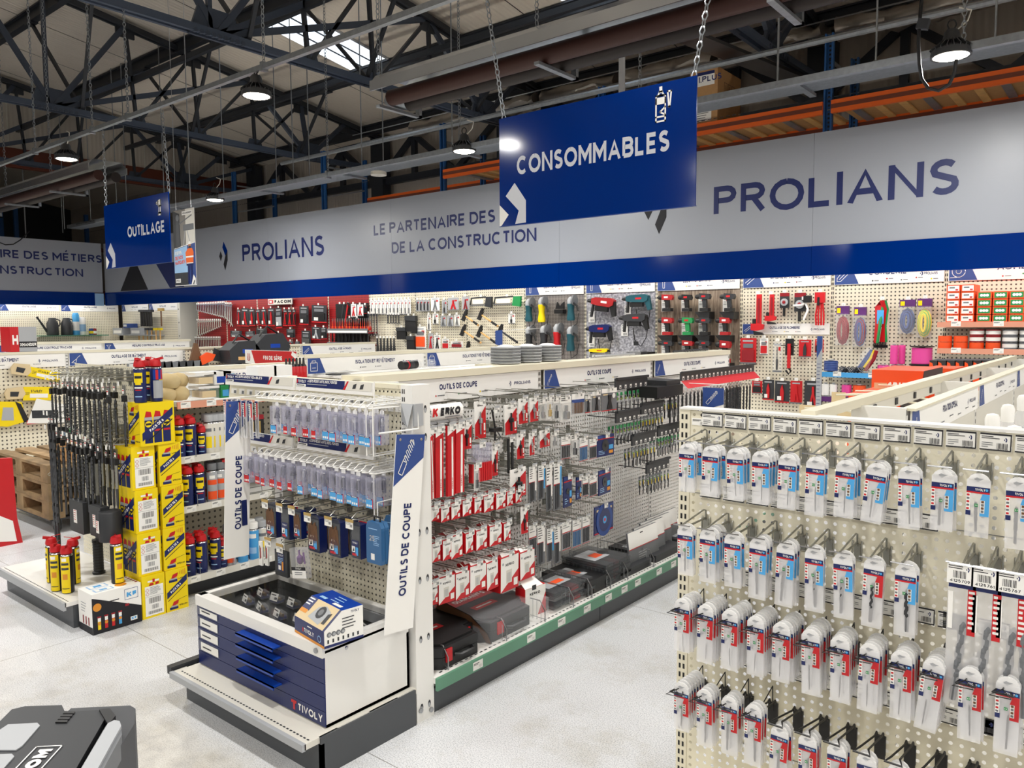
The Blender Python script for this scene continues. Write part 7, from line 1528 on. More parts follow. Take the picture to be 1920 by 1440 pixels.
p = PX(50, 785, -8.82); t = MB().add([(0, -.05, 0), (.35, -.08, 0), (.42, .1, 0), (.1, .2, 0)], [(0, 1, 2, 3)], 'tag').add([(.05, .0, .002), (.3, -.02, .002), (.3, .06, .002), (.05, .08, .002)], [(0, 1, 2, 3)], 'dark').box(.0, -.06, -.006, .42, -.02, -.001, 'red').build('white_sleeve', None, p); t.rotation_euler = FX; t['label'] = 'white and red sleeve with a dark blade hung beside the yellow tools'; t['category'] = 'packet'
p = PX(42, 660, -9.0)
a_, b_, c_ = PX(20, 655, -8.88), PX(70, 655, -8.88), PX(45, 613, -8.88); sx = (b_.y-a_.y)/.62; sz = (c_.z-1.392)/.34
t = thing('printed_carton', 'grey and red carton lying on top of the farther header', 'box', (-9.0, a_.y, 1.392)); t.scale = (1, sx, sz)
a = part(t, 'carton', MB().box(-.14, 0, 0, .12, .62, .34, 'lgrey').box(-.1405, -.002, 0, .1205, .2, .3405, 'red')); q = MB().at(Matrix.Translation((.1215, 0, 0)) @ Euler(FX).to_matrix().to_4x4())
q.rect(.2, .06, .62, .14, 0, 'ink').text('XHANDER', .22, .075, .045, .001, 'paper', w=.38, bold=.05).text('h', .05, .1, .13, .0, 'paper', bold=.06); part(t, 'print', q)
# dark tools on the building tool gondola's shelf, row of floats
for i in range(11):
    p = PX(243+i*13.5, 686-i*1.2, -8.75); o = thing('plastering_float', 'dark plastic float standing on the gondola edge, %s in the row' % ORD[i], 'float', (-8.72, p.y, 1.08), FX, 'dark floats in a row')
    part(o, 'plate', MB().prism([(-.06, 0), (.08, 0), (.06, .16), (-.04, .15)], -.008, .008, 'charcoal' if i % 3 else 'mid')); part(o, 'grip', MB().box(-.03, .03, .008, .04, .06, .04, 'black'))
p = PX(395, 668, -8.72); t = thing('hand_saw', 'orange handled pruning saw lying before the perforated panel', 'saw', p, FX)
part(t, 'handle', MB().prism([(-.12, -.1), (.02, -.05), (.06, .02), (-.05, .05), (-.14, .0)], -.015, .015, 'orange')); part(t, 'blade', MB().prism([(.0, -.05), (.42, -.12), (.4, -.08), (.05, .1)], -.002, .002, 'dsteel'))
p = PX(372, 668, -8.74); t = MB().prism([(-.12, -.1), (.06, -.1), (.0, .15), (-.04, .16)], -.03, .0, 'brown').build('trowel_holder', None, p); t.rotation_euler = FX; t['label'] = 'brown pointed trowel blade beside the orange pruning saw'; t['category'] = 'trowel'
for i, (u, v, s) in enumerate(((452, 662, .9), (504, 652, 1.05))):
    p = PX(u, v, -8.6); t = thing('tool_bag', ('navy tool bag with a blue label on the perforated gondola', 'larger dark tool bag tilted behind the red sign')[i], 'bag', (p.x, p.y, p.z), FX)
    part(t, 'body', MB().prism([(-.22*s, -.12), (.2*s, -.12), (.24*s, .02), (.14*s, .17*s), (-.1*s, .16*s), (-.24*s, .04)], -.14, .1, 'dark')); part(t, 'panel', MB().rect(-.1, -.08, .12, -.04, .101, 'beech').rect(-.04, .0, .1, .05, .101, 'pblue')); part(t, 'strap', MB().tube([(-.15*s, .14*s, .04), (-.05, .26*s, .05), (.12*s, .16*s, .04)], .012, 'black', 5))
# floodlight case in the near left corner, standing on a plinth just under the frame
# ================================================================ shelving along the back wall under the fascia
WY = 8.9
def wp(u, v, d=0): return PY(u, v, WY-d)
bx = [-16.08, -10.4, PY(985, 600, WY).x, PY(1098, 600, WY).x, PY(1231, 600, WY).x, PY(1390, 600, WY).x, PY(1560, 600, WY).x, PY(1772, 600, WY).x, -.28, 1.0, 2.3]
bm = ['peg_red', 'peg_cream', 'plate_print', 'concrete_print', 'wood_print', 'peg_cream', 'peg_cream', 'peg_cream', 'peg_cream', 'peg_cream']
bt = [None, None, ('ÉLECTROPORTATIF', 'gun'), ('ÉLECTROPORTATIF', 'gun'), ('ÉLECTROPORTATIF', 'gun'), ('OUTILLAGE DE PLOMBERIE', 'wrench'), ('CORDERIE', 'rope'), ('ADHÉSIFS', 'tape'), ('ADHÉSIFS', 'tape'), None]
WS = thing('wall_shelving', 'tall cream wall shelving with tool displays under the long fascia', 'shelving', (0, WY, 0), FY)
for i, (a, b) in enumerate(zip(bx, bx[1:])):
    n = max(1, round((b-a)/1.1)) if i < 2 else 1
    for k in range(n):
        x0, x1 = a+(b-a)*k/n, a+(b-a)*(k+1)/n
        q = MB().rect(0, 0, x1-x0-.03, 2.1, 0, bm[i]); part(WS, 'pegboard' if 'peg' in bm[i] else 'display_board', q, (x0+.015, .1, 0))
        part(WS, 'back_panel', MB().box(x0, .0, -.06, x1, 2.3, -.03, 'offwhite'))
        part(WS, 'upright', slots(MB().box(x0-.015, 0, -.03, x0+.015, 2.3, .004, 'cream'), x0, .4, 2.2, pitch=.05, h=.03, z=.0046, w=.009, gap=.016))
        part(WS, 'base_deck', MB().box(x0, 0, 0, x1, .15, .45, 'white'))
    if bt[i]: header_part(WS, b-a-.03, .19, (a+.015, 2.05, .02), (0, 0, 0), bt[i][0], bt[i][1], (('ink', 'mid', 'ink'), ('yellow', 'red', 'ink'), ('yellow', 'red', 'navy'), ('navy', 'yellow', 'dred'), ('ink', 'red', 'mid', 'red', 'yellow'), ('red', 'green', 'yellow', 'ink'), ('red', 'ink'))[i-2], tw=.34)
header_part(WS, bx[6]-bx[5]-.03, .125, (bx[5]+.015, 1.508, .01), (0, 0, 0), 'OUTILLAGE DE PLOMBERIE', 'wrench', ('navy', 'yellow', 'dred'), tw=.34)
# lamps that light the wall from behind the fascia
q = MB().box(bx[0], -.02, -.015, 2.3, .02, .015, 'white'); o = q.build('light_strip', None, (0, 8.47, 2.34)); part(o, 'diffuser', MB().rect(bx[0], -.015, 2.3, .015, -.016, 'lens').rect(bx[0], -.015, 2.3, .015, .016, 'lens'))
o['label'] = 'long light strip behind the lower edge of the fascia'; o['category'] = 'lamp'
for a, b in ((-19.3, bx[0]), (bx[0], -12.5), (-12.5, -9), (-9, -5.5), (-5.5, -2), (-2, 1.5)):  # first run is added, with no strip body, to brighten the dim corner
    l = bpy.data.lights.new('strip_light', 'AREA'); l.shape = 'RECTANGLE'; l.size = b-a-.1; l.size_y = .05; l.energy = STRIP_W*(b-a); l.color = (1, .97, .92)
    o = bpy.data.objects.new('strip_light', l); COL.objects.link(o); o.location = ((a+b)/2, 8.46, 2.31); o.rotation_euler = (math.radians(18), 0, 0)
    l2 = l.copy(); l2.energy = l.energy*.55; o = bpy.data.objects.new('strip_light', l2); COL.objects.link(o); o.location = ((a+b)/2, 8.47, 2.375); o.rotation_euler = (PI-math.radians(14), 0, 0)
q = MB().box(-4, -.02, -.015, 8.2, .02, .015, 'white'); o = q.build('light_strip', None, (-19.42, 0, 2.34)); o.rotation_euler = (0, 0, PI/2); part(o, 'diffuser', MB().rect(-4, -.015, 8.2, .015, -.016, 'lens'))  # added strip and lights, unseen behind the side fascia, brighten the dim wall
o['label'] = 'added light strip brightening the wall behind the side fascia near the gable'; o['category'] = 'lamp'
for y in (-1.0, 2.2, 5.3, 7.9):
    l = bpy.data.lights.new('strip_light', 'AREA'); l.shape = 'RECTANGLE'; l.size = .05; l.size_y = 2.2; l.energy = STRIP_W*2.6; l.color = (1, .97, .92)
    o = bpy.data.objects.new('strip_light', l); COL.objects.link(o); o.location = (-19.42, min(y, 7.1), 2.31); o.rotation_euler = (0, math.radians(14), 0)
# left wall and its corner
WL = thing('wall_shelving', 'cream wall shelving with watering cans under the side fascia', 'shelving', (XL+.05, 0, 0), FX)
for a, b in ((3.6, 4.9), (4.9, 6.2), (6.2, 7.5), (7.5, 8.85)):
    part(WL, 'pegboard', MB().rect(0, 0, b-a-.03, 2.0, 0, 'peg_cream'), (a+.015, .1, 0)); part(WL, 'upright', MB().box(a-.015, 0, -.03, a+.015, 2.15, .004, 'cream')); header_part(WL, b-a-.03, .16, (a+.015, 2.0, .01), (0, 0, 0), 'OUTILLAGE', 'trowel', ('red', 'ink'))
part(WL, 'shelf', MB().box(6.9, 1.42, 0, 8.4, 1.44, .42, 'railgreen')); part(WL, 'shelf_bracket', MB().bar((6.92, 1.38, 0), (6.92, 1.43, .4), .02, .03, 'offwhite'))
WC = thing('wall_shelving', 'short cream wall shelving in the corner with hanging hammers', 'shelving', (0, WY, 0), FY)
for a, b in ((-19.7, -18.3), (-18.3, -16.95)):
    part(WC, 'pegboard', MB().rect(0, 0, b-a-.03, 2.0, 0, 'peg_cream'), (a+.015, .1, 0)); header_part(WC, b-a-.03, .16, (a+.015, 2.0, .01), (0, 0, 0), 'OUTILLAGE', 'trowel', ('red', 'ink'))
part(WC, 'upright', slots(MB().box(-16.95, 0, -.4, -16.83, 2.2, .02, 'offwhite'), -16.89, .5, 2.1, pitch=.3, z=.021, h=.03, w=.03, gap=.0))
part(WC, 'shelf', MB().box(-19.2, 1.42, 0, -17.6, 1.44, .35, 'lgrey'))
def rect_at(u0, u1, v0, v1, d=.06):
    a, b = wp(u0, (v0+v1)/2, d), wp(u1, (v0+v1)/2, d); c, e = wp((u0+u1)/2, v0, d), wp((u0+u1)/2, v1, d)
    return (a.x+b.x)/2, e.z, b.x-a.x, c.z-e.z
PEGH = data(MB().tube([(0, 0, -.12), (0, 0, 0), (0, .015, .006)], .003, 'zinc', 4).box(-.02, .0, .004, .02, .035, .006, 'tag'))
def item(name, label, cat, u0, u1, v0, v1, d=.07, grp=None, tagm=True, rot=0):
    x, z, w, h = rect_at(u0, u1, v0, v1, d); t = thing(name, label, cat, (x, WY-d, z), FY, grp)
    if rot: t.rotation_euler = (Matrix.Rotation(rot, 3, 'Y') @ Euler(FY).to_matrix()).to_euler()
    if tagm: child(WS, 'hook', PEGH, (x, z+h, d+.004))
    return t, w, h
# wrenches
SPAN = data(MB().prism([(-.35, 0), (-.18, -.0), (-.14, .06), (.14, .06), (.18, 0), (.35, 0), (.36, .06), (.2, .11), (.13, .14), (.11, .86), (.26, .9), (.3, .96), (.12, 1), (.1, .94), (-.1, .94), (-.12, 1), (-.3, .96), (-.26, .9), (-.11, .86), (-.13, .14), (-.2, .11), (-.36, .06)], -.05, .05, 'chrome'))
def wrench(u, v0, v1, w, lab, grp, d=.1):
    t, W, H_ = item('combination_wrench', lab, 'wrench', u-w/2, u+w/2, v0, v1, d, grp); child(t, 'body', SPAN, (0, 0, 0), None, (W*1.5, H_, .2)); return t
for i in range(17): wrench(370+i*3.2, 571-i*.2, 583+i*.85, 3.4, 'polished wrench in the upper row on red, %s from the dark opening' % ORD[i], 'upper wrenches on red')
for i in range(4): wrench(424+i*3.4, 570, 599+i*4.5, 5, 'large polished wrench ending the upper row, %s of four' % ORD[i], 'upper wrenches on red')
for i in range(13): wrench(371+i*3.6, 601, 632-i*1.6, 3.8, 'polished wrench in the middle row on red, %s from the dark opening' % ORD[i], 'middle wrenches on red')
for i in range(16): wrench(367+i*3.1, 634, 660, 3.2, 'polished wrench in the lowest row on red, %s from the dark opening' % ORD[i], 'lowest wrenches on red')
for i in range(9): wrench(692+i*5.2 if i < 4 else 708+i*5, 588 if i < 4 else 590, 630 if i < 4 else 607, 4.5, 'grey wrench on the cream board, %s place' % ORD[i], 'wrenches on the cream board')
# carded tools on red and cream
def card_item(u0, u1, v0, v1, base, tool, lab, grp, rot=0, kind='plier', d=.08):
    t, w, h = item('tool_card', lab, 'packet', u0, u1, v0, v1, d, grp, rot=rot)
    part(t, 'card', MB().box(-w/2, 0, -.004, w/2, h, 0, base).rect(-w/2, 0, w/2, h*.06, .001, 'red' if base in ('dark', 'black') else 'mid').rect(-w*.35, h*.86, w*.3, h*.92, .001, 'lgrey'))
    q = MB()
    if kind == 'plier': q.prism([(-w*.25, h*.1), (-w*.1, h*.1), (0, h*.45), (w*.12, h*.1), (w*.27, h*.1), (w*.08, h*.55), (w*.06, h*.8), (-w*.06, h*.8), (-w*.06, h*.55)], .002, .012, tool)
    elif kind == 'knife': q.prism([(-w*.12, h*.1), (w*.12, h*.1), (w*.14, h*.5), (w*.02, h*.82), (-w*.1, h*.6)], .002, .016, tool)
    elif kind == 'case': q.box(-w*.38, h*.12, .002, w*.38, h*.55, .014, tool).box(-w*.3, h*.62, .002, w*.3, h*.78, .01, 'mid')
    else: q.lathe([(w*.1, h*.08), (w*.13, h*.4), (w*.05, h*.45), (w*.04, h*.8)], tool, 8, (0, 0, w*.1), 'y')
    part(t, 'tool', q); part(t, 'print', MB().rect(-w*.3, h*.12, -w*.02, h*.3, .0176, 'tag') if base == 'dark' else MB().rect(w*.1, h*.7, w*.35, h*.82, .0008, 'red')); return t
L = [(444, 451, 580, 611, 'dark', 'red', 'knife'), (452, 466, 578, 612, 'dark', 'red', 'plier'), (467, 478, 579, 611, 'dark', 'red', 'knife'), (480, 489, 580, 610, 'dark', 'red', 'plier'), (490, 500, 579, 611, 'dark', 'red', 'plier'), (502, 515, 578, 611, 'dark', 'red', 'knife'), (517, 529, 577, 615, 'dark', 'lgrey', 'case'), (530, 538, 580, 611, 'black', 'red', 'plier'), (539, 547, 580, 611, 'black', 'red', 'plier'), (548, 554, 580, 611, 'black', 'dred', 'plier'), (561, 578, 574, 609, 'dark', 'dsteel', 'case'), (584, 612, 572, 605, 'dark', 'black', 'case'),
     (432, 453, 620, 633, 'dark', 'mid', 'case'), (460, 478, 621, 632, 'dark', 'mid', 'case'), (480, 500, 616, 632, 'dark', 'steel', 'plier'), (518, 527, 624, 640, 'black', 'red', 'knife'), (537, 553, 617, 634, 'dark', 'dsteel', 'case'), (565, 582, 620, 652, 'dark', 'steel', 'case'), (584, 601, 613, 637, 'dark', 'lgrey', 'plier'), (602, 613, 614, 636, 'dark', 'black', 'case'), (540, 550, 640, 655, 'dark', 'red', 'knife'), (553, 562, 640, 655, 'dark', 'mid', 'case')]
for i, (u0, u1, v0, v1, b, c, k) in enumerate(L): card_item(u0, u1, v0, v1, b, c, 'dark carded %s on the red board, %s card of the %s row' % ({'plier': 'pliers', 'knife': 'knife', 'case': 'tool set'}[k], ORD[i if i < 12 else i-12], 'upper' if i < 12 else 'lower'), 'dark tool cards on red', rot=random.uniform(-.04, .08), kind=k)
t, w, h = item('brand_sign', 'white lettered brand panel on top of the red board', 'sign', 504, 549, 560, 571, .05, None, False)
part(t, 'panel', MB().box(-w/2, 0, 0, w/2, h, .02, 'lgrey').rect(-w/2+.005, .005, w/2-.005, h-.005, .0205, 'offwhite')); part(t, 'lettering', MB().text('FACOM', -w*.22, h*.22, h*.56, .021, 'ink', w=w*.68, bold=.09)); part(t, 'logo', MB().rect(-w*.47, h*.2, -w*.27, h*.8, .021, 'red').rect(-w*.43, h*.35, -w*.33, h*.65, .0215, 'paper'))
# black panel with loppers, screwdriver racks
part(WS, 'dark_board', MB().box(PY(630, 600, 8.86).x, 1.2, .02, PY(690, 600, 8.86).x, 2.02, .04, 'black'))
for i, (u, m) in enumerate(((634, 'dsteel'), (642, 'red'))):
    t, w, h = item('lopper', ('grey', 'red')[i]+' handled long lopper on the dark board', 'lopper', u, u+8, 570, 612, .12, None, True, .25); part(t, 'arm', MB().tube([(0, 0, 0), (0, h, 0)], .014, m, 6)); part(t, 'blade', MB().prism([(-.03, h*.92), (.05, h*.95), (.04, h*1.08), (-.02, h*1.1)], -.006, .006, 'black'))
for i, (u0, u1, v0, v1) in enumerate(((650, 656, 570, 592), (658, 668, 570, 595), (670, 681, 571, 593), (682, 688, 572, 588), (652, 660, 596, 608), (664, 676, 596, 608))): card_item(u0, u1, v0, v1, 'paper' if i in (1, 2) else 'black', 'red' if i in (1, 2) else 'dsteel', 'white and red tool card over the screwdriver racks, %s one' % ORD[i] if i in (1, 2) else 'black tool card over the screwdriver racks, %s one' % ORD[i], 'cards over the screwdriver racks', d=.1)
for j, (v0, v1) in enumerate(((616, 625), (642, 648))):
    x, z, w, h = rect_at(614, 690, v0, v1, .22)
    t = thing('tool_rack', ('upper', 'lower')[j]+' red and grey rack with a white price strip on the tool wall', 'rack', (x, WY-.22, z), FY); part(t, 'shelf', MB().box(-w/2, 0, -.2, w/2, .02, 0, 'dred').box(-w/2, 0, 0, w/2, h, .008, 'mid')); part(t, 'price_strip', MB().rect(-w/2+.02, .01, w/2-.02, h*.55, .009, 'paper'))
    for k in range(22):
        xx = x-w/2+.04+k*(w-.08)/21; m = ('orange', 'red', 'orange', 'dred')[k % 4] if j == 0 else 'black'
        if j == 0: o = MB().lathe([(.014, 0), (.017, .03), (.012, .07), (.005, .075), (.004, .2)], m, 7, (0, 0, 0), 'y').lathe([(.0045, .076), (.0045, .21)], 'steel', 6, (0, 0, 0), 'y').build('screwdriver', None, (xx, WY-.14, z+h*.6)); o.rotation_euler = FY; o['label'] = '%s screwdriver in the upper rack, %s from its red end' % ('orange' if m == 'orange' else 'red', ORD[k]); o['category'] = 'screwdriver'; o['group'] = 'screwdrivers in the upper rack'
        elif k % 2 == 0: o = MB().prism([(-.02, 0), (-.008, 0), (0, .08), (.01, 0), (.022, 0), (.008, .12), (0, .19), (-.008, .12)], -.008, .008, 'black' if k % 4 else 'dsteel').build('pliers', None, (xx, WY-.14, z+h+.005)); o.rotation_euler = FY; o['label'] = 'pliers standing in the lower rack, %s from the red end' % ORD[k//2]; o['category'] = 'pliers'; o['group'] = 'pliers in the lower rack'
# cream board: socket bits, sets, pliers, hammers, saws
for i in range(11): card_item(694+i*7, 700+i*7, 563-i*.2, 590, 'paper', 'dsteel', 'pale card with a grey tool, upper row, %s on the cream board' % ORD[i], 'pale cards on the cream board', kind='x')
for i in range(4): card_item(780+i*6.5, 786+i*6.5, 562, 584, 'lgrey', 'black', 'card with a black handled knife, %s place' % ORD[i], 'black knife cards', kind='knife')
for i, (u0, u1, v0, v1, b, c, k) in enumerate(((808, 824, 558, 584, 'paper', 'mid', 'plier'), (829, 838, 562, 588, 'lgrey', 'black', 'x'), (840, 860, 558, 582, 'lgrey', 'red', 'plier'), (866, 880, 556, 582, 'lgrey', 'dred', 'plier'), (801, 808, 590, 620, 'tag', 'dsteel', 'x'), (811, 822, 588, 608, 'tag', 'black', 'x'), (826, 836, 592, 612, 'lgrey', 'steel', 'plier'), (838, 850, 592, 612, 'lgrey', 'steel', 'plier'), (852, 862, 590, 612, 'tag', 'steel', 'plier'), (778, 799, 612, 655, 'tag', 'orange', 'case'), (803, 812, 625, 656, 'lgrey', 'red', 'plier'), (814, 826, 628, 656, 'tag', 'black', 'plier'), (829, 842, 635, 655, 'tag', 'red', 'case'), (845, 868, 640, 652, 'tag', 'dred', 'case'), (953, 966, 588, 607, 'tag', 'dark', 'x'))):
    card_item(u0, u1, v0, v1, b, c, 'carded %s tool on the cream board, %s beside the hammers' % ('orange' if c == 'orange' else {'red': 'red', 'dred': 'dark red', 'black': 'black', 'mid': 'grey', 'steel': 'steel', 'dsteel': 'dark steel', 'dark': 'dark'}[c], ORD[i]), 'tool cards beside the hammers', kind=k)
for i, (u0, u1, v0, v1) in enumerate(((745, 762, 614, 636), (761, 772, 592, 622), (772, 781, 592, 625), (764, 778, 630, 655))):
    t, w, h = item('hex_key_set', 'black hex key set in its holder, %s on the cream board' % ORD[i], 'hex keys', u0, u1, v0, v1, .1, 'hex key sets'); part(t, 'holder', MB().box(-w/2, 0, -.02, w/2, h*.7, .02, 'black').box(-w/2, h*.7, -.03, w/2, h, .03, 'dark')); q = MB()
    for k in range(4): q.tube([(-w/2, h*(.2+k*.12), .0), (-w*.9, h*(.2+k*.12)+.02, 0)], .004, 'dsteel', 4)
    part(t, 'keys', q).__setitem__('kind', 'stuff')
for i in range(6):
    t, w, h = item('pliers', 'dark pliers hanging low on the cream board, %s of six' % ORD[i], 'pliers', 705+i*6.2, 711+i*6.2, 634, 662, .09, 'dark pliers'); part(t, 'body', MB().prism([(-w*.4, 0), (-w*.15, 0), (0, h*.5), (w*.15, 0), (w*.4, 0), (w*.15, h*.62), (w*.1, h), (-w*.1, h), (-w*.15, h*.62)], -.01, .01, 'dark'))
for i, (u0, v0, u1, v1, hm) in enumerate(((872, 592, 897, 610, 'beech'), (902, 590, 934, 612, 'beech'), (869, 620, 902, 643, 'beech'), (900, 622, 932, 645, 'beech'), (938, 620, 970, 642, 'dark'), (878, 652, 905, 662, 'beech'))):
    a, b = wp(u0, v0, .16), wp(u1, v1, .16); dv = b-a; L_ = dv.length
    t = thing('hammer', 'black headed hammer with a %s handle, %s on the cream board' % ('wooden' if hm == 'beech' else 'dark', ORD[i]), 'hammer', a, FY, 'hammers'); t.rotation_euler = (Matrix.Rotation(-math.atan2(dv.z, dv.x), 3, 'Y') @ Euler(FY).to_matrix()).to_euler()
    part(t, 'head', MB().box(-.03, -.07, -.02, .02, .06, .02, 'black').box(-.025, .06, -.014, .01, .1, .014, 'black').box(-.036, -.085, -.022, .022, -.07, .022, 'dark')); part(t, 'handle', MB().tube([(.02, 0, 0), (L_*.5, 0, 0), (L_, 0, 0)], [.013, .015, .017], hm, 8)); part(t, 'grip', MB().tube([(L_*.62, 0, 0), (L_*.95, 0, 0)], .018, 'black', 8))
for i, (u0, u1, v0, v1, m) in enumerate(((882, 923, 557, 575, 'lgrey'), (926, 977, 556, 573, 'green'))):
    t, w, h = item('bow_saw', ('hand saw with a white card and dark handle', 'bow saw with a green and black handle')[i]+' over the hammers', 'saw', u0, u1, v0, v1, .12, None)
    part(t, 'frame', MB().tube([(-w/2, h*.2, 0), (-w*.45, h*.9, 0), (w*.2, h, 0), (w*.3, h*.6, 0)], .012, 'dark', 6)); part(t, 'blade', MB().box(-w/2, h*.1, -.003, w*.3, h*.25, .003, 'steel')); part(t, 'handle', MB().prism([(w*.2, 0), (w*.48, -.02), (w*.5, h), (w*.25, h)], -.02, .02, 'dark' if i == 0 else 'green')); part(t, 'card', MB().box(-w*.4, h*.3, .0, w*.1, h*.75, .004, 'tag'))
t, w, h = item('aisle_sign', 'small blue sign with a pictogram over the insulation header end', 'sign', 929, 942, 620, 650, .9, None, False); part(t, 'panel', MB().prism([(-w/2, h*.15), (w/2, 0), (w/2, h*1.05), (-w/2, h)], -.003, .003, 'mattblue')); part(t, 'arm', MB().tube([(0, h, 0), (0, h+.02, -.9)], .004, 'white', 4))
# grinders
def grinder(u0, u1, v0, v1, body, lab, disc=True):
    t, w, h = item('angle_grinder', lab, 'grinder', u0, u1, v0, v1, .09, 'angle grinders on the steel print', False)
    part(t, 'body', MB().lathe([(w*.26, 0), (w*.30, h*.1), (w*.22, h*.4), (w*.28, h*.68), (w*.2, h*.72)], body, 10, (-w*.1, 0, .03), 'y')); part(t, 'gear_head', MB().lathe([(w*.24, h*.7), (w*.26, h*.86), (w*.12, h*.98), (0, h)], 'lgrey', 10, (-w*.1, 0, .03), 'y'))
    if disc: part(t, 'guard', MB().lathe([(w*.36, -.012), (w*.38, .012), (0, .014)], 'mid', 14, (w*.2, h*.84, .03), 'x'))
    part(t, 'side_handle', MB().tube([(0, h*.8, .05), (w*.6, h*.6, .08), (w*.7, h*.4, .08)], .016, 'black', 6)); part(t, 'cable', MB().tube([(-w*.1, 0, .03), (0, -.1, .04), (w*.5, -.04, .05), (w*.6, h*.3, .04)], .005, 'black', 5)); return t
for i, (u0, u1, v0, v1, c, n) in enumerate(((986, 1006, 560, 603, 'bosch', 'teal'), (1010, 1030, 557, 604, 'yellow', 'yellow'), (1064, 1086, 556, 601, 'bosch', 'teal'), (986, 1007, 612, 656, 'dark', 'dark'), (1013, 1036, 610, 655, 'dark', 'dark'), (1038, 1060, 607, 658, 'red', 'red'), (1063, 1086, 612, 658, 'bosch', 'teal'))):
    grinder(u0, u1, v0, v1, c, '%s angle grinder on the steel print board, %s place' % (n, ORD[i]))
for i, (u, v) in enumerate(((1043, 585),)):
    t, w, h = item('tool_holder', 'empty black tool holder on the steel print board', 'holder', 1042, 1058, 566, 588, .08, None, False); part(t, 'fork', MB().prism([(-w/2, h*.4), (w/2, h*.4), (w/2, h), (w*.2, h*.8), (0, h*.6), (-w*.3, h)], -.01, .01, 'black')); part(t, 'shelf', MB().box(-w/2, 0, -.05, w/2, h*.35, .04, 'black'))
# rotary hammers
def hammer_drill(u0, u1, v0, v1, body, lab, rot=0, loop=1):
    t, w, h = item('rotary_hammer', lab, 'drill', u0, u1, v0, v1, .10, 'corded drills on the concrete print', False, rot)
    part(t, 'chuck', MB().lathe([(h*.06, -w*.5), (h*.09, -w*.44), (h*.10, -w*.34), (h*.13, -w*.32)], 'black', 10, (0, h*.78, .03), 'x'))
    part(t, 'body', MB().prism([(-w*.33, h*.66), (-w*.1, h*.62), (w*.28, h*.60), (w*.40, h*.7), (w*.42, h*.92), (w*.3, h), (-w*.2, h*.96), (-w*.33, h*.9)], -.005, .07, body)); part(t, 'motor', MB().box(-w*.2, h*.38, .005, w*.22, h*.62, .06, 'black'))
    part(t, 'grip', MB().prism([(w*.3, h*.9), (w*.44, h*.86), (w*.5, h*.25), (w*.4, h*.2), (w*.32, h*.5), (w*.28, h*.66)], .01, .055, 'black' if body != 'bosch' else body)); part(t, 'side_handle', MB().tube([(-w*.28, h*.7, .04), (-w*.28, h*.1, .06)], .02, 'black', 8)); part(t, 'label_plate', MB().rect(0, h*.75, w*.2, h*.84, .0706, 'red' if body != 'toolred' else 'paper'))
    if loop: part(t, 'cable', MB().tube([(w*.45, h*.22, .03), (w*.42, -.05, .04), (w*.25, -.16, .04), (w*.05, -.08, .04), (0, h*.3, .05)], .006, 'black', 5))
    c = thing('price_sheet', 'white price sheet beside the '+lab.split(' on ')[0], 'card', (t.location.x-w*.46, WY-.02, t.location.z-.03), FY); part(c, 'sheet', MB().box(-.05, 0, 0, .05, .15, .001, 'paper').lines(-.04, .03, .13, 4, .02, .0016, 'mid', .008, 1).barcode(-.02, .01, .04, .04, .0016, 7, 'barc')); return t
hammer_drill(1101, 1156, 557, 600, 'toolred', 'red corded drill on the concrete print board', .12, 0); hammer_drill(1169, 1224, 552, 590, 'bosch', 'teal rotary hammer topmost on the concrete print board'); hammer_drill(1163, 1219, 588, 626, 'dark', 'black rotary hammer under the teal one on the concrete print board'); hammer_drill(1101, 1151, 608, 647, 'navydeep', 'navy rotary hammer under the red drill on the concrete print board'); hammer_drill(1102, 1147, 653, 672, 'yellow', 'yellow rotary hammer low on the concrete print board', 0, 0)
t, w, h = item('tool_shelf', 'empty small black shelf low on the concrete print board', 'shelf', 1174, 1214, 660, 670, .2, None, False); part(t, 'shelf', MB().prism([(-w/2, h), (w/2, h), (w/2, .02), (-w*.3, 0)], -.2, 0, 'black')); part(t, 'sensor', MB().box(-w*.5, h+.08, -.2, -w*.3, h+.13, -.19, 'dark'))
# cordless drills
def cordless(u0, u1, v0, v1, body, grip, lab, bat, shelf):
    t, w, h = item('cordless_drill', lab, 'drill', u0, u1, v0, v1, .12, 'cordless drills on the wood print', False)
    part(t, 'chuck', MB().lathe([(h*.08, -w*.5), (h*.13, -w*.42), (h*.14, -w*.2)], 'black', 10, (0, h*.82, .03), 'x')); part(t, 'body', MB().prism([(-w*.2, h*.68), (w*.42, h*.66), (w*.48, h*.8), (w*.42, h*.96), (-w*.2, h)], 0, .06, body))
    part(t, 'grip', MB().prism([(-w*.04, h*.7), (w*.22, h*.7), (w*.26, h*.2), (w*.02, h*.2)], .01, .05, grip)); part(t, 'trigger', MB().prism([(-w*.1, h*.66), (-w*.02, h*.66), (0, h*.5)], .015, .045, 'red' if body != 'toolred' else 'black')); part(t, 'badge', MB().rect(-w*.05, h*.78, w*.2, h*.88, .0605, 'paper' if body == 'toolred' else 'red'))
    if bat: part(t, 'battery', MB().box(-w*.14, 0, -.01, w*.4, h*.18, .07, bat))
    if shelf: part(WS, 'tool_shelf', MB().prism([(t.location.x-w*.5, t.location.z-.004), (t.location.x+w*.45, t.location.z-.004), (t.location.x+w*.45, t.location.z-.09), (t.location.x-w*.1, t.location.z-.09)], .02, .17, 'black'))
    c = thing('price_sheet', 'white price sheet beside the '+lab, 'card', (t.location.x-w*.36, WY-.03, t.location.z-.0), FY); part(c, 'sheet', MB().box(-.045, 0, 0, .045, .16, .001, 'paper').lines(-.035, .03, .14, 4, .02, .0016, 'mid', .008, 2).barcode(-.02, .015, .035, .045, .0016, 7, 'barc')); return t
CC = ['first', 'second', 'third', 'fourth']
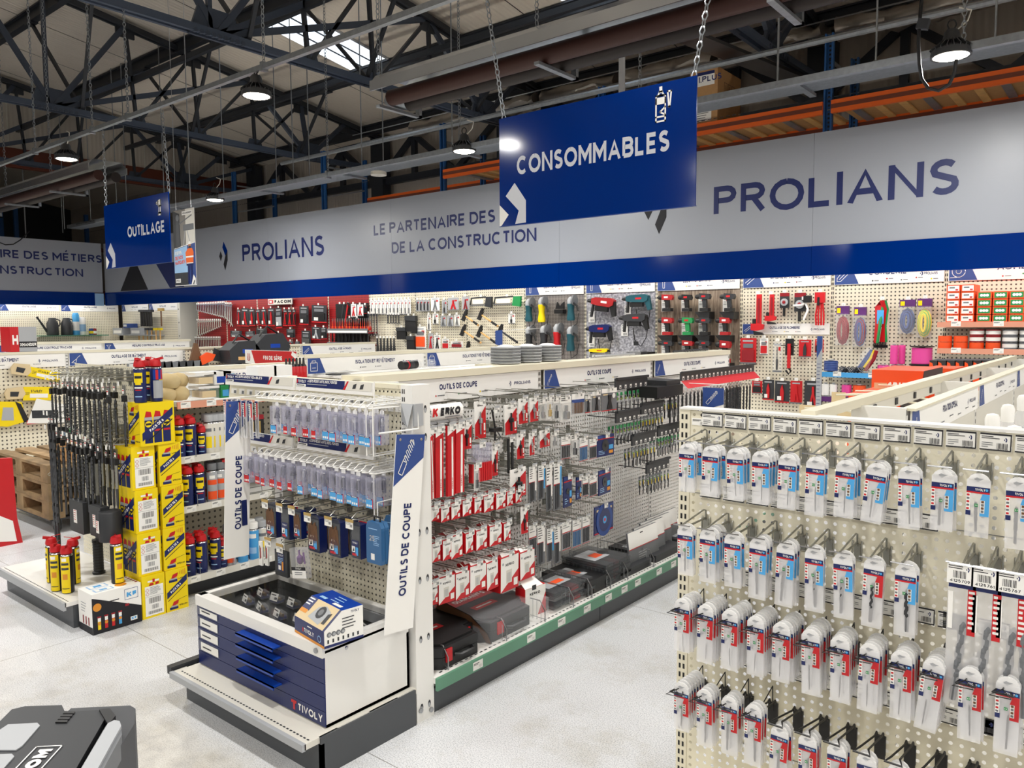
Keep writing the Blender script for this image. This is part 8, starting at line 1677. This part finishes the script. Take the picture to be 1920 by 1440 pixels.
for r, (v0, v1) in enumerate(((552, 584), (595, 628), (638, 668))):
    for c, u in enumerate((1236, 1274, 1306, 1352)):
        body = [['toolred', 'black', 'dark', 'dark'], ['toolred', 'green', 'dark', 'toolred'], ['dark', 'toolred', 'dark', 'toolred']][r][c]
        u0 = u-(8 if r and c == 3 else 0); cordless(u0, u0+29-(3 if c == 1 and r == 0 else 0), v0-(2 if r == 0 and c > 1 else 0), v1+(12 if (r, c) == (2, 3) else 0), body, body if body != 'toolred' else 'black', '%s cordless drill, %s row, %s column on the wood print' % ({'dark': 'black', 'toolred': 'red'}.get(body, body), CC[r], CC[c]), 'toolred' if body == 'toolred' and r else 'black' if body != 'green' else 'green', r > 0 or c > 1)
# plumbing tools
for i, (u0, u1, v0, v1) in enumerate(((1409, 1433, 552, 628), (1435, 1456, 552, 608))):
    t, w, h = item('pipe_wrench', ('longer', 'shorter')[i]+' red pipe wrench on the plumbing board', 'wrench', u0, u1, v0, v1, .1, 'red pipe wrenches'); part(t, 'handle', MB().box(-w*.1, h*.2, -.012, w*.28, h, .012, 'red').box(-.0, h*.3, .0125, w*.18, h*.9, .016, 'dred')); part(t, 'jaw', MB().prism([(-w*.5, h*.28), (-w*.5, h*.12), (-w*.1, h*.1), (w*.45, h*.14), (w*.5, h*.26), (w*.1, h*.28)], -.02, .02, 'red').prism([(-w*.3, h*.1), (-w*.25, 0), (w*.5, .0), (w*.35, h*.06)], -.018, .018, 'black').box(-w*.4, h*.28, -.012, -w*.15, h*.4, .012, 'black'))
for i, (u0, u1, v0, v1) in enumerate(((1461, 1481, 549, 593), (1488, 1512, 549, 603))):
    t, w, h = item('tube_cutter_pack', ('smaller', 'larger')[i]+' dark pack with a round cutter and red grip on the plumbing board', 'packet', u0, u1, v0, v1, .08, 'round cutter packs'); part(t, 'card', MB().box(-w*.45, h*.35, -.004, w*.45, h, .0, 'dark').rect(-w*.45, h*.85, w*.45, h, .001, 'dred')); part(t, 'tool', MB().lathe([(w*.34, 0), (w*.34, .02), (0, .025)], 'lgrey', 14, (0, h*.6, 0), 'z').lathe([(w*.16, .026), (0, .03)], 'dred', 10, (0, h*.6, 0), 'z')); part(t, 'grip', MB().tube([(0, h*.35, .01), (0, 0, .01)], w*.13, 'black', 8).box(-w*.05, h*.05, .02, w*.05, h*.25, w*.14, 'red'))
t, w, h = item('pliers', 'white handled pliers spread open on the plumbing board', 'pliers', 1487, 1527, 562, 600, .14, None); part(t, 'handle', MB().tube([(-w*.5, h*.72, 0), (-w*.1, h*.74, 0), (w*.15, h*.9, 0)], .012, 'paper', 6)); part(t, 'handle', MB().tube([(0, 0, 0), (w*.2, h*.5, 0), (w*.1, h*.8, 0)], .012, 'paper', 6)); part(t, 'head', MB().box(w*.0, h*.85, -.02, w*.35, h*1.2, .02, 'black'))
t, w, h = item('pliers', 'bundle of long red handled pliers on the plumbing board', 'pliers', 1527, 1548, 548, 610, .1, None); part(t, 'head', MB().box(-w*.45, h*.68, -.01, w*.45, h, .02, 'red').box(-w*.2, h*.6, .021, 0, h*.85, .025, 'black'))
for s in (-.35, -.12, .15, .38): part(t, 'handle', MB().tube([(s*w*.6, h*.7, 0), (s*w, h*.3, .01), (s*w*.9, 0, 0)], .010, 'red', 6))
for i, (u0, u1, v0, v1, b, c, k) in enumerate(((1388, 1418, 634, 682, 'red', 'dred', 'case'), (1425, 1440, 634, 666, 'tag', 'red', 'case'), (1449, 1466, 640, 698, 'clear', 'dsteel', 'x'), (1498, 1521, 637, 670, 'red', 'dark', 'knife'), (1528, 1544, 636, 662, 'red', 'black', 'case'), (1410, 1429, 714, 738, 'red', 'black', 'case'), (1430, 1451, 712, 750, 'dark', 'red', 'knife'), (1453, 1480, 714, 755, 'dark', 'red', 'knife'), (1482, 1504, 714, 757, 'red', 'red', 'plier'), (1508, 1541, 714, 770, 'dark', 'red', 'plier'))):
    card_item(u0, u1, v0, v1, b, c, 'red and dark plumbing tool pack, %s row, %s place' % ('middle' if i < 5 else 'lower', ORD[i if i < 5 else i-5]), 'plumbing tool packs', kind=k, d=.09)
t, w, h = item('basin_wrench', 'long red basin wrench on a black card at the plumbing board', 'wrench', 1472, 1488, 635, 698, .09, None); part(t, 'card', MB().box(-w*.5, h*.5, -.004, w*.5, h, 0, 'black')); part(t, 'shaft', MB().box(-w*.18, h*.12, .001, w*.18, h*.85, .02, 'red')); part(t, 'jaw', MB().tube([(0, h*.12, .01), (w*.25, h*.04, .01), (0, -.02, .01), (-w*.35, .02, .01)], .012, 'black', 6)); part(t, 'bar', MB().tube([(-w, h*.8, .01), (w, h*.8, .01)], .006, 'black', 5))
t, w, h = item('ruler_post', 'white graduated strip with a blue pictogram standing between plumbing and ropes', 'strip', 1531, 1541, 630, 780, .5, None, False); part(t, 'strip', MB().box(-w/2, -t.location.z, 0, w/2, h, .01, 'lgrey').poly([(-w/2, h*.72), (w/2, h*.85), (w/2, h), (-w/2, h)], .011, 'mattblue').lines(-w*.4, w*.4, h*.65, 14, h*.045, .011, 'navy', .005))
# ropes
def rope_pack(u0, u1, v0, v1, m, lab, m2=None, bag=True):
    t, w, h = item('rope_pack', lab, 'rope', u0, u1, v0, v1, .08, 'rope packs'); hh = h*.72
    for k in range(5):
        s = .42-.07*k; cx_ = (k % 2)*.02*w; part(t, 'rope', MB().tube([(cx_+s*w*math.cos(a*PI/6), hh*.5+(hh*.5-.012*k)*math.sin(a*PI/6), .012*k+.01) for a in range(12)], .011, m2 if m2 and k % 2 else m, 5, True))
    if bag: part(t, 'header_card', MB().box(-w*.48, h*.78, -.002, w*.5, h, .04, 'purple').rect(-w*.42, h*.82, -w*.15, h*.95, .0406, 'yellow')); part(t, 'bag', MB().box(-w*.48, -.01, -.005, w*.5, h*.8, .075, 'clear'))
    return t
rope_pack(1569, 1593, 574, 645, 'dred', 'red rope pack with a purple header, first on the rope board'); rope_pack(1602, 1625, 576, 648, 'mattblue', 'blue and red rope pack with a purple header, second on the rope board', 'dred'); rope_pack(1687, 1717, 562, 624, 'mattblue', 'blue rope pack with a purple header beside the bungee bunch', 'navy'); rope_pack(1720, 1748, 560, 631, 'yellow', 'yellow rope pack with a purple header, last on the rope board', 'lgreen')
t, w, h = item('bungee_bunch', 'bunch of red and green bungee cords with black hooks', 'rope', 1638, 1669, 562, 652, .1, None)
for k in range(8): part(t, 'cord', MB().tube([(-w*.4+k*.04*w, h*.1, .01*k), (-w*.3+k*.05*w, h*.5, .02+.01*k), (-w*.35+k*.06*w, h*.85, .02), (-w*.1+k*.05*w, h*.97, .03), (w*.15+k*.03*w, h*.8, .02), (.02+k*.02*w, h*.45, .03), (k*.05*w, h*.12, .03)], .012, 'red' if k < 6 else 'green', 5)); part(t, 'hook', MB().tube([(-w*.4+k*.1*w, h*.12, .02), (-w*.38+k*.1*w, h*.0, .03), (-w*.3+k*.1*w, .0, .03), (-w*.3+k*.1*w, h*.06, .03)], .007, 'black', 4))
part(t, 'label', MB().box(-w*.2, h*.5, .06, w*.2, h*.78, .07, 'lblue'))
t, w, h = item('rope_bag', 'clear bag of blue and yellow ropes leaning on the rope shelf', 'bag', 1604, 1640, 650, 696, .3, None, False)
part(t, 'bag', MB().prism([(-w*.5, 0), (w*.2, 0), (w*.5, h*.7), (w*.2, h), (-.02, h*.8)], -.05, .05, 'clear'))
for k in range(4): part(t, 'rope', MB().tube([(-w*.4+k*.03, .01, -.03+.02*k), (0+k*.03, h*.5, -.03+.02*k), (w*.3+k*.02, h*.85, -.03+.02*k)], .02, ('mattblue', 'mattblue', 'yellow', 'dred')[k], 6))
def wall_shelf(u0, u1, v, d, m, lab=None, x1=None):
    a, b = PY(u0, v, WY-d), PY(u1, v, WY-d); xb = x1 or b.x
    s = part(WS, 'shelf', MB().box(a.x, a.z-.0, .0, xb, a.z+.02, d-.01, 'lgrey')); MB().box(a.x, a.z-.03, d-.01, xb, a.z+.022, d, m).build('price_rail', s)
    n = int((xb-a.x)/.35)
    for k in range(n): tag(s, (a.x+.12+k*.35, a.z-.02, d+.001), s=1.6)
    return a.z+.021
z1 = wall_shelf(1540, 1640, 701, .4, 'lblue', None, bx[7]-.03); z2 = wall_shelf(1540, 1640, 747, .4, 'purple', None, bx[7]-.03)
z3 = wall_shelf(1757, 1920, 608, .4, 'salmon', None, 2.2); z4 = wall_shelf(1757, 1920, 657, .4, 'salmon', None, 2.2)
def spool(u0, u1, z, m, lab, d=.3, flange=False, hh=None):
    a, b = PY(u0, 690, WY-d), PY(u1, 690, WY-d); r = (b.x-a.x)/2; h = hh or r*1.6
    t = thing('rope_spool', lab, 'spool', ((a.x+b.x)/2, WY-d, z), (0, 0, 0), 'spools on the rope shelves'); n = 6; pr = []
    for k in range(n): pr += [(r*.95, .01+h*k/n), (r, .01+h*(k+.5)/n)]
    part(t, 'winding', MB().lathe([(r*.5, .008)]+pr+[(r*.95, h), (r*.5, h)], m, 18)); part(t, 'core', MB().lathe([(r*(1.15 if flange else .5), 0), (r*(1.15 if flange else .5), .008), (r*.3, .009), (r*.3, h+.006), (r*(1.15 if flange else .5), h+.007), (r*(1.15 if flange else .5), h+.015), (0, h+.015)], 'black' if flange else 'lgrey', 18)); return t
spool(1545, 1571, z1, 'mattblue', 'blue rope spool on the upper rope shelf'); spool(1668, 1683, z1+.09, 'pink', 'upright pink line spool on the upper rope shelf', .3, False, .2); spool(1683, 1697, z1+.09, 'pink', 'second upright pink line spool on the upper rope shelf', .22, False, .2); spool(1645, 1668, z1, 'pink', 'low pink line spool on the upper rope shelf', .3, False, .08); spool(1670, 1698, z1, 'pink', 'flat pink line spool under the upright pair', .26, False, .08)
spool(1708, 1748, z1+.10, 'pink', 'large pink spool with black flanges', .3, True, .17); spool(1710, 1750, z1, 'pink', 'lower large pink spool under the flanged one', .3, True, .08)
spool(1542, 1556, z2, 'paper', 'white twine spool, first on the lower rope shelf', .32, False, .13); spool(1557, 1571, z2, 'paper', 'white twine spool, second on the lower rope shelf', .32, False, .13); spool(1579, 1598, z2, 'pink', 'pink twine spool on the lower rope shelf', .32, False, .13); spool(1600, 1625, z2, 'orange', 'orange twine spool on the lower rope shelf', .32, False, .13)
q = MB()
for k in range(5): q.tube([(a*.03, .03+.03*math.sin(a*1.7+k), .01*k) for a in range(9)], .008, 'dsteel', 4)
o = q.build('chain_coil', None, (PY(1575, 690, 8.55).x, 8.55, z1)); o.rotation_euler = FY; o['label'] = 'heap of grey chain in a small basket beside the blue spool'; o['category'] = 'chain'
def small_box(x, z, w, h, a, b, lab, grp, d=.3):
    t = thing('tape_box', lab, 'box', (x, WY-.38, z), FY, grp); part(t, 'box', MB().box(-w/2, 0, -d, w/2, h, 0, a)); q = MB().rect(-w*.42, h*.12, w*.42, h*.88, .001, b)
    if b == 'green':
        for s in (-.2, 0, .2): q.disc(w*s, h*.5, h*.2, .0016, 'paper', 10)
    else: q.rect(-w*.3, h*.5, w*.1, h*.7, .0016, 'mid').rect(w*.15, h*.2, w*.35, h*.4, .0016, 'red')
    part(t, 'print', q); return t
xa = PY(1775, 590, WY-.38).x; bw = .118
for c in range(2):
    for r in range(5): small_box(xa+.05+c*(bw+.004), z3+r*.072, bw-.004, .068, 'orange', 'tag', 'orange and white tape box, %s pile, %s from the shelf' % (ORD[c], ORD[r]), 'orange and white tape boxes')
for c in range(6):
    for r in range(4): small_box(xa+.31+c*(bw+.012), z3+r*.072, bw, .068, 'orange', 'green', 'green and orange tape box, %s pile, %s from the shelf' % (ORD[c], ORD[r]), 'green and orange tape boxes')
for c in range(7):
    for r in range(3):
        if c < 2 and r == 2: continue
        m = 'orange' if c < 2 or (c < 4 and r == 0) else 'dred' if c < 4 else 'mid'
        t = thing('tape_roll', '%s tape roll on the lower adhesive shelf, %s pile, %s from the shelf' % ({'orange': 'orange', 'dred': 'red labelled', 'mid': 'grey'}[m], ORD[c], ORD[r]), 'tape', (xa-.02+c*.135, WY-.30, z4+r*.062), (0, 0, 0), 'tape rolls on the lower adhesive shelf')
        part(t, 'roll', MB().lathe([(.04, 0), (.062, 0), (.062, .058), (.04, .058), (.04, 0)], m, 16))
        if m != 'orange': part(t, 'label', MB().lathe([(.0625, .012), (.0625, .046)], 'tag', 16))
# ---------------------------------------------------------------- side wall goods
def wcan(u0, u1, lab, spout):
    a, b = PX(u0, 622, XL+.3), PX(u1, 622, XL+.3); r = (b.y-a.y)/2*.9
    t = thing('watering_can', lab, 'watering can', (XL+.28, (a.y+b.y)/2, 1.441), FX); h = .40
    part(t, 'body', MB().lathe([(r*.95, 0), (r, .02), (r*.95, h*.7), (r*.6, h*.9), (r*.55, h)], 'charcoal', 18, (0, 0, 0), 'y')); part(t, 'handle', MB().tube([(r*.5, h*.95, 0), (r*1.3, h*.85, 0), (r*1.25, h*.6, 0), (r*.9, h*.5, 0)], .014, 'dark', 6))
    if spout: part(t, 'spout', MB().tube([(-r*.9, h*.2, 0), (-r*2.2, h*.9, 0), (-r*2.5, h*1.05, 0)], [.03, .02, .03], 'dark', 7))
wcan(87, 112, 'dark grey watering can with a long spout, on the green shelf', 1); wcan(114, 138, 'dark grey watering can whose spout is hidden, on the green shelf', 0)
for i, (u, m, h, lab) in enumerate(((142, 'lblue', .52, 'blue and white film roll behind the watering cans'), (154, 'paper', .42, 'white bottle with a blue cap by the watering cans'), (170, 'mattblue', .15, 'small blue tub on the green shelf'), (176, 'dred', .15, 'small red tub on the green shelf'))):
    p = PX(u, 622, XL+.25); r = .075 if i < 2 else .05; o = thing('bottle' if i == 1 else 'roll', lab, 'bottle' if i == 1 else 'roll', (XL+.28, p.y, 1.441)); part(o, 'body', MB().lathe([(r, 0), (r, h*.9), (r*.7, h), (0, h)], m, 14)); part(o, 'label', MB().lathe([(r+.002, h*.2), (r+.002, h*.6)], ('paper', 'skyblue', 'yellow', 'paper')[i], 14))
for i in range(5):
    x = -18.45+i*.16; z = PY(172+i*9, 602, WY).z; o = thing('blue_pack', 'blue and white pack in the corner, %s of five' % ORD[i], 'packet', (x-.9+.02, WY-.0095, z), FY, 'blue packs in the corner'); o.location.x = PY(173+i*9.2, 592, WY-.01).x; part(o, 'pack', MB().box(-.06, 0, -.01, .06, .2, 0, 'mattblue').rect(-.05, .12, .05, .18, .001, 'paper')); 
for i in range(4):
    p = PY(188+i*8, 622, WY-.0095); o = MB().box(-.05, 0, -.01, .05, .2, 0, 'navydeep').rect(-.04, .1, .04, .16, .001, ('red', 'paper', 'skyblue', 'paper')[i]).build('navy_pack', None, p); o.rotation_euler = FY; o['label'] = 'navy pack on the lower corner hooks, %s of four' % ORD[i]; o['category'] = 'packet'; o['group'] = 'navy packs in the corner'
for i in range(5):
    a, b = PY(265+i*4.5, 585, WY-.2), PY(266+i*4.5, 612, WY-.2); o = thing('mallet', 'black mallet handle hanging in the corner, %s of five' % ORD[i], 'mallet', b, FY, 'black mallets'); part(o, 'handle', MB().tube([(0, 0, 0), (0, a.z-b.z, 0)], .028, 'black', 7)); part(o, 'head', MB().box(-.07, a.z-b.z, -.04, .07, a.z-b.z+.05, .04, 'dark'))
for i in range(6):
    a, b = PY(261+i*8, 619, WY-.2), PY(261+i*8, 640, WY-.2); o = thing('hammer', 'wooden handled hammer hanging low in the corner, %s of six' % ORD[i], 'hammer', b, FY, 'wooden hammers in the corner'); part(o, 'handle', MB().tube([(0, 0, 0), (0, a.z-b.z, 0)], .016, 'beech', 7)); part(o, 'head', MB().box(-.08, a.z-b.z, -.025, .08, a.z-b.z+.05, .025, 'dark' if i < 4 else 'yellow'))
o = thing('hammer', 'single long hammer hanging apart at the corner end', 'hammer', PY(303, 612, WY-.2), FY); part(o, 'handle', MB().tube([(0, 0, 0), (0, .35, 0)], .016, 'brown', 7)); part(o, 'head', MB().box(-.1, .35, -.03, .1, .41, .03, 'gold'))
for i, (u, m, w) in enumerate(((228, 'lgrey', .5), (262, 'lgrey', .5), (243, 'mattblue', .2))):
    p = PY(u, 622, WY-.2); o = MB().box(-w/2, 0, -.15, w/2, .16 if i < 2 else .1, .1, m).rect(-w*.4, .03, w*.4, .1 if i < 2 else .08, .101, 'paper').build('flat_carton', None, (p.x, WY-.2, 1.441 if i < 2 else 1.602)); o.rotation_euler = FY; o['label'] = ('grey flat carton on the corner shelf, first one', 'grey flat carton on the corner shelf, second one', 'small blue carton lying on the grey cartons')[i]; o['category'] = 'box'
# ---------------------------------------------------------------- fixings gondola: orange cartons on its hidden side, bottles on the other
part(G5, 'shelf', MB().box(4.42, 1.17, -.75, 6.4, 1.19, -.17, 'cream')); part(G5, 'shelf', MB().box(2.9, 1.0, -.75, 4.4, 1.02, -.17, 'cream'))
def spit(x0, x1, y, z0, h, d, lab, txt=1, dark=1):
    t = thing('orange_carton', lab, 'box', (x0, y, z0)); w = x1-x0
    part(t, 'carton', MB().box(0, 0, 0, w, d, h, 'orange')); q = MB().at(Matrix.Translation((0, -.001, 0)) @ Euler(FY).to_matrix().to_4x4())
    if dark: q.poly([(w*.72, 0), (w, 0), (w, h*.95), (w*.97, h*.6), (w*.88, h*.2)], 0, 'dark')
    if txt: q.text('SPIT', w*.28, h*.3, h*.36, .0008, 'paper', w=w*.34, bold=.12, slant=.18)
    part(t, 'print', q); 
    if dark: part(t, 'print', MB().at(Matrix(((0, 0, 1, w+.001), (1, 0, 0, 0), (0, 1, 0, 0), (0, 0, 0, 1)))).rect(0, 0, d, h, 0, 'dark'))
    return t
a, b = PY(1634, 722, 4.6), PY(1731, 722, 4.6); spit(a.x, b.x, 4.6, 1.192, PY(1634, 693, 4.6).z-1.192, .5, 'large orange carton with white lettering and a dark corner')
a, b = PY(1607, 770, 4.0), PY(1703, 770, 4.0); spit(a.x, b.x, 3.85, 1.022, .29, .5, 'orange carton with white lettering in front and below the large one', 1, 1)
for i, (u0, u1, v0, v1, y, c) in enumerate(((1733, 1788, 690, 712, 5.3, 1), (1733, 1775, 718, 735, 4.75, 0), (1710, 1760, 727, 745, 4.47, 0))):
    a, b = PY(u0, v1, y), PY(u1, v1, y); spit(a.x, min(b.x, -.76), y, 1.192 if i < 2 else 1.192, PY(u0, v0, y).z-1.192, .35, ('long orange carton behind the large lettered one', 'low orange carton beside the large lettered one', 'plain orange carton nearest the gondola ridge')[i], 0, 0)
for i in range(2):
    a, b = PY(1735, 708+i*4, 5.0), PY(1788-i*17, 708+i*4, 5.0); t = thing('dark_carton', 'dark grey flat carton stacked %s beside the orange ones' % ('above', 'below')[i], 'box', (a.x, 5.0-.12*i, 1.192+.06*(1-i))); part(t, 'carton', MB().box(0, 0, 0, b.x-a.x, .3, .055, 'dark'))
for i in range(7):
    a, b = PY(1742+i*16.5, 700, 5.9+.0*i), PY(1757+i*16.5, 676, 5.9); t = thing('orange_carton', 'upright orange and black carton in a row, %s place' % ORD[i], 'box', (a.x, 5.9, 1.192), (0, 0, 0), 'upright orange and black cartons'); w = b.x-a.x; h = b.z-1.192
    part(t, 'carton', MB().box(0, 0, 0, w, .3, h, 'dark')); part(t, 'print', MB().at(Matrix.Translation((0, -.001, 0)) @ Euler(FY).to_matrix().to_4x4()).poly([(0, 0), (w*.95, 0), (w*.8, h*.55), (w*.4, h*.9), (0, h*.95)], 0, 'orange'))
for i, (u0, v0, u1, v1) in enumerate(((1580, 753, 1690, 755), (1568, 740, 1692, 742), (1604, 733, 1722, 737), (1647, 722, 1742, 726), (1509, 765, 1632, 769))):
    p = PY(u1, v1, (3.3, 3.6, 3.9, 4.2, 2.95)[i]); a = PY(u0, v0, p.y); part(G5, 'hook_arm', MB().tube([(p.y, p.z-.03, -.15), (p.y, p.z, a.x+.58+.55*(p.x-a.x)), (p.y, a.z, a.x+.58)], .005, 'cream', 6))
    if i != 2: part(G5, 'card_tag', MB().box(p.y-.001, a.z-.06, a.x+.56, p.y+.001, a.z+.012, a.x+.62, 'tan'))
for i in range(6):
    p = PX(1848+(i % 3)*28+(i//3)*14, 775-(i//3)*8, -.30-.10*(i//3)); t = thing('white_bottle', 'white cartridge bottle with a domed cap over the end unit, %s in the cluster' % ORD[i], 'bottle', (p.x, p.y, 1.05), (0, 0, 0), 'white bottles'); part(t, 'body', MB().lathe([(.03, 0), (.03, .16), (.034, .18), (.022, .21)], 'pouch', 12)); part(t, 'cap', MB().lathe([(.022, .21), (.024, .26), (.018, .275), (0, .28)], 'paper', 12)); part(t, 'label', MB().lathe([(.0305, .05), (.0305, .14)], 'lgrey', 12))
part(G5, 'shelf', MB().box(2.8, 1.03, .05, 4.5, 1.048, .45, 'white'))
# ---------------------------------------------------------------- floodlight with a handle in the near corner
FLX = PZ(150, 1400, .93); t = thing('work_floodlight', 'black floodlight case with pale lenses and an aluminium handle in the near corner', 'lamp', (0, 0, 0))
def fz(u, v, z=.93): return PZ(u, v, z)
def slab(P, z0, z1, m, mb=None):
    mb = mb or MB(); lo = [(*fz(u, v).xy, z0) for u, v in P]; hi = [(*fz(u, v).xy, z1) for u, v in P]; n = len(P)
    return mb.add(lo+hi, [tuple(range(n-1, -1, -1)), tuple(range(n, 2*n))]+[(i, (i+1) % n, n+(i+1) % n, n+i) for i in range(n)], m)
part(t, 'case', slab([(-120, 1480), (0, 1352), (22, 1330), (47, 1324), (116, 1322), (121, 1333), (140, 1334), (183, 1331), (198, 1345), (120, 1480)][::-1], .84, .93, 'dark'))
part(t, 'rim', slab([(122, 1333), (133, 1323), (244, 1318), (254, 1324), (252, 1352), (172, 1480), (125, 1480), (200, 1352), (212, 1338), (205, 1331), (180, 1330)][::-1], .80, .925, 'charcoal'))
part(t, 'lens', slab([(0, 1370), (15, 1360), (70, 1357), (75, 1362), (42, 1400), (30, 1408), (-30, 1408)][::-1], .928, .932, 'lgrey')); part(t, 'lens', slab([(-60, 1480), (-20, 1417), (22, 1415), (27, 1420), (0, 1450), (-20, 1480)][::-1], .928, .932, 'lgrey'))
q = MB()
for k in range(4): slab([(118-4.8*k, 1340+5.4*k), (139-4.6*k, 1340+5.4*k), (141-4.6*k, 1336+5.4*k), (121-4.8*k, 1336+5.4*k)][::-1], .929, .9325, 'black', q)
part(t, 'vent', q)
part(t, 'gap', slab([(186, 1333), (206, 1331), (217, 1345), (203, 1362)][::-1], .925, .9335, 'black'))
h = slab([(228, 1376), (225, 1367), (215, 1365), (203, 1371), (140, 1480), (172, 1480)][::-1], .93, .945, 'lgrey'); slab([(228, 1376), (172, 1480), (180, 1480), (229, 1388)][::-1], .90, .94, 'mid', h); part(t, 'handle_bar', h)
part(t, 'vent_frame', slab([(98, 1360), (121, 1336), (148, 1336), (128, 1360)], .928, .9292, 'charcoal'))
part(t, 'side_lens', slab([(240, 1396), (250, 1383), (262, 1400), (262, 1480), (225, 1480)], .72, .80, 'clear')); part(t, 'side_guard', slab([(215, 1420), (240, 1383), (250, 1372), (266, 1386), (266, 1480), (205, 1480)], .70, .72, 'black')); part(t, 'red_edge', slab([(261, 1408), (265, 1408), (265, 1480), (261, 1480)], .72, .82, 'red'))
a, b = fz(38, 1458), fz(92, 1400); d = (b-a).normalized(); n = Vector((-d.y, d.x, 0)); T = Matrix(((d.x, n.x, 0, a.x), (d.y, n.y, 0, a.y), (0, 0, 1, .9312), (0, 0, 0, 1)))
L_ = (b-a).length; q = MB().at(T); q.text('FACOM', -L_*.62, -.0125, .022, .0006, 'paper', w=L_*1.5, bold=.08); stroke(q, [(-L_*.75, -.022), (L_*.99, -.022), (L_*.99, .020), (-L_*.75, .020)], .0022, .0006, 'paper', True); part(t, 'lettering', q)
o = thing('display_plinth', 'dark plinth carrying the floodlight in the near corner', 'stand', (0, 0, 0)); part(o, 'box', slab([(-120, 1500), (20, 1400), (150, 1400), (100, 1500)][::-1], 0, .70, 'kick')); part(o, 'top', slab([(-110, 1500), (25, 1410), (140, 1410), (95, 1500)][::-1], .70, .84, 'kick'))
